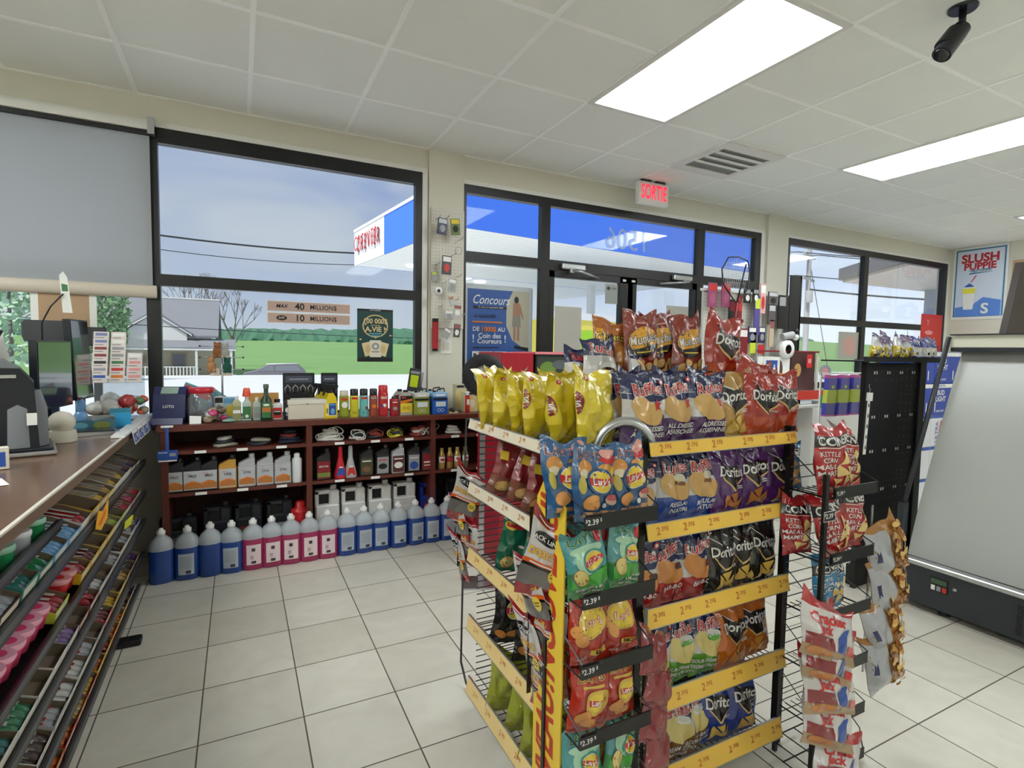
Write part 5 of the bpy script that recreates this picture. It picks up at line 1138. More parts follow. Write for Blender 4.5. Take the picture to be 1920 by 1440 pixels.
D['buffalo'] = (.115, .178, .05, [(1, LB)], [T('LAYS', -.018, .150, .03, PT('pinkish', (226, 160, 150)), .03, 0), T('LAYS', -.018, .150, .03, PT('dark_line', (70, 50, 60)), .0, 0), E(.032, .145, .022, .010, R_), E(.03, .160, .018, .012, PT('pinkish', (226, 160, 150))),
    E(-.032, .120, .017, .02, PT('tiger', (208, 140, 60))), E(-.034, .108, .012, .01, PT('cream', (232, 216, 180))), E(.02, .124, .022, .012, PT('wing', (216, 150, 60))), E(.044, .118, .010, .012, PT('lime_y', (220, 200, 70))), E(.046, .10, .009, .012, PT('salmon', (200, 90, 90))), E(-.042, .085, .008, .02, PT('olive_y', (196, 180, 80)))] +
    lays_logo(.005, .092, .058, PT('steel_blue', (44, 80, 120))) + chip(-.022, .045, .02, .016, .3, PT('chip_orange', (230, 160, 90))) + [E(.034, .05, .02, .013, PT('bowl', (226, 190, 170))), E(.034, .056, .017, .008, PT('salmon', (200, 90, 90))), E(.012, .036, .006, .006, W_), Rc(-.04, .045, .012, .024, PT('banner', (214, 160, 110))), T('BUFFALO', .004, .018, .0125, PT('dark_line', (70, 50, 60)), .02)])
D['lime'] = (.115, .178, .05, [(.38, LG_), (1, LT)], [T('LAYS', -.008, .15, .032, PT('light_green', (150, 206, 140)), .04), T('LAYS', -.008, .15, .032, PT('dark_green', (34, 90, 70)), .005), E(.04, .146, .011, .014, R_), E(0, .1, .036, .034, PT('pale_green', (170, 214, 180))), E(.0, .125, .045, .012, PT('pale_green', (170, 214, 180))), Pg([(-.05, .06), (.05, .07), (.055, .03), (-.05, .03)], PT('mid_green', (80, 176, 70)))] +
    lays_logo(.012, .095, .05, PT('sea', (60, 150, 130))) + chip(-.028, .06, .017, .022, .3, PT('chip_pale', (226, 206, 130))) + [T('SWEET LIME & SEA SALT', .004, .030, .0085, W_, .02, .1, rot=.1), T('LIME ET POP SALE', .004, .018, .0085, W_, .02, .1, rot=.1)])
D['bbq'] = (.115, .178, .05, [(1, LR)], [T('LAYS', -.002, .154, .02, PT('gold', (226, 186, 80)), .03), E(.0, .108, .043, .043, PT('dark_line', (70, 50, 60))), E(.0, .108, .041, .041, PT('gold', (226, 186, 80))), E(.0, .108, .033, .034, Y_)] + [T("Lay's", 0, .108, .028, R_, .05, .15, rot=.08), T("Lay's", 0, .108, .028, W_, .0, .15, rot=.08)] +
    chip(-.032, .07, .014, .018, .4, PT('chip_orange', (230, 160, 90))) + chip(-.045, .095, .01, .016, .1, PT('chip_orange', (230, 160, 90))) + [Rc(-.01, .04, .028, .042, PT('gold', (226, 186, 80))), T('BBQ', .014, .035, .013, K_, .03), T('BAR-B-Q', -.03, .02, .008, W_, .01)])
D['stax'] = (.115, .178, .05, [(.72, LR), (1, FM('red_top', (206, 48, 40)))], [T('LAYS', -.006, .138, .034, PT('gold', (226, 186, 80)), .05, .1), T('LAYS', -.006, .138, .034, PT('dark_gold', (120, 84, 30)), .0, .1), Rc(-.03, .03, .112, .119, PT('gold', (226, 186, 80)))] + [E(.014, .075, .038, .032, PT('gold', (226, 186, 80)), .3)] + lays_logo(.014, .075, .05, None, Y_) + chip(-.026, .045, .02, .016, .3, PT('chip_orange', (230, 160, 90))) + chip(-.01, .028, .02, .012, .1, PT('chip_orange', (230, 160, 90))))
D['plain_yellow'] = (.15, .21, .065, [(1, YEL)], [E(-.080, .125, .024, .034, DRED), T('s', -.071, .125, .036, W_, .01, .1), E(-.04, .188, .007, .007, R_), E(-.04, .188, .003, .003, W_)])
D['yellow_blank'] = (.15, .21, .065, [(1, YEL)], [E(-.04, .188, .007, .007, R_), E(-.04, .188, .003, .003, W_)])
D['maroon'] = (.14, .20, .05, [(.28, FM('maroon_low', (150, 90, 70))), (1, DRED)], [E(.04, .165, .012, .012, R_), E(.04, .165, .006, .006, W_), Rc(-.06, -.03, .12, .15, Y_)] + chip(-.02, .03, .03, .018, .2) + chip(.035, .035, .026, .016, -.3))
D['deep_green'] = (.14, .20, .05, [(1, FM('deep_green', (22, 110, 78)))], [E(-.045, .15, .02, .014, Y_), Rc(-.06, .0, .145, .158, R_)] + chip(-.035, .03, .022, .02, .2, PT('chip_pale', (226, 206, 130))) + chip(.03, .045, .014, .014, .2, PT('chip_pale', (226, 206, 130))) + [E(.0, .09, .012, .005, W_)])
D['black_lays'] = (.14, .20, .05, [(1, FM('black', (26, 24, 26)))], lays_logo(.0, .12, .07) + chip(.0, .04, .022, .012, .2, CHD) + chip(.035, .03, .022, .012, .5, CHD) + chip(-.04, .035, .02, .012, -.4, CHD))
D['yellow_green'] = (.14, .21, .055, [(1, FM('yellow_green', (176, 182, 50)))], [E(.02, .12, .02, .03, R_), T('ys', .02, .12, .03, W_, .02, .1), Pg([(-.07, .06), (.02, .05), (.07, .08), (.07, .02), (-.07, .02)], PT('olive_print', (150, 150, 40)))])
D['orange_bag'] = (.14, .20, .05, [(1, FM('orange2', (222, 110, 30)))], chip(0, .05, .03, .02))
D['all_dressed'] = ruffles((88, 44, 108), 'purple_low', 'ALL DRESSED|ASSAISONNEES', extra=[Pg([(.022, .12), (.03, .134), (.036, .124), (.048, .126), (.042, .114), (.046, .104), (.034, .106), (.026, .10), (.026, .11)], R_)])
D['regular'] = ruffles((36, 82, 178), 'blue_low', 'REGULAR|NATURE', CH, [E(.01, .132, .022, .012, PT('jar_lid', (226, 216, 190))), Rc(-.008, .028, .108, .12, BRN)])
D['barbq'] = ruffles((190, 40, 44), 'red_low', 'BAR-B-Q', PT('chip_bbq', (214, 140, 70)), [E(.035, .108, .018, .010, PT('sauce', (90, 40, 30)))])
D['sour_cream'] = ruffles((100, 172, 52), 'green_low', 'SOUR CREAM & ONION|CREME SURE ET OIGNON', PT('chip_pale', (226, 206, 130)), [E(.012, .132, .026, .013, W_), E(.012, .122, .024, .012, GR), E(.012, .134, .018, .008, PT('dip', (214, 216, 206)))])
D['bacon'] = ruffles((140, 92, 40), 'brown_low', 'CREAM & BACON|CREME SURE ET BACON', PT('chip_pale', (226, 206, 130)), [E(.012, .132, .026, .013, W_), E(.012, .134, .018, .008, PT('dip', (214, 216, 206)))])
D['dip'] = (.13, .18, .05, [(.72, FM('ruffles_white', (228, 226, 224))), (1, FM('navy', (28, 38, 92)))], [T('Ruffles', 0, .145, .042, W_, .05, .1, sx=.8, rot=-.15), T('Ruffles', 0, .145, .042, R_, .015, .1, sx=.8, rot=-.15), E(.012, .07, .046, .036, PT('bowl_w', (240, 238, 232))), E(.012, .068, .036, .024, PT('beans', (70, 36, 26))), E(.02, .07, .018, .010, PT('salsa', (150, 60, 40))), E(-.035, .055, .022, .014, PT('crinkle', (206, 100, 50)), .5), E(-.03, .045, .022, .010, PT('crinkle', (206, 100, 50)), .2), Rc(.03, .062, .01, .03, R_)])
D['spicy'] = (.12, .18, .05, [(.3, FM('purple_low', (88, 44, 108))), (.72, FM('ruffles_white', (228, 226, 224))), (1, FM('navy', (28, 38, 92)))], [T('Ruffles', 0, .145, .04, R_, .03, .1, sx=.8), Pg([(-.05, .02), (.03, .03), (.04, .06), (-.04, .065)], PT('magenta', (150, 40, 100))), T('SPICY', -.005, .045, .02, W_, .02, .1)] + chip(-.01, .09, .03, .022))
D['doritos_red'] = doritos((186, 42, 26), 'doritos_red', None, 'NACHO', (206, 78, 34))
D['doritos_gold'] = doritos((206, 160, 84), 'doritos_gold', PT('chip_gold', (232, 190, 90)), 'BOLD', (226, 176, 70))
D['doritos_purple'] = doritos((92, 38, 120), 'doritos_purple', CHD, 'SWEET CHILI')
D['doritos_black'] = doritos((30, 30, 28), 'doritos_black', PT('chip_gold', (232, 190, 90)), 'SMOKIN BBQ')
D['doritos_orange'] = doritos((214, 112, 20), 'doritos_orange', PT('chip_o', (226, 150, 60)), 'ZESTY CHEESE')
D['doritos_blue'] = doritos((28, 62, 160), 'doritos_blue', PT('chip_gold', (232, 190, 90)), 'COOL RANCH')
D['munchies'] = (.115, .21, .05, [(1, FM('munchies', (156, 48, 30)))], [E(0, .125, .052, .042, K_, .15), E(.0, .132, .049, .036, PT('amber2', (236, 170, 50)), .15), T('Munchies', 0, .134, .036, K_, .05, .1, sx=.66, rot=.15), T('Munchies', 0, .134, .036, W_, .01, .1, sx=.66, rot=.15), Pg([(-.045, .105), (.045, .12), (.03, .092), (-.03, .088)], K_), Rc(-.026, .026, .096, .100, Y_), Rc(-.014, .014, .178, .183, PT('pinkish', (226, 160, 150)))] +
    sum([[E(x, z, .013, .013, PT('nut_edge', (190, 130, 70)), 0, 12), E(x-.001, z+.001, .011, .011, PT('nut', (232, 190, 120)), 0, 12)] for x, z in ((-.036, .055), (-.012, .066), (.014, .056), (.038, .066), (-.024, .034), (.002, .038), (.028, .034), (.04, .044))], []))
D['cheetos'] = (.115, .20, .05, [(.6, FM('cheetos', (226, 140, 40))), (1, FM('cheetos_top', (206, 120, 50)))], [Pg([(-.05, .06), (-.02, .1), (-.03, .17), (-.05, .17)], PT('amber2', (236, 170, 50))), T('Cheetos', .0, .145, .034, K_, .07, 0, sx=.9), T('Cheetos', .0, .145, .034, Y_, .015, 0, sx=.9)] + [E(-.02+.02*k, .05+.01*(k % 2), .008, .022, CHD, .4*k) for k in range(3)])
def corners(c, nm, lines, cc=None):
    return (.125, .19, .055, [(.70, FM(nm, c)), (.86, FM('black', (26, 24, 26))), (1, FM(nm, c))], [T('CORNERS', .006, .147, .031, W_, .03, .05, sx=.88), Rc(-.055, .055, .129, .131, W_)] + [T(s, -.028, .112-.018*i, .019, W_, .01, sx=.85) for i, s in enumerate(lines)] + sum([nacho(x, z, .022, r0, PT('pop', (240, 206, 130))) for x, z, r0 in ((.022, .10, .2), (.035, .07, 1.2), (.01, .06, 2.4), (.03, .035, .4), (-.01, .03, 3.0))], []))
D['corners_red'] = corners((196, 34, 40), 'corn_red', ['KETTLE', 'CORN', 'MAIS A LA', 'MARMITE'])
D['corners_blue'] = corners((60, 150, 200), 'corn_blue', ['WHITE', 'CHEDDAR', 'BLANC'])
D['corners_green'] = corners((44, 132, 110), 'corn_green', ['SEA', 'SALT'])
D['cracker'] = (.14, .105, .04, [(.2, FM('cj_low', (186, 150, 110))), (.84, FM('cj_white', (232, 226, 224))), (1, FM('cj_red', (196, 36, 44)))], [T('Cracker', -.012, .072, .026, R_, .04, 0), T('Jack', -.024, .054, .024, R_, .04, 0), Pg([(-.066, .02), (.0, .02), (-.004, .042), (-.066, .042)], DRED), Pg([(.006, .02), (.03, .018), (.026, .05), (.036, .064), (.02, .058), (.008, .044)], PT('cj_blue', (48, 84, 168))), Rc(.036, .062, .018, .034, R_), E(-.03, .012, .03, .008, CHD)])
D['back_red'] = (.12, .10, .04, [(1, DRED)], [])
NUTM = foil('caramel_nuts', (190, 130, 60)); NUTD = foil('caramel_dark', (140, 84, 36))
for k_, mm in (('nuts', NUTM),):
    r_ = random.Random(5); sh = [(tri, m) for tri, m in [(poly_tris([(-.06, .0), (-.005, .0), (-.0, .13), (-.06, .135)]), FM('nut_label', (196, 198, 204))), (poly_tris([(-.05, .06), (-.04, .06), (-.04, .09), (-.05, .09)]), N_)]]
    for i in range(46): sh.append(E(r_.uniform(.006, .047), r_.uniform(.012, .132), r_.uniform(.005, .009), r_.uniform(.006, .011), (PT('nut_a', (226, 170, 90)), PT('nut_b', (160, 96, 44)), PT('nut_c', (240, 200, 120)))[i % 3], r_.uniform(0, 3), 8))
    D[k_] = (.12, .15, .045, [(1, mm)], sh)
D['jerky'] = (.085, .155, .014, [(.17, FM('jerky_red', (176, 28, 42))), (.42, FM('jerky_grey', (120, 114, 112))), (.88, FM('cj_white', (232, 226, 224))), (1, FM('jerky_red', (176, 28, 42)))], [Rc(-.042, .042, .064, .074, PT('orange_b', (226, 96, 30))), Rc(-.042, .042, .06, .0655, K_), Rc(-.03, .02, .0675, .0705, W_), E(-.008, .12, .026, .012, K_), T("JACK LINK'S", -.006, .118, .012, W_, .02, .1), T('DORITOS', -.004, .09, .019, PT('orange_b', (226, 96, 30)), .05, 0, sx=.86), T('DORITOS', -.004, .09, .019, Y_, .015, 0, sx=.86), E(.022, .056, .012, .015, Y_), Rc(.014, .03, .058, .060, K_), Rc(.014, .03, .052, .054, K_), Rc(-.03, .03, .146, .149, W_)])
BM = {}
def bag(kind, label, loc, rz=0, tilt=0, roll=0, sc_=1.0, group=None, var=0, flop=0, twist=0, lean=0, name='snack_bag', cat='snack bag'):
    key = (kind, var, flop, twist, lean)
    if key not in BM:
        w, h, d, bands, sh = D[kind]; BM[key] = make_bag(w, h, d, bands, sh, sum(map(ord, kind)) + 17*var, flop, twist, lean).mesh(name)
    o = tag(ob(name, BM[key]), label, cat, group)
    o.matrix_world = Matrix.Translation(loc) @ Matrix.Rotation(rz, 4, 'Z') @ Matrix.Rotation(roll, 4, 'Y') @ Matrix.Rotation(tilt, 4, 'X') @ Matrix.Scale(sc_, 4)
    return o

# ================================================================ THE SNACK DISPLAY
GX0, GX1, GY0, GY1 = .74, 1.61, 1.12, 1.80
LV = [1.066, .829, .576, .316, .072]; RH = [.036, .044, .052, .056, .062]
t = thing('snack_gondola', 'black wire snack display with yellow price rails in the middle of the floor', 'display', (0, 0, 0))
for x, y in ((1.0, 1.16), (1.64, 1.17), (1.0, 1.78), (1.60, 1.78)):
    ob('upright', MB().box(x-.012, x+.012, y-.012, y+.012, 0, 1.10, BLACKW), t)
ob('shade_panel', MB().box(1.02, 1.60, 1.36, 1.38, .05, 1.2, BLACKM), t)  # added black sheet, puts the shade of the shelf interior into colour
wg = MB(); z = .09
while z < 1.05: wg.rod((1.0, 1.2, z), (1.0, 1.79, z), .0022, BLACKW, 4); z += .024
for y in (1.25, 1.4, 1.55, 1.7, 1.79): wg.rod((1.0, y, .05), (1.0, y, 1.05), .003, BLACKW, 4)
ob('wire_back', wg, t)
wg = MB(); z = .09
while z < 1.05: wg.rod((.78, 1.795, z), (1.0, 1.795, z), .0022, BLACKW, 4); z += .024
ob('wire_end', wg, t)
for i, z in enumerate(LV):
    s = MB(); n = 26
    for k in range(n+1): s.rod((1.01+k*.6/n, GY0+.01, z), (1.01+k*.6/n, 1.42, z), .002, BLACKW, 4)
    for y in (GY0+.012, 1.28, 1.42): s.rod((1.0, y, z-.003), (1.62, y, z-.003), .003, BLACKW, 4)
    ob('front_shelf', s, t)
    s = MB()
    for k in range(20): s.rod((GX0+.01, 1.22+k*.03, z), (1.0, 1.22+k*.03, z), .002, BLACKW, 4)
    for x in (GX0+.012, .87, .99): s.rod((x, 1.2, z-.003), (x, 1.8, z-.003), .003, BLACKW, 4)
    ob('side_shelf', s, t)
PRT = ink('price_orange', (196, 120, 50))
for i, z in enumerate(LV):
    rh = RH[i]
    M = Matrix.Translation((1.0 if i < 1 else 1.0, GY0, z-.012)) @ Matrix.Rotation(rad(-12), 4, 'X'); L_ = GX1-1.0
    b = MB(); b.box(0, L_, 0, .004, 0, rh, YELLOWP, M=M); b.box(0, L_, -.0015, .0055, rh, rh+.002, SILVER, M=M); b.box(0, L_, -.0015, .0055, -.002, 0, SILVER, M=M)
    for k in range(6):
        for tr_, m in (T('2', -.012, 0, .030, PRT, .02), T('39$', .012, .005, .017, PRT, .02)):
            b.decal([tuple((x+.06+k*.1+(.03 if k > 2 else 0)-.01, y+rh/2) for x, y in q) for q in tr_], m, lambda x, y: tuple(M @ Vector((x, -.0008, y))))
    ob('price_rail', b, t)
    M = Matrix.Translation((GX0, 1.80, z-.012)) @ Matrix.Rotation(rad(-90), 4, 'Z') @ Matrix.Rotation(rad(-12), 4, 'X')
    L_ = .58; m = YELLOWW if i in (0, 1) else mat('price_strip_mid', (236, 206, 140), rough=.35)
    b = MB(); b.box(0, L_, 0, .004, 0, rh*.9, m, M=M); b.box(0, L_, -.0015, .0055, rh*.9, rh*.9+.003, SILVER, M=M); b.box(0, L_, -.0015, .0055, -.002, 0, SILVER, M=M)
    for k in range(5):
        for tr_, mm in (T('2', -.011, 0, .024, PRT, .015), T('39$', .010, .004, .014, PRT, .015)):
            b.decal([tuple((x+.08+k*.11, y+rh*.45) for x, y in q) for q in tr_], mm, lambda x, y: tuple(M @ Vector((x, -.0008, y))))
    ob('price_rail', b, t)
hs = MB(); 
for k in range(16): hs.rod((.90+k*.045, 1.36, 1.215), (.90+k*.045, 1.60, 1.215), .002, BLACKW, 4)
for y in (1.36, 1.6): hs.rod((.88, y, 1.212), (1.60, y, 1.212), .004, BLACKW, 5)
hs.rod((1.12, 1.345, 1.275), (1.60, 1.345, 1.275), .0022, BLACKW, 4)
for x in (1.12, 1.6): hs.rod((x, 1.345, 1.212), (x, 1.345, 1.275), .003, BLACKW, 4)
for x, y in ((.9, 1.6), (1.6, 1.6), (1.6, 1.40)): hs.rod((x, y, 1.06), (x, y, 1.212), .005, BLACKW, 5)
ob('top_shelf', hs, t)
tube = [(.955-.075*cos(a), 1.18+.03*cos(a), 1.06+.085*sin(a)) for a in [pi*i/14 for i in range(15)]]
ob('handle_tube', MB().tube(tube, .013, SILVER, 12), t)

G = 'bags on the front shelves of the snack display'
def row(level, items, y=1.185, tilt=rad(-6), sc_=1.0):
    for i, (px, kind, lb, v) in enumerate(items):
        x = at_y(px, 900, y-.02).x
        bag(kind, lb, (x, y + .008*((i*5) % 3), LV[level]+.004), rad([-3, 2, -2, 4, -4, 1, 3][i % 7]), tilt, rad([1, -1, 2, 0, -2][i % 5]), sc_, G, v)
row(0, [(1213, 'all_dressed', 'all dressed ridged chip bag, leftmost on the top front shelf', 0), (1279, 'all_dressed', 'all dressed ridged chip bag, middle of three on the top shelf', 1), (1334, 'all_dressed', 'all dressed ridged chip bag beside the golden tortilla bag', 2)])
row(0, [(1378, 'doritos_gold', 'golden tortilla chip bag on the top front shelf', 0)], 1.20)
row(0, [(1432, 'doritos_red', 'red tortilla chip bag right of the golden one on the top shelf', 0), (1482, 'doritos_red', 'red tortilla chip bag at the right end of the top shelf', 1)], 1.18, rad(-4))
row(1, [(1205, 'regular', 'blue bottomed regular chip bag mostly hidden behind the left wing', 0), (1280, 'regular', 'blue bottomed regular chip bag, middle of its three', 1), (1325, 'regular', 'blue bottomed regular chip bag beside the purple bags', 2), (1375, 'doritos_purple', 'purple tortilla chip bag, left of three', 0), (1430, 'doritos_purple', 'purple tortilla chip bag, middle of three', 1), (1474, 'doritos_purple', 'purple tortilla chip bag at the right end', 2)])
row(2, [(1215, 'barbq', 'red bottomed barbecue chip bag half hidden behind the left wing', 0), (1272, 'barbq', 'red bottomed barbecue chip bag, second of three', 1), (1322, 'barbq', 'red bottomed barbecue chip bag beside the black bags', 2), (1369, 'doritos_black', 'black tortilla chip bag, left of three', 0), (1412, 'doritos_black', 'black tortilla chip bag, middle of three', 1), (1448, 'doritos_black', 'black tortilla chip bag at the right end', 2)])
row(3, [(1245, 'sour_cream', 'green bottomed sour cream chip bag behind the dark red strip', 0), (1303, 'sour_cream', 'green bottomed sour cream chip bag, middle of three', 1), (1350, 'sour_cream', 'green bottomed sour cream chip bag beside the orange bags', 2), (1396, 'doritos_orange', 'orange tortilla chip bag, left of two', 0), (1442, 'doritos_orange', 'orange tortilla chip bag, right of two', 1)])
row(4, [(1295, 'bacon', 'brown bottomed bacon chip bag on the lowest shelf, left one', 0), (1333, 'bacon', 'brown bottomed bacon chip bag on the lowest shelf, right one', 1), (1372, 'doritos_blue', 'blue tortilla chip bag on the lowest shelf, left one', 0), (1420, 'doritos_blue', 'blue tortilla chip bag on the lowest shelf, right one', 1)])
# darker second rank seen between and above the front bags
for i, (px, kind, lv) in enumerate(((1235, 'all_dressed', 0), (1300, 'all_dressed', 0), (1170, 'all_dressed', 0), (1400, 'doritos_purple', 1), (1300, 'regular', 1), (1390, 'doritos_black', 2), (1300, 'barbq', 2), (1410, 'doritos_orange', 3), (1320, 'sour_cream', 3), (1390, 'doritos_blue', 4))):
    bag(kind, 'rear rank %s bag showing above the front row, shelf %s from the top' % ({'all_dressed': 'navy topped', 'doritos_purple': 'purple', 'regular': 'navy topped', 'doritos_black': 'black', 'barbq': 'red bottomed', 'doritos_orange': 'orange', 'sour_cream': 'green bottomed', 'doritos_blue': 'blue'}[kind], ORD[lv]),
        (at_y(px, 900, 1.27).x, 1.275 + .02*(i % 2), LV[lv]+.004), rad(5*(i % 3)-5), rad(-4), rad(3*(i % 2)), 1.0, G, 3+i % 2)
# jumble on top
bag('all_dressed', 'navy ridged chip bag tipped over behind the top front row', (1.12, 1.30, 1.20), rad(20), rad(-30), rad(38), .9, G, 4)
bag('doritos_red', 'tall red tortilla chip bag standing on the top rack', (at_y(1356, 650, 1.36).x, 1.36, 1.225), rad(2), rad(-6), rad(4), 1.18, G, 2, 0, .06)
bag('doritos_red', 'red tortilla chip bag lying behind the top shelf row', (1.52, 1.30, 1.16), rad(-12), rad(-20), rad(48), 1.0, G, 3)
bag('doritos_red', 'second red tortilla chip bag behind the standing tall one', (1.47, 1.47, 1.235), rad(20), rad(-8), rad(-4), 1.05, G, 4)
bag('doritos_red', 'red tortilla chip bag peaking up behind the right end of the row', (1.56, 1.26, 1.10), rad(-8), rad(-6), rad(6), 1.0, G, 0)
for px, lb, v in ((1204, 'left'), (1247, 'middle'), (1291, 'right')) and ((1204, 'snack mix bag with a round logo, left of three on the top rack', 0), (1247, 'snack mix bag with a round logo, middle one on the top rack', 1), (1291, 'snack mix bag with a round logo, right one on the top rack', 2)):
    bag('munchies', lb, (at_y(px, 640, 1.40).x, 1.405 + .03*(v == 1), 1.222), rad(-2+2*v), rad(-3), 0, 1.18, G, v)
bag('cheetos', 'orange cheese puff bag at the left of the top rack', (at_y(1150, 630, 1.42).x, 1.44, 1.222), rad(-14), rad(-5), rad(3), 1.1, G, 0)
bag('dip', 'white ridged chip bag with a bowl of dip on the top rack', (at_y(1131, 690, 1.37).x, 1.385, 1.19), rad(6), rad(-8), rad(4), 1.05, G, 0)
bag('spicy', 'white and purple spicy chip bag behind the dip one', (at_y(1086, 690, 1.42).x, 1.43, 1.175), rad(-6), rad(-8), rad(10), 1.0, G, 0)
# yellow row on the left
for i, (px, y) in enumerate(((925, 1.70), (955, 1.61), (985, 1.53), (1013, 1.43), (1062, 1.32), (1118, 1.23))):
    bag('plain_yellow' if i > 2 else 'yellow_blank', 'bright yellow chip bag on the top left shelf, %s from the far end' % ORD[i], (at_y(px, 770, y).x, y, LV[0]+.004), rad([30, 16, 24, 18, 22, 14][i]), rad(-5), rad([-3, 3, -2, 2, -3, 1][i]), [.95, .93, .93, .95, .97, 1.02][i], 'yellow chip bags', i % 4, [.02, -.02, .01, .02, -.01, .015][i])
for i, (px, y) in enumerate(((938, 1.78), (1040, 1.52), (1090, 1.42))):
    bag('plain_yellow', 'yellow chip bag in the second rank of the top left shelf, %s' % ('far one', 'middle one', 'near one')[i], (at_y(px, 770, y).x, y, LV[0]+.004), rad(20), rad(-6), rad(4), .95, 'yellow chip bags', 4)
def lrow(lv, kind, n, y0, y1, x, lbl, rz, roll, sc_=1.0):
    for i in range(n):
        y = y0 + (y1-y0)*i/max(1, n-1)
        bag(kind, '%s on the left side shelves, %s from the far end' % (lbl, ORD[i]), (x + .012*(i % 2), y, LV[lv]+.004), rad(rz+4*(i % 3)), rad(-4), rad(roll+3*(i % 2)), sc_, 'bags on the left side shelves', i % 3)
lrow(1, 'maroon', 4, 1.66, 1.30, .825, 'maroon chip bag', -8, 16)
lrow(2, 'deep_green', 3, 1.60, 1.34, .835, 'deep green chip bag', -10, 10)
lrow(3, 'black_lays', 3, 1.62, 1.36, .83, 'black chip bag', -10, 8)
lrow(4, 'yellow_green', 4, 1.62, 1.26, .82, 'yellow green chip bag', -12, 6)
bag('orange_bag', 'orange chip bag beside the black ones on the left side', (.86, 1.27, LV[3]+.004), rad(-10), rad(-4), rad(6), .9, 'bags on the left side shelves')

# ---- left wing: black baskets at the front corner
def basket(t, x0, x1, y0, y1, z, lip=.036, back=.09):
    b = MB(); b.box(x0, x1, y0, y0+.004, z, z+lip, BLACKM); ob('basket_front', b, t)
    b = MB()
    for k in range(9): b.rod((x0+(x1-x0)*k/8, y0+.004, z), (x0+(x1-x0)*k/8, y1, z), .0018, BLACKW, 4)
    for x in (x0, x1):
        b.tube([(x, y0, z+lip), (x, y0+(y1-y0)*.5, z+lip+.03), (x, y1, z+lip+.085)], .0022, BLACKW, 4)
        b.rod((x, y0, z+.002), (x, y1, z+.002), .0022, BLACKW, 4)
    ob('basket_wires', b, t)
def price_card(t, x, y, z, s=1.0, border=False, parent=None):
    b = MB(); b.box(0, .05*s, -.0035, -.001, 0, .027*s, INKK)
    if border:
        for a in ((0, .05*s, 0, .0012), (0, .05*s, .0258*s, .027*s), (0, .0012, 0, .027*s), (.0488*s, .05*s, 0, .027*s)): b.box(a[0], a[1], -.0038, -.0034, a[2], a[3], INKW)
    for tr_, m in (T('$', .005*s, .018*s, .011*s, INKW), T('2.39', .023*s, .014*s, .018*s, INKW, .01), T('$', .045*s, .018*s, .011*s, INKW)): b.decal(tr_, m, lambda u, v: (u, -.0042, v))
    return ob('price_card', b, t, (x, y, z))
t = thing('corner_basket_rack', 'black basket rack hung on the front left corner of the snack display', 'rack', (0, 0, 0))
LZ = [.93, .746, .58, .41, .244, .075]
for i, z in enumerate(LZ):
    basket(t, .695, .905, .985, 1.135, z); price_card(t, .688, .985, z+.006)
for x in (.69, .90): ob('upright', MB().box(x-.006, x+.006, 1.135, 1.147, 0, 1.06, BLACKW), t)
sp_ = MB(); sp_.box(.690, .694, 1.065, 1.20, .0, .96, mat('sign_yellow', (236, 200, 60), rough=.4)); sp_.prism([(1.065, .96), (1.20, .96), (1.16, 1.02), (1.12, 1.02)], mat('sign_yellow', (236, 200, 60)), 'x', .690, .694)
for k in range(2): sp_.decal(move(text_tris('NOUVEAU!', .115, .03, .15, .80), 0, .27 + .47*k, pi/2), mat('sign_text_red', (190, 60, 30)), lambda u, v: (.6894, 1.135-u, v))
ob('side_sign', sp_, t)
GB = 'chip bags in the corner baskets'
for i, (kind, w0, lbl) in enumerate((('buffalo', 0, 'blue illustrated chip bag in the top corner basket'), ('lime', 0, 'teal and green chip bag in the second corner basket'), ('bbq', 0, 'red chip bag with a yellow disc in the third corner basket'), ('stax', 0, 'red and gold lettered chip bag in the fourth corner basket'), ('lime', 1, 'teal chip bag in the fifth corner basket'))):
    for k in range(2):
        x = (.748, .848)[k] if i else (.755, .862)[k]
        bag(kind, lbl + (', left one', ', right one')[k], (x, 1.035+.006*k, LZ[i]+.003), rad([(-2, 3), (-8, 10), (-2, 2), (-6, 8), (-4, 10)][i][k]), rad(-7), rad([(1, -1), (-8, 7), (2, -3), (6, 3), (-3, 12)][i][k]), [1.02, .94, .94, .94, .94][i], GB, k + w0, [0, .02, 0, .03, .02][i]*(1 if k else -1))
bag('buffalo', 'blue illustrated chip bag tucked behind, at the left of the top basket', (.715, 1.085, LZ[0]+.006), rad(-8), rad(-8), rad(-3), 1.04, GB, 2)
for i, k_ in enumerate(('lime', 'bbq', 'bbq', 'stax')):
    bag(k_, 'second rank chip bag tucked low in corner basket number %s' % ORD[i+1], (.80, 1.095, LZ[i+1]-.01), rad(-14), rad(-6), rad(-4), .93, GB, 3)
# dark red foil strip hanging right of the baskets
for i in range(6):
    bag('back_red', 'plain dark red bag back on the hanging strip, %s from its top' % ORD[i], (.945+.006*(i % 2), 1.03-.004*i, .50-.088*i), rad(14), rad(-12), rad(28+(8 if i % 2 else -4)), 1.05, 'dark red bags on a hanging strip', i % 3, .01)
solo('hanging_strip', MB().box(-.006, .006, 0, .002, -.5, .12, CLEAR), 'clear strip carrying the dark red bags', 'strip', (.955, 1.07, .54))
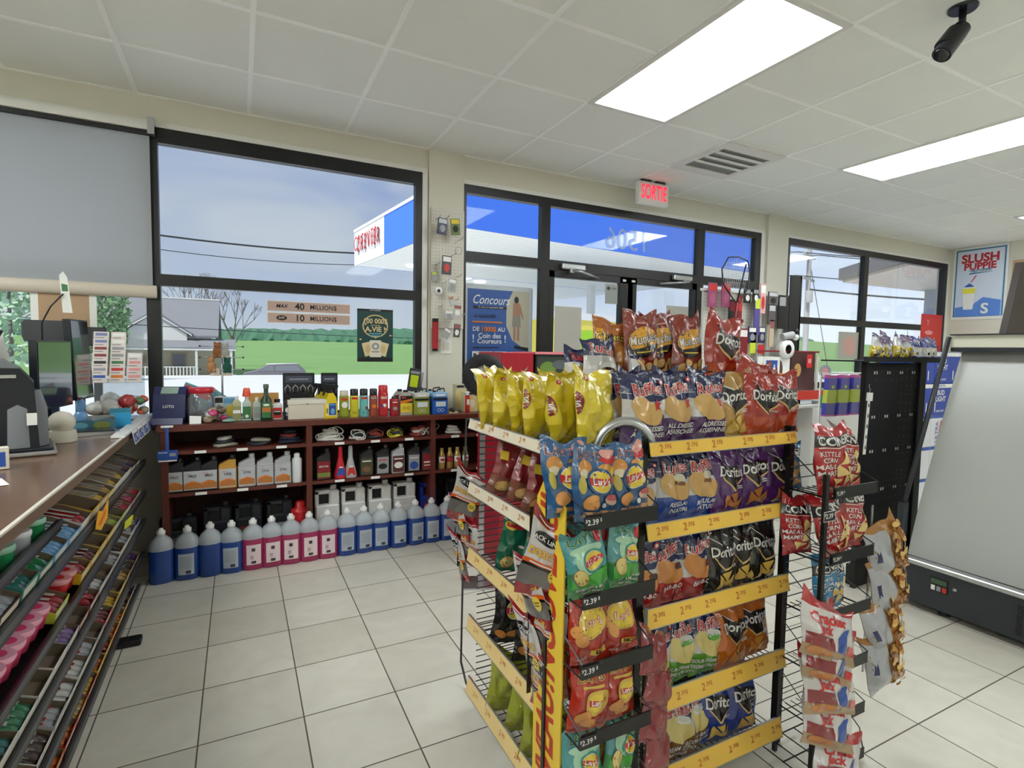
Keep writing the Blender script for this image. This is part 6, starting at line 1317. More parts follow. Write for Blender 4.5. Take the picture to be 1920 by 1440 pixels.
# jerky bags on clip strips at the left side
def jerky_strip(x, y, z, n, side, dz=.085):
    solo('clip_strip', MB().box(-.006, .006, 0, .002, -dz*n-.05, .03, BLACKW), 'black clip strip of jerky bags, %s' % side, 'strip', (x+.01, y+.02, z))
    for i in range(n):
        bag('jerky', 'red and white jerky bag on the %s strip, %s from its top' % (side, ORD[i]), (x + [0, .016, .03, .03, .04][i], y-.03+.006*i, z-.19-dz*i), rad([-30, -84, -70, -92, -76][i]), rad(8), rad([12, -14, 16, -20, 12][i]), [1.36, 1.25, 1.2, 1.25, 1.2][i], 'jerky bags on the %s strip' % side, i % 3, name='jerky_bag', cat='jerky bag')
jerky_strip(.668, 1.185, .90, 5, 'near'); jerky_strip(.765, 1.95, .86, 4, 'far')
t = thing('wire_stand', 'slim black wire frame at the far left end of the snack display', 'stand', (0, 0, 0))
ob('frame', MB().tube([(.80, 1.97, 1.06), (.79, 1.97, .07), (.785, 1.90, .02), (.785, 1.82, .006)], .0045, BLACKW, 6).tube([(.80, 1.97, 1.06), (.80, 1.83, 1.08)], .0045, BLACKW, 6), t)

# ---- right wing
t = thing('right_basket_rack', 'black basket rack hung on the front right corner of the snack display', 'rack', (0, 0, 0))
RZ = [.90, .695, .515, .335, .165]
for i, z in enumerate(RZ):
    basket(t, 1.60, 1.825, .985, 1.13, z); price_card(t, 1.603, .985, z+.006, .9)
bb = MB()
for x in (1.545, 1.60, 1.66, 1.72, 1.78, 1.83): bb.rod((x, .985, .03), (x, 1.16, .03), .0025, BLACKW, 4)
for y in (.985, 1.07, 1.16): bb.rod((1.545, y, .028), (1.83, y, .028), .003, BLACKW, 4)
bb.tube([(1.83, .985, .03), (1.83, 1.0, .10), (1.83, 1.13, .2)], .0025, BLACKW, 4); bb.box(1.66, 1.83, .981, .985, .01, .045, BLACKM); ob('bottom_basket', bb, t)
ob('upright', MB().box(1.56, 1.575, .985, .997, .03, .98, BLACKM), t); price_card(t, 1.545, .982, .84, 1.15, True)
for x in (1.60, 1.82): ob('upright', MB().box(x-.006, x+.006, 1.135, 1.147, 0, 1.0, BLACKW), t)
sg = MB(); z = .09
while z < .98: sg.rod((1.60, 1.14, z), (1.82, 1.14, z), .002, BLACKW, 4); z += .04
ob('wire_back', sg, t)
GC = 'popped corn chip bags in the right baskets'
bag('corners_red', 'red popped corn bag, front left in the top right hand basket', (1.66, 1.03, .905), rad(-4), rad(-5), 0, 1.12, GC, 0, .01)
bag('corners_red', 'red popped corn bag, front right in the top right hand basket', (1.765, 1.05, .905), rad(14), rad(-6), rad(5), 1.08, GC, 1, .03)
bag('corners_red', 'red popped corn bag slumped in the second right hand basket', (1.70, 1.03, .70), rad(2), rad(-8), rad(-12), 1.08, GC, 2, .02)
bag('corners_red', 'red popped corn bag at the right of the second basket', (1.79, 1.04, .71), rad(8), rad(-6), rad(8), 1.08, GC, 3)
bag('corners_red', 'red popped corn bag behind the black post in the second basket', (1.60, 1.10, .695), rad(-6), rad(-5), rad(2), .98, GC, 1)
bag('corners_blue', 'light blue white cheddar popped corn bag in the third basket', (1.685, 1.04, .52), rad(-2), rad(-5), rad(-3), .93, GC, 0)
bag('corners_blue', 'light blue popped corn bag low behind the front one', (1.765, 1.07, .50), rad(10), rad(-5), rad(6), .85, GC, 1)
bag('corners_blue', 'light blue popped corn bag high behind the purple bags end', (1.70, 1.22, .87), rad(-20), rad(-4), 0, .9, GC, 2)
bag('corners_red', 'red popped corn bag low in the fourth right hand basket', (1.755, 1.05, .335), rad(5), rad(-5), rad(4), .8, GC, 2)
bag('corners_green', 'green sea salt popped corn bag in the fifth basket', (1.765, 1.04, .17), rad(6), rad(-6), rad(-4), .95, GC, 0)
solo('hanging_strip', MB().box(-.006, .006, 0, .002, -.5, .03, CLEAR), 'clear strip carrying the caramel popcorn bags', 'strip', (1.575, .972, .58))
for i in range(5):
    bag('cracker', 'white and red caramel popcorn bag on the hanging strip, %s from its top' % ORD[i], (1.515+[-.0, .01, .02, .015, .06][i], .93-.004*i+.006*(i % 2), [.45, .375, .285, .18, .05][i]), rad(-10), rad(-20), rad([22, 24, 12, 22, 20][i]), [1.5, 1.45, 1.4, 1.45, 1.35][i], 'caramel popcorn bags on a strip', i % 3, name='popcorn_bag', cat='popcorn bag')
    if i < 4: bag('cracker', 'caramel popcorn bag half hidden behind bag %s of the strip' % ORD[i], (1.60, .975, .46-.092*i), rad(12), rad(-6), rad(-10), .95, 'caramel popcorn bags on a strip', 3, name='popcorn_bag', cat='popcorn bag')
bag('corners_red', 'small red foil bag at the top of the hanging strip', (1.575, 1.0, .46), rad(0), rad(-5), rad(24), .62, GC, 2)
for i in range(4):
    bag('nuts', 'silver and clear bag of caramel nuts, %s from the top of the right strip' % ORD[i], (1.98+[.02, .03, .01, 0][i], 1.02-.006*i, .585-.128*i), rad(-4), rad(-4), rad(-20+5*(i % 2)), 1.36, 'caramel nut bags on the right strip', i % 3, name='nut_bag', cat='nut bag')
solo('hanging_strip', MB().box(-.006, .006, 0, .002, -.5, .1, CLEAR), 'clear strip carrying the caramel nut bags beside the right baskets', 'strip', (1.96, 1.07, .72))
# ================================================================ WALL, PILLAR AND CEILING FITTINGS
def rope_dots(b, x0, x1, z0, z1, y, m, st=.0254, r=.003):
    x = x0
    while x < x1:
        z = z0
        while z < z1:
            b.add([(x-r, y, z), (x, y, z-r), (x+r, y, z), (x, y, z+r)], [(0, 1, 2, 3)], m); z += st
        x += st
PEGW = mat('white_pegboard', (214, 210, 198), rough=.6); HOLE = mat('peg_hole', (60, 58, 54), rough=.9)
t = thing('pegboard', 'narrow cream pegboard on the pillar beside the second window', 'pegboard', (0, 0, 0))
b = MB().box(1.318, 1.583, WY-.05, WY-.031, 1.50, 2.41, PEGW); rope_dots(b, 1.33, 1.58, 1.52, 2.40, WY-.0505, HOLE); ob('board', b, t)
for x, z in ((1.35, 2.32), (1.42, 2.33), (1.5, 2.3), (1.36, 2.22), (1.53, 2.18), (1.48, 2.06), (1.35, 1.98), (1.52, 1.9), (1.4, 1.84), (1.5, 1.72), (1.37, 1.66), (1.55, 1.6)):
    ob('hook', MB().tube([(x, WY-.05, z), (x, WY-.15, z), (x, WY-.165, z+.015)], .0028, SILVER, 5), t)
def hpack(label, px, py, y, w_, h, cols, rz=0, tilt=0, name='hanging_pack', cat='pack', group=None, d=.012):
    p = at_y(px, py, y); b = MB(); b.box(-w_/2, w_/2, 0, d, -h/2, h/2, cols[0], .002)
    sh = []
    if len(cols) > 1: sh.append(Rc(-w_*.42, w_*.42, h*.18, h*.44, cols[1]))
    if len(cols) > 2: sh.append(E(0, -h*.14, w_*.3, h*.22, cols[2]))
    panel(b, sh); return solo(name, b, label, cat, tuple(p), (0, rad(tilt), rad(rz)), group)
GP = 'packs hanging on the pillar pegboard'
hpack('dark framed silver pack hanging at the top left of the pillar pegboard', 830, 424, 3.88, .075, .12, [ink('navy2', (40, 44, 84)), INKS, INKG], 0, 5, group=GP)
hpack('green and yellow triangular pack at the top of the pillar pegboard', 854, 425, 3.87, .07, .12, [ink('olive_green', (110, 130, 80)), INKY, INKK], -10, -4, group=GP)
hpack('red and black fuse pack with a white stripe on the pillar', 838, 497, 3.87, .075, .14, [ink('slate2', (70, 70, 80)), INKW, INKR], 0, 2, group=GP)
hpack('small lime yellow tag pack low left on the pillar', 814, 518, 3.9, .04, .07, [INKG, ink('lime', (190, 210, 30))], group=GP)
solo('coupling_ring', MB().lathe([(.012, 0), (.03, .004), (.03, .03), (.012, .034)], WHITE, 18, M=Matrix.Rotation(pi/2, 4, 'X')).lathe([(.013, .0), (.013, .035)], INKK, 14, M=Matrix.Rotation(pi/2, 4, 'X')), 'white ring coupling with black centre on the pillar', 'coupling', tuple(at_y(820, 546, 3.9)))
solo('cable_loop', MB().tube([(.028*cos(a), -.01*sin(a), .028*sin(a)) for a in [2*pi*i/16 for i in range(16)]], .003, SILVER, 5, True), 'metal wire loop hanging at the right edge of the pillar board', 'loop', tuple(at_y(860, 470, 3.88)))
hpack('clear blister pack in the middle of the pillar pegboard', 848, 535, 3.88, .06, .10, [CLEAR, INKW, INKG], 0, 6, group=GP)
hpack('amber topped blister pack on the pillar', 848, 565, 3.87, .035, .08, [INKS, ink('amber', (190, 120, 60))], 0, -14, group=GP)
hpack('chrome fittings pack low on the pillar', 842, 590, 3.87, .07, .06, [SILVER, INKW, INKG], 0, 0, group=GP)
hpack('red and chrome fittings pack at the right edge of the pillar', 858, 583, 3.86, .06, .09, [SILVER, ink('rose2', (150, 90, 90)), INKW], -8, 4, group=GP)
hpack('dark red pack at the bottom right of the pillar board', 857, 620, 3.86, .05, .10, [ink('dark_slate', (90, 84, 86)), ink('rose2', (150, 90, 90)), INKW], -8, 6, group=GP)
hpack('small clear pack with a white cross below the pillar board', 837, 625, 3.9, .06, .08, [CLEAR, INKW], 0, 30, group=GP)
tt = thing('air_horn', 'slim red pack with black ends hanging below the pillar board', 'pack', tuple(at_y(817, 630, 3.96)))
ob('body', MB().box(-.022, .022, 0, .03, -.10, .11, plas('pack_red', (176, 30, 42)), .004), tt); ob('cap', MB().box(-.022, .022, 0, .03, .11, .135, CAPB, .003).box(-.022, .022, 0, .03, -.115, -.10, CAPB, .003), tt)
tt = thing('light_switch', 'double white light switch plate low on the pillar', 'switch', (1.447, WY-.036, 1.36)); ob('plate', MB().box(-.045, .045, 0, .005, -.06, .06, WHITE, .002), tt)
for x in (-.02, .02): ob('rocker', MB().box(x-.013, x+.013, -.003, 0, -.03, .03, OFFW, .002), tt)
# contest poster in a snap frame behind the left sidelight
tt = thing('poster_stand', 'blue contest poster in a rounded aluminium frame behind the left door pane', 'poster', (1.985, 4.17, 0))
FW, z0, z1 = .33, .55, 1.885
f_ = MB(); f_.box(-FW, FW, 0, .02, z0, z1, mat('frame_alu', (206, 208, 212), rough=.35), .012); ob('frame', f_, tt)
WF = mat('photo_beige', (196, 186, 166)); SK = mat('photo_skin', (176, 130, 106)); BP = ink('poster_blue', (56, 92, 166))
sh = [Rc(-.29, .29, z0+.04, z1-.04, BP), Pg([(.29, z1-.04), (.13, z1-.04), (.07, z1-.16), (.07, z1-.34), (.13, z1-.46), (.29, z1-.56)], WF), Pg([(.29, 1.36), (.15, 1.38), (.15, 1.355), (.29, 1.33)], INKK), E(.165, 1.77, .022, .03, INKK), Pg([(.135, 1.745), (.195, 1.745), (.205, 1.63), (.13, 1.63)], SK), Pg([(.13, 1.63), (.205, 1.63), (.21, 1.54), (.125, 1.54)], ink('shorts', (150, 140, 130))), Rc(.138, .16, 1.42, 1.54, SK), Rc(.172, .196, 1.42, 1.54, SK), Pg([(.2, 1.74), (.235, 1.62), (.225, 1.6), (.195, 1.68)], SK),
      T('Concours', -.08, 1.755, .105, INKW, .005, .35, sx=.82), Rc(-.24, .07, 1.685, 1.705, INKK), T('31 mai au 5 septembre 2025', -.08, 1.695, .02, INKW), T('A GAGNER :', -.12, 1.62, .04, INKK, .01), Rc(-.25, .03, 1.565, 1.577, INKO),
      T('DE', -.215, 1.51, .05, INKW, .02), T('1000$', -.1, 1.51, .055, INKO, .03), T('AU', .02, 1.51, .05, INKW, .02), T('Coin des', -.09, 1.455, .058, INKW, .015), T('Coureurs', -.09, 1.41, .058, INKW, .015), T('!', -.24, 1.43, .09, INKW, .01), T('!', .055, 1.43, .09, INKW, .01), Rc(-.24, -.0, 1.355, 1.362, INKK)]
for i, (a, b_) in enumerate(((-.25, -.06), (-.045, .085), (.1, .25))):
    sh += [Rc(a, b_, 1.18, 1.325, INKW), E(a+.025, 1.295, .014, .014, INKK), T(str(i+1), a+.025, 1.295, .018, INKW), Rc(a+.015, b_-.02, 1.245, 1.25, INKG), Rc(a+.015, b_-.03, 1.215, 1.22, INKG)]
sh += [T('En partenariat', -.1, 1.13, .025, INKO)]
b = MB(); panel(b, sh, y=-.001); ob('sheet', b, tt)
ob('foot', MB().box(-.3, .3, -.15, .2, -.04, .0, BLACKM).box(-.03, .03, 0, .02, 0, z0, SILVER), tt)
# wheel on display and red-sided bin
Wc = at_y(907, 704, 2.72)
tt = thing('spare_wheel', 'small black trailer wheel with white hub beyond the yellow bags', 'wheel', tuple(Wc), (0, 0, rad(-22)))
RX = Matrix.Rotation(pi/2, 4, 'X')
ob('tyre', MB().lathe([(.055, -.03), (.085, -.04), (.112, -.03), (.12, 0), (.112, .03), (.085, .04), (.055, .03)], mat('rubber', (28, 28, 30), rough=.7, bump=.3, bscale=60), 36, M=RX, caps=False), tt)
ob('rim', MB().lathe([(.001, -.01), (.026, -.018), (.03, -.005), (.05, -.012), (.058, -.026), (.058, .026)], WHITE, 28, M=RX, caps=False).lathe([(.012, -.03), (.013, .0)], SILVER, 14, M=RX), tt)
ob('stand', MB().box(-.015, .015, .05, .08, -Wc.z, .0, SILVER).box(-.1, .1, -.05, .12, -Wc.z, -Wc.z+.01, SILVER), tt)
a, b_, c_ = at_y(940, 660, 2.95).x, at_y(1001, 662, 2.95).x, at_y(1120, 668, 2.95).x
tt = thing('display_bin', 'tall display bin with red side and dark green picture beyond the yellow bags', 'bin', (0, 2.95, 0))
RP = mat('bin_red', (170, 24, 44), rough=.35)
ob('red_panel', MB().box(a, b_, 0, .35, 0, 1.325, RP, .004), tt)
b = MB(); b.box(b_+.01, c_+.1, -.005, .3, 0, 1.315, BLACKM); b.box(b_+.005, c_+.1, -.008, .3, 1.315, 1.33, ink('rose3', (226, 130, 140)))
sh = [Rc(b_+.02, c_+.09, .85, 1.30, ink('forest_print', (50, 60, 54))), E(b_+.10, 1.22, .06, .05, ink('lime_dark', (110, 140, 60))), E(b_+.2, 1.25, .07, .03, ink('slate3', (90, 96, 100))), E(b_+.28, 1.17, .08, .03, INKM), E(b_+.06, 1.12, .05, .04, ink('deep_teal', (40, 90, 80))), E(b_+.2, 1.1, .12, .05, ink('moss', (96, 110, 60)))]
panel(b, sh, y=-.006); ob('picture', b, tt)
# exit sign
p0, p1 = at_y(1190, 345, 3.75), at_y(1262, 360, 3.75)
tt = thing('exit_sign', 'red lettered SORTIE exit sign hanging over the doors', 'sign', ((p0.x+p1.x)/2, 3.75, CEIL-.105))
ob('housing', MB().box(-.17, .17, -.0, .05, -.105, .085, WHITEP, .006), tt)
ob('lettering', MB().decal(text_tris('SORTIE', .15, .016, 0, .60, 1.15), mat('exit_red_lit', (255, 40, 70), emit=.75), lambda x, z: (x, -.002, z-.008)), tt)
for x in (-.08, .08): ob('mount', MB().box(x-.05, x+.05, .005, .045, .085, .104, DARKM), tt)
# air vent
tt = thing('air_vent', 'square slatted air vent in the ceiling between the two lights', 'vent', (gx(7)+.006, gy(2)+.006, CEIL))
VW = GT-.012; b = MB(); b.box(0, VW, 0, .10, -.016, -.0045, WHITEP); b.box(0, VW, VW-.10, VW, -.016, -.0045, WHITEP); b.box(0, .05, .1, VW-.1, -.016, -.0045, WHITEP); b.box(VW-.05, VW, .1, VW-.1, -.016, -.0045, WHITEP); ob('frame', b, tt)
ob('throat', MB().box(.05, VW-.05, .1, VW-.1, -.0065, -.0045, mat('vent_grey', (118, 118, 114))), tt)
for k in range(3):
    y = .155+.1*k; ob('slat', MB().prism([(y, -.016), (y+.03, -.02), (y+.03, -.017), (y, -.012)], WHITEP, 'x', .05, VW-.05), tt)
# camera
tt = thing('security_camera', 'black bullet security camera hanging from the ceiling at top right', 'camera', (2.815, 1.29, CEIL))
ob('mount', MB().lathe([(.05, -.012), (.055, -.006), (.055, -.0005)], NAVYB, 20), tt)
ob('arm', MB().tube([(0, 0, -.01), (0, 0, -.06), (-.015, .005, -.10)], .014, NAVYB, 10), tt)
ob('barrel', MB().cone((.0, .0, -.085), (-.085, .03, -.205), .034, .038, NAVYB, 18), tt); ob('lens', MB().cone((-.085, .03, -.205), (-.0875, .031, -.2085), .03, .028, SCR, 16), tt)
ob('sun_shield', MB().cone((-.01, .012, -.10), (-.06, .03, -.17), .041, .043, BLACKM, 18), tt)
# posters on the right wall
def rw_poster(name, label, y0, y1, z0, z1, shapes, frame=INKW):
    w_, h = abs(y1-y0), z1-z0; b = MB(); b.box(-w_/2, w_/2, 0, .004, -h/2, h/2, frame); panel(b, shapes(w_, h), step=.0012)
    return solo(name, b, label, 'poster', (X1-.008, (y0+y1)/2, (z0+z1)/2), (0, 0, rad(-90)))
PRED = ink('slush_red', (176, 40, 48)); ICE = ink('ice', (214, 224, 240)); PBL = ink('slush_blue', (70, 130, 170)); PB2 = ink('slush_blue2', (92, 140, 220))
rw_poster('drink_poster', 'large frozen drink poster with red letters and blue border high on the right wall', 3.99, 3.39, 1.86, 2.84, lambda w_, h: [
    Rc(-w_*.46, w_*.46, -h*.46, h*.47, PBL), Rc(-w_*.43, w_*.43, -h*.455, h*.45, ICE), T('SLUSH', 0, h*.335, .155, ink('slush_pink', (226, 120, 124)), .05, sx=.95), T('SLUSH', 0, h*.335, .155, PRED, .022, sx=.95), T('PUPPIE', 0, h*.225, .125, ink('slush_pink', (226, 120, 124)), .05, sx=.95), T('PUPPIE', 0, h*.225, .125, PRED, .022, sx=.95),
    Pg([(-w_*.2, h*.12), (w_*.24, h*.14), (w_*.2, h*.165), (w_*.24, h*.19), (-w_*.2, h*.175), (-w_*.16, h*.15)], PBL), T('the ORIGINAL', .01, h*.155, .04, INKW, .02),
    Pg([(-w_*.42, -h*.455), (w_*.42, -h*.455), (w_*.42, -h*.25), (w_*.1, -h*.2), (-w_*.1, -h*.3), (-w_*.42, -h*.33)], PB2), Pg([(-w_*.3, -h*.05), (-w_*.04, -h*.05), (-w_*.08, -h*.36), (-w_*.26, -h*.36)], INKW), Pg([(-w_*.295, -h*.07), (-w_*.05, -h*.07), (-w_*.055, -h*.14), (-w_*.285, -h*.14)], ink('slush_yellow', (236, 226, 70))), Pg([(-w_*.27, -h*.05), (-w_*.17, h*.0), (-w_*.07, -h*.05)], INKB), Pg([(-w_*.16, 0), (-w_*.12, h*.02), (-w_*.04, h*.10), (-w_*.06, h*.105)], INKR), T('S', w_*.14, -h*.36, .19, INKW, .03)], INKW)
rw_poster('coffee_poster', 'brown framed poster cut by the right edge, beside the drink poster', 3.345, 2.75, 1.93, 2.6, lambda w_, h: [Rc(-w_*.5, w_*.5, -h*.5, h*.5, ink('poster_tan', (196, 160, 124))), Rc(-w_*.5, w_*.5, -h*.5, -h*.3, ink('poster_brown', (80, 52, 46))), E(-w_*.2, h*.05, .12, .15, ink('poster_cream', (222, 210, 190))), E(-w_*.4, -h*.3, .06, .05, INKW)], ink('poster_brown', (80, 52, 46)))

# ================================================================ OPEN COOLER WITH NIGHT BLIND
FY = 1.60
t = thing('open_cooler', 'open front display cooler with its grey night blind pulled down', 'cooler', (0, 0, 0))
CBK = mat('cooler_black', (46, 50, 56), rough=.35); CBL = mat('cooler_blind', (172, 174, 170), rough=.3, noise=.05, nscale=2)
ob('base', MB().box(3.20, 4.2, -.9, FY, .035, .235, CBK), t)
ob('bumper', MB().box(3.185, 3.24, -.9, FY, .235, .262, SILVER, .004), t)
prof = [(3.25 + .44*(i/12)**1.15, .262 + 1.13*(i/12)) for i in range(13)]
bl = MB(); vs = [(x, y, z) for y in (-.9, FY-.02) for x, z in prof]; n = len(prof)
bl.add(vs, [(i, n+i, n+i+1, i+1) for i in range(n-1)], CBL, True); vs2 = [(x+.004, y, z) for x, y, z in vs]; bl.add(vs2, [(i+1, n+i+1, n+i, i) for i in range(n-1)], CBL, True)
ob('night_blind', bl, t)
ob('canopy', MB().prism([(3.60, 1.395), (3.60, 1.46), (4.2, 1.48), (4.2, 1.34), (3.72, 1.36)], mat('cooler_cream', (226, 224, 206), rough=.4), 'y', -.9, FY), t)
ob('canopy_edge', MB().box(3.58, 3.64, -.9, FY, 1.462, 1.468, CBK).box(3.60, 3.70, -.9, FY, 1.37, 1.394, CBK), t)
ob('side_frame', MB().tube([(3.235, FY+.01, .52), (3.595, FY+.01, 1.45)], .013, CBK, 8), t)
ob('bracket', MB().box(3.22, 3.27, FY, FY+.03, .36, .54, CBK), t)
ob('back_panel', MB().box(4.1, 4.2, -.9, FY, .24, 1.34, CBK), t)
ob('foot', MB().lathe([(.03, 0), (.02, .012), (.014, .036)], CBK, 12, (3.26, 1.40)), t)
gv = MB()
for k in range(12):
    for q in range(5): gv.box(3.196, 3.1995, .96+q*.028, .96+q*.028+.02, .06+k*.012, .066+k*.012, INKK)
ob('vent_grille', gv, t)
st = MB(); st.box(3.196, 3.1995, 1.365, 1.445, .13, .20, INKK)
for y0, c in ((1.42, INKW), (1.395, INKG), (1.37, INKR)): st.box(3.194, 3.1965, y0, y0+.018, .135, .16, c)
st.box(3.194, 3.1965, 1.37, 1.44, .17, .195, ink('dgreen', (70, 96, 70))); ob('rating_label', st, t); ob('lock', MB().box(3.19, 3.1995, 1.325, 1.34, .165, .178, SILVER), t)

# ---- black pegboard gondola end
t = thing('pegboard_gondola', 'black pegboard gondola end standing behind the cooler frame', 'gondola', (0, 0, 0))
b = MB().box(3.16, 3.70, 1.80, 1.83, .12, 1.30, PEGB); PD = mat('peg_dots', (200, 204, 208), rough=.5)  # pale dots colour in the light seen through the peg holes
rope_dots(b, 3.52, 3.68, .3, 1.27, 1.7995, PD, .0508, .0028); rope_dots(b, 3.26, 3.6, 1.2, 1.26, 1.7995, PD, .0508, .002)
rope_dots(b, 3.30, 3.5, 1.0, 1.19, 1.7994, PD, .102, .0018); rope_dots(b, 3.28, 3.5, .5, .62, 1.7994, PD, .034, .0022)
for z in (1.235, .98, .78, .55):
    for x in (3.23, 3.36, 3.49, 3.62):
        for dx in (0, .022): b.box(x+dx, x+dx+.008, 1.797, 1.7995, z, z+.016, PD)
ob('end_panel', b, t)
ob('frame', MB().box(3.14, 3.165, 1.79, 1.815, 0, 1.31, BLACKM).box(3.695, 3.76, 1.79, 1.83, 0, 1.31, BLACKM), t)
ob('body', MB().box(3.2, 3.72, 1.831, 1.838, .1, 1.28, PEGB), t); ob('deck', MB().box(3.17, 3.75, 1.80, 1.86, .0, .12, BLACKM), t)
ob('top_tray', MB().box(3.02, 3.85, 1.74, 1.98, 1.305, 1.313, BLACKM).box(3.02, 3.85, 1.735, 1.74, 1.305, 1.335, BLACKM), t)
CN = foil('candy_yellow', (222, 196, 40)); CPU = foil('candy_purple', (70, 44, 110)); CCL = mat('candy_clear', (206, 206, 210), rough=.2, coat=.4)
r_ = random.Random(9)
pts = []
for i in range(40): pts.append(E(r_.uniform(-.045, .045), r_.uniform(.015, .07), r_.uniform(.007, .012), r_.uniform(.006, .010), (Y_, PT('candy_b', (196, 180, 60)), W_, PT('candy_c', (90, 80, 70)))[i % 4], r_.uniform(0, 3), 8))
D['candy_mix'] = (.11, .16, .045, [(.45, CN), (.82, CCL), (1, CPU)], pts + [Pg([(-.02, .10), (.02, .10), (.04, .135), (-.04, .135)], P_)])
D['candy_card'] = (.10, .15, .04, [(.15, FM('deep_blue', (30, 50, 140))), (.55, FM('cj_white', (232, 226, 224))), (1, FM('deep_blue', (30, 50, 140)))], [Rc(-.03, .035, .03, .075, PT('card_w', (226, 222, 214))), Rc(-.02, .0, .035, .05, K_), T('Y', .01, .11, .05, W_, .02)])
for i, px in enumerate((1640, 1660, 1684, 1706)):
    bag('candy_mix', 'clear bag of yellow candies with purple header on the gondola top, %s from the left' % ORD[i], (at_y(px, 650, 1.82).x, 1.82+.012*(i % 2), 1.317), rad(4*i-6), rad(-8), rad([26, 22, 16, 4][i]), 1.0, 'bagged candies on the gondola top', i % 3, name='candy_bag', cat='candy bag')
for i, px in enumerate((1722, 1738, 1752)):
    bag('candy_card', 'blue candy bag with white panel on the gondola top, %s from the left' % ORD[i], (at_y(px, 650, 1.82).x, 1.83-.012*(i % 2), 1.317), rad(3*i-3), rad(-6), rad([3, -2, 4][i]), .95, 'bagged candies on the gondola top', i % 3, name='candy_bag', cat='candy bag')
p = at_y(1629, 740, 1.79)
b = MB(); b.box(-.011, .011, 0, .004, -.34, 0, WHITE); b.box(-.025, .03, -.001, .004, -.035, .012, WHITE)
for k in range(5): b.box(-.004, .004, -.0015, -.0005, -.07-.06*k, -.05-.06*k, INKK)
b.tube([(0, .003, .01), (.006, .003, .03), (-.008, .003, .045), (-.004, .003, .06)], .0018, SILVER, 5); solo('clip_strip', b, 'empty white clip strip hanging in front of the black pegboard', 'strip', (p.x, 1.785, p.z), (0, rad(3), 0))

# ---- beer cases behind the cooler
def beer(x, z, lab, kind, label, y=2.5, w_=.40, h=.275):
    t = thing('beer_case', label, 'case', (x, y, z), (0, 0, rad(0)), 'stacked beer cases'); BB = mat('case_blue', (22, 62, 168), rough=.35); BW = mat('case_white', (222, 224, 230), rough=.35)
    ob('carton', MB().box(0, w_, 0, .27, 0, h, BB if kind == 'b' else BW, .003), t); b = MB()
    if kind == 'b': sh = [Rc(0, w_, h*.86, h*.98, INKW), T('CANETTES', w_*.3, h*.92, .028, INKB, .02), T('BUD', w_*.3, h*.7, .06, INKW, .03), T('LIGHT', w_*.3, h*.5, .06, INKW, .03), Rc(w_*.06, w_*.1, h*.1, h*.4, INKW), Rc(w_*.72, w_*.76, h*.1, h*.4, INKW), T('BUD LIGHT', w_*.3, h*.12, .025, INKW, .02)]
    else: sh = [Rc(0, w_, h*.9, h, INKB), Pg([(.12, h*.4), (.2, h*.4), (.2, h*.85), (.15, h*.8)], INKR), T('ULTRA', .09, h*.45, .06, INKB, .01, rot=pi/2)]
    panel(b, [(tr_, m) for tr_, m in sh]); ob('print', b, t)
for r0 in range(5):
    for c0 in range(3):
        z = .002+r0*.277; kd = 'b' if r0 > 2 or c0 == 2 else 'w'
        beer(4.98+.405*c0, z, '', kd, '%s beer case behind the cooler, row %s from the floor, column %s' % ('blue' if kd == 'b' else 'white', ORD[r0], ORD[c0]))

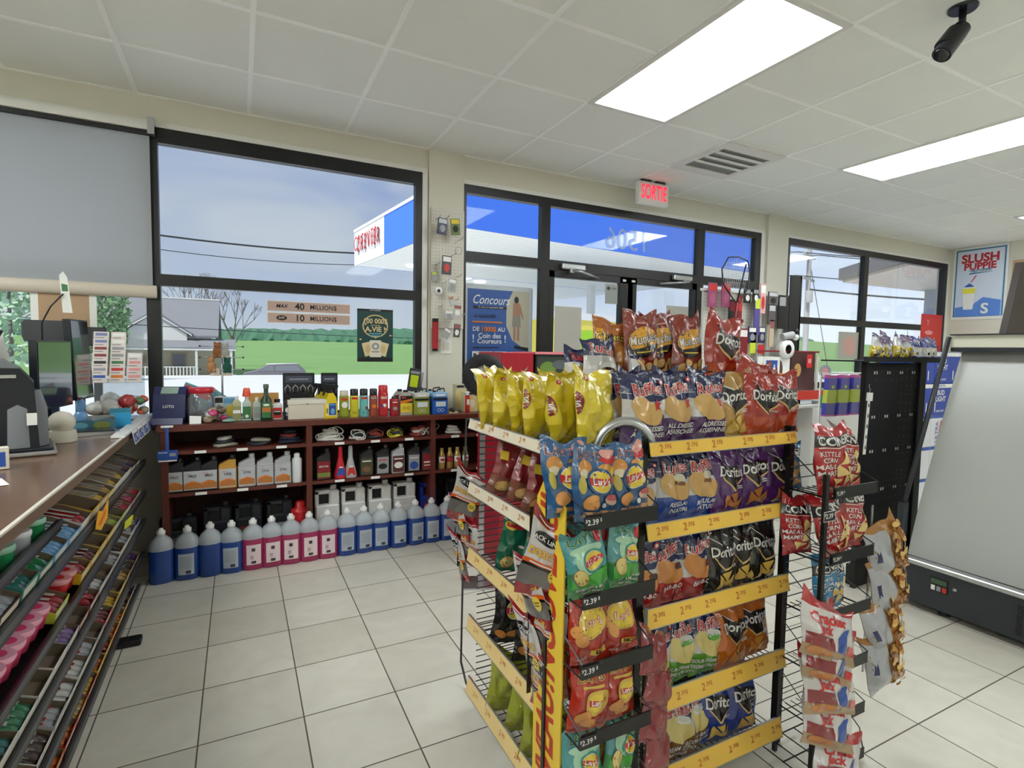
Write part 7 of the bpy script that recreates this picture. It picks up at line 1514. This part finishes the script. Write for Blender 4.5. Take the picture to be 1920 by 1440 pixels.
# ---- far displays near the right window
GD = mat('grey_peg', (196, 194, 184), rough=.7)
y_ = 3.3
for n_, (pa, pb_, zt, lb) in enumerate(((1319, 1434, 1.86, 'white pegboard display with gloves and wipers beside the right door'), (1438, 1500, 1.86, 'second white pegboard with straps and hooks before the right window'))):
    l, r = at_y(pa, 560, y_).x, at_y(pb_, 560, y_).x; t = thing('peg_display', lb, 'pegboard', (0, y_, 0)); b = MB().box(l, r, 0, .02, .1, zt, GD); rope_dots(b, l+.02, r-.02, 1.0, zt-.02, -.0006, PD if n_ else mat('peg_hole_l', (240, 238, 230)), .03, .005); ob('board', b, t)
    ob('base', MB().box(l, r, -.02, .2, 0, .1, WHITEP), t); ob('top_rail', MB().box(l-.01, r+.01, -.01, .03, zt, zt+.02, WHITEP), t)
GF = 'packs on the white pegboards'
for a in [('pink blister pack on the white pegboard, left one of two', 1337, 553, .10, .20, [ink('pk1', (150, 70, 110)), INKR, ink('pk2', (170, 90, 120))]), ('pink blister pack on the white pegboard, right one of two', 1362, 553, .10, .20, [ink('pk1', (150, 70, 110)), INKR, ink('pk2', (170, 90, 120))]),
          ('tall dark red ice brush hanging on the white pegboard', 1387, 600, .05, .42, [INKM, INKR]), ('black and red brush pack left of the dark red one', 1372, 595, .07, .30, [INKK, INKM]),
          ('black key hook pack at the top of the white pegboard', 1402, 555, .08, .12, [INKK, INKG, INKW]), ('second black hook pack at the top of the white pegboard', 1418, 555, .07, .12, [INKK, INKG, INKW]),
          ('tall purple and blue pack on the white pegboard', 1420, 592, .07, .34, [ink('violet_b', (90, 80, 150)), ink('lime2', (206, 220, 60))]), ('pink and white card at the right edge of the white pegboard', 1431, 560, .07, .26, [ink('pale_pink', (220, 170, 170)), INKW, INKR]),
          ('dark red glove pack in the middle of the white pegboard', 1393, 640, .12, .22, [INKM, INKW]), ('navy glove pack with white labels', 1411, 628, .10, .14, [ink('navy2', (40, 44, 84)), INKW, INKG]), ('second navy glove pack beside the first one', 1429, 628, .08, .14, [ink('navy2', (40, 44, 84)), INKW, INKG]),
          ('lime yellow gloves pack hanging in the middle row', 1412, 650, .07, .12, [ink('lime2', (206, 220, 60))]), ('red card on the middle row of the white pegboard', 1428, 655, .07, .08, [INKR]),
          ('black glove pack in the lower row, left one', 1400, 692, .09, .13, [INKK, INKW, INKG]), ('black glove pack in the lower row, right one', 1418, 692, .09, .13, [INKK, INKW, INKG]), ('lime yellow gloves pack in the lower row', 1413, 715, .08, .12, [ink('lime2', (206, 220, 60))]),
          ('black chain hook pack on the second pegboard', 1450, 560, .12, .12, [ink('dark_slate', (90, 84, 86)), INKS, INKK]), ('black strap pack hanging below the hooks', 1467, 585, .10, .30, [INKK, INKG, INKK]), ('grey chain pack left on the second pegboard', 1448, 590, .09, .18, [ink('dark_slate', (90, 84, 86)), INKS]),
          ('tan card pack low left on the second pegboard', 1447, 625, .06, .24, [ink('tan_card', (196, 176, 150)), ink('rose2', (150, 90, 90))]), ('black bundle of long rubber straps hanging right', 1490, 605, .16, .85, [INKK, INKK]), ('thin black strap hanging at the window edge', 1498, 620, .02, 1.0, [INKK])]:
    hpack(a[0], a[1], a[2], 3.24, a[3], a[4], a[5], group=GF)
p = at_y(1472, 655, 3.2)
tt = thing('tape_roll', 'large white tape roll hanging on the second pegboard', 'tape', tuple(p)); ob('roll', MB().lathe([(.042, -.035), (.08, -.035), (.08, .035), (.042, .035)], WHITE, 26, M=RX, caps=False), tt); ob('core', MB().lathe([(.039, -.033), (.043, -.033), (.043, .033), (.039, .033)], DARKM, 22, M=RX, caps=False), tt)
solo('trailer_plug', MB().cone((-.06, 0, 0), (.05, -.02, .02), .03, .035, LG, 12).ball((.08, -.03, .05), .03, INKK, 10, 6).ball((.08, -.03, -.0), .03, INKW, 10, 6), 'grey and black plug fitting above the tape roll', 'plug', tuple(at_y(1475, 632, 3.2)))
# fishing net hanging from the board
nc = at_y(1380, 530, 3.2); tt = thing('fishing_net', 'black rimmed landing net hanging above the white pegboard', 'net', tuple(nc))
rim = [(-.0, 0, -.16), (-.15, 0, -.02), (-.17, 0, .10), (-.10, 0, .20), (.02, 0, .215), (.13, 0, .19), (.16, 0, .10), (.14, 0, -.04), (.05, 0, -.17)]
ob('rim', MB().tube(rim, .006, BLACKW, 6, True), tt); nt_ = MB(); NM = mat('net_mesh', (206, 212, 210), rough=.6)
for k in range(11):
    x = -.15+.03*k; hh = .2-abs(x)*.35
    nt_.rod((x, 0, hh), (x*.6+.03, .02, -.05-.0*k), .0013, NM, 3); nt_.rod((x, 0, hh), (x*.6-.03, .02, -.05), .0013, NM, 3)
for k in range(5): nt_.rod((-.15+.008*k, .004, .16-.04*k), (.15-.008*k, .004, .16-.04*k), .0012, NM, 3)
ob('netting', nt_, tt); ob('handle', MB().rod((.02, 0, -.165), (.10, -.01, .16), .006, BLACKW, 6).rod((.02, 0, -.165), (.0, 0, -.42), .012, INKM, 8), tt)
# hand wash sign
p = at_y(1446, 705, 3.0); b = MB(); b.box(-.10, .10, 0, .006, -.28, .16, WHITE); panel(b, [Rc(-.07, .07, -.02, .13, INKB), Pg([(-.055, .0), (.0, -.01), (-.01, .06), (-.055, .08)], INKW), Rc(.015, .045, .0, .07, INKW), Rc(.022, .038, .07, .095, INKW), Rc(-.075, .075, -.08, -.04, INKB)]); solo('hygiene_sign', b, 'white sign with a blue hand and bottle picture', 'sign', tuple(p)); solo('sign_post', MB().box(-.01, .01, 0, .02, 0, p.z-.28, WHITE), 'white post carrying the hand and bottle sign', 'post', (p.x, 3.0, 0))
# toy shelf with red edge
p0, p1 = at_y(1482, 735, 2.9), at_y(1560, 735, 2.9)
t = thing('toy_stand', 'red edged white display stand with picture panels before the right window', 'display', (0, 2.9, 0)); l, r = p0.x-.05, p1.x+.15
ob('shelf', MB().box(l, r, 0, .33, .99, 1.01, WHITEP), t); ob('shelf_edge', MB().box(l, r, -.006, 0, .965, 1.04, mat('edge_red', (206, 60, 44))), t); ob('lower_shelf', MB().box(l, r, -.05, .33, .90, .92, WHITEP), t); ob('stand_body', MB().box(l, r, .05, .33, 0, .9, WHITEP), t)
b = MB(); b.box(l+.02, l+.44, .3, .31, 1.01, 1.32, INKW); b.box(l+.46, l+.80, .3, .31, 1.01, 1.36, ink('poster_brown', (80, 52, 46))); b.box(l+.82, r+.1, .3, .31, 1.01, 1.33, ink('pale_card', (206, 200, 184))); b.box(l, r+.1, .295, .30, 1.36, 1.375, INKM)
panel(b, [E(l+.16, 1.13, .055, .06, ink('tan_fig', (190, 150, 90))), E(l+.3, 1.2, .045, .09, ink('brown_fig', (90, 66, 50))), E(l+.09, 1.2, .03, .07, ink('orange_fig', (224, 120, 60))), E(l+.55, 1.2, .05, .06, ink('tan_fig', (190, 150, 90))), E(l+.95, 1.18, .09, .07, INKG), E(l+.95, 1.17, .05, .05, ink('rose', (226, 150, 150)))], y=.2995); ob('picture_panels', b, t)
solo('orange_rack', MB().tube([(-.08, 0, .16), (-.05, -.05, .16), (.05, -.05, .16), (.08, 0, .16), (0, .05, .16)], .008, INKO, 6, True).tube([(-.07, 0, .08), (-.04, -.04, .08), (.04, -.04, .08), (.07, 0, .08), (0, .04, .08)], .008, INKO, 6, True).rod((-.07, 0, 0), (-.07, 0, .16), .008, INKO).rod((.07, 0, 0), (.07, 0, .16), .008, INKO).rod((0, -.05, 0), (0, -.05, .16), .008, INKO), 'small orange wire rack at the left end of the toy stand', 'rack', (l+.09, 3.0, 1.012))
solo('red_tag', MB().box(-.035, .035, 0, .004, -.06, .06, INKR).box(-.02, .02, -.001, 0, -.02, .02, ink('rose', (226, 150, 150))), 'small red card above the toy stand', 'card', tuple(at_y(1518, 677, 3.15)))
for i, (px, z, m, lb) in enumerate(((1508, .925, CLEAR, 'clear plastic food container on the lower shelf'), (1530, .925, CLEAR, 'second clear container beside the first one'))):
    tt = thing('food_container', lb, 'container', (at_y(px, 780, 2.78).x, 2.99, z-.002)); ob('tub', MB().box(-.12, .12, -.09, .07, 0, .055, mat('tub_frost', (196, 204, 208), rough=.25), .006), tt); ob('lid', MB().box(-.125, .125, -.095, .075, .055, .066, mat('lid_pale', (222, 226, 226), rough=.3), .004), tt)
# hanging purple freezer pops
p0 = at_y(1540, 700, 2.3)
t = thing('peg_bar', 'white bar with price tags carrying the purple ice pop bags', 'bar', (0, 2.3, 0))
ob('bar', MB().box(p0.x, p0.x+.60, 0, .01, p0.z-.006, p0.z+.004, WHITE), t)
for k in (0, .19, .32): ob('price_tag', MB().box(p0.x+.01+k, p0.x+.10+k, -.003, -.0005, p0.z-.03, p0.z-.004, INKW), t)
ob('leg', MB().box(p0.x+.59, p0.x+.60, 0, .01, 0, p0.z, WHITE).box(p0.x, p0.x+.01, 0, .01, 0, p0.z, WHITE), t)
PPL = mat('pop_purple', (70, 70, 170), rough=.3, coat=.3); PLM = mat('pop_lime', (190, 204, 80), rough=.3); PMG = mat('pop_magenta', (190, 80, 150), rough=.3)
for k in range(4):
    b = MB(); w0, w1 = .056, .072; y0 = -.02
    def seg(z0, z1, m, w0=w0, w1=w1):
        f0, f1 = -z0/.28, -z1/.28; a0, a1 = w0+(w1-w0)*f0, w0+(w1-w0)*f1
        b.add([(-a1, y0-.01, z1), (a1, y0-.01, z1), (a0, y0-.01, z0), (-a0, y0-.01, z0), (-a1, y0+.02, z1), (a1, y0+.02, z1), (a0, y0+.02, z0), (-a0, y0+.02, z0)], [(0, 1, 2, 3), (5, 4, 7, 6), (1, 5, 6, 2), (4, 0, 3, 7)], m)
    seg(0, -.02, PMG); seg(-.02, -.10, PPL); seg(-.10, -.19, PLM); seg(-.19, -.27, PPL); seg(-.27, -.28, PMG); b.add([(-.018, y0-.0115, -.09), (.018, y0-.0115, -.09), (.018, y0-.0115, -.07), (-.018, y0-.0115, -.07)], [(0, 1, 2, 3)], PLM)
    solo('ice_pop_bag', b, 'purple and lime ice pop bag hanging on the white bar, %s from the left' % ORD[k], 'bag', (p0.x+.07+.14*k, 2.29, p0.z-.012), (0, rad(2), rad(6)), 'purple ice pop bags')
QX = at_y(1606, 790, 2.5).x
solo('green_box', MB().box(-.16, .16, 0, .2, 0, .1, plas('teal_green', (50, 150, 120)), .003), 'teal green box below the ice pop bags', 'box', (QX, 2.50, .92))
solo('box_stand', MB().box(-.2, .2, 0, .25, 0, .918, WHITEP), 'white block stand under the teal green box', 'stand', (QX, 2.48, 0))
# sheets on the right window
l, r = at_y(1572, 640, 4.05).x, at_y(1614, 640, 4.05).x
solo('window_sheet', panel(MB().box(l, r, 0, .002, 1.3, 1.63, ink('sheet_grey', (176, 172, 164))), [E((l+r)/2, 1.46, .12, .12, ink('sheet_rose', (206, 160, 150)))]), 'grey sheet with a faint orange shield on the right window', 'sheet', (0, 4.05, 0))
p0, p1 = at_y(1729, 588, 4.02), at_y(1768, 592, 4.02)
solo('red_poster', panel(MB().box(p0.x, p1.x, 0, .004, 1.25, p0.z, INKR), [T('Y', p0.x+.17, p0.z-.12, .12, ink('rose', (226, 150, 150)), .01), E(p0.x+.2, p0.z-.25, .1, .03, ink('rose', (226, 150, 150))), Rc(p0.x+.05, p1.x-.05, 1.27, 1.5, INKM)]), 'bright red poster standing at the right end of the right window', 'poster', (0, 4.0235, 0))
solo('dark_cone', MB().prism([(-.1, 0), (.5, 0), (.5, .62), (.1, .62)], mat('cone_brown', (50, 38, 34)), 'y', 0, .05), 'dark brown slanted shade at the right edge above the cooler', 'shade', (at_y(1897, 626, 2.2).x, 2.2, at_y(1897, 626, 2.2).z))
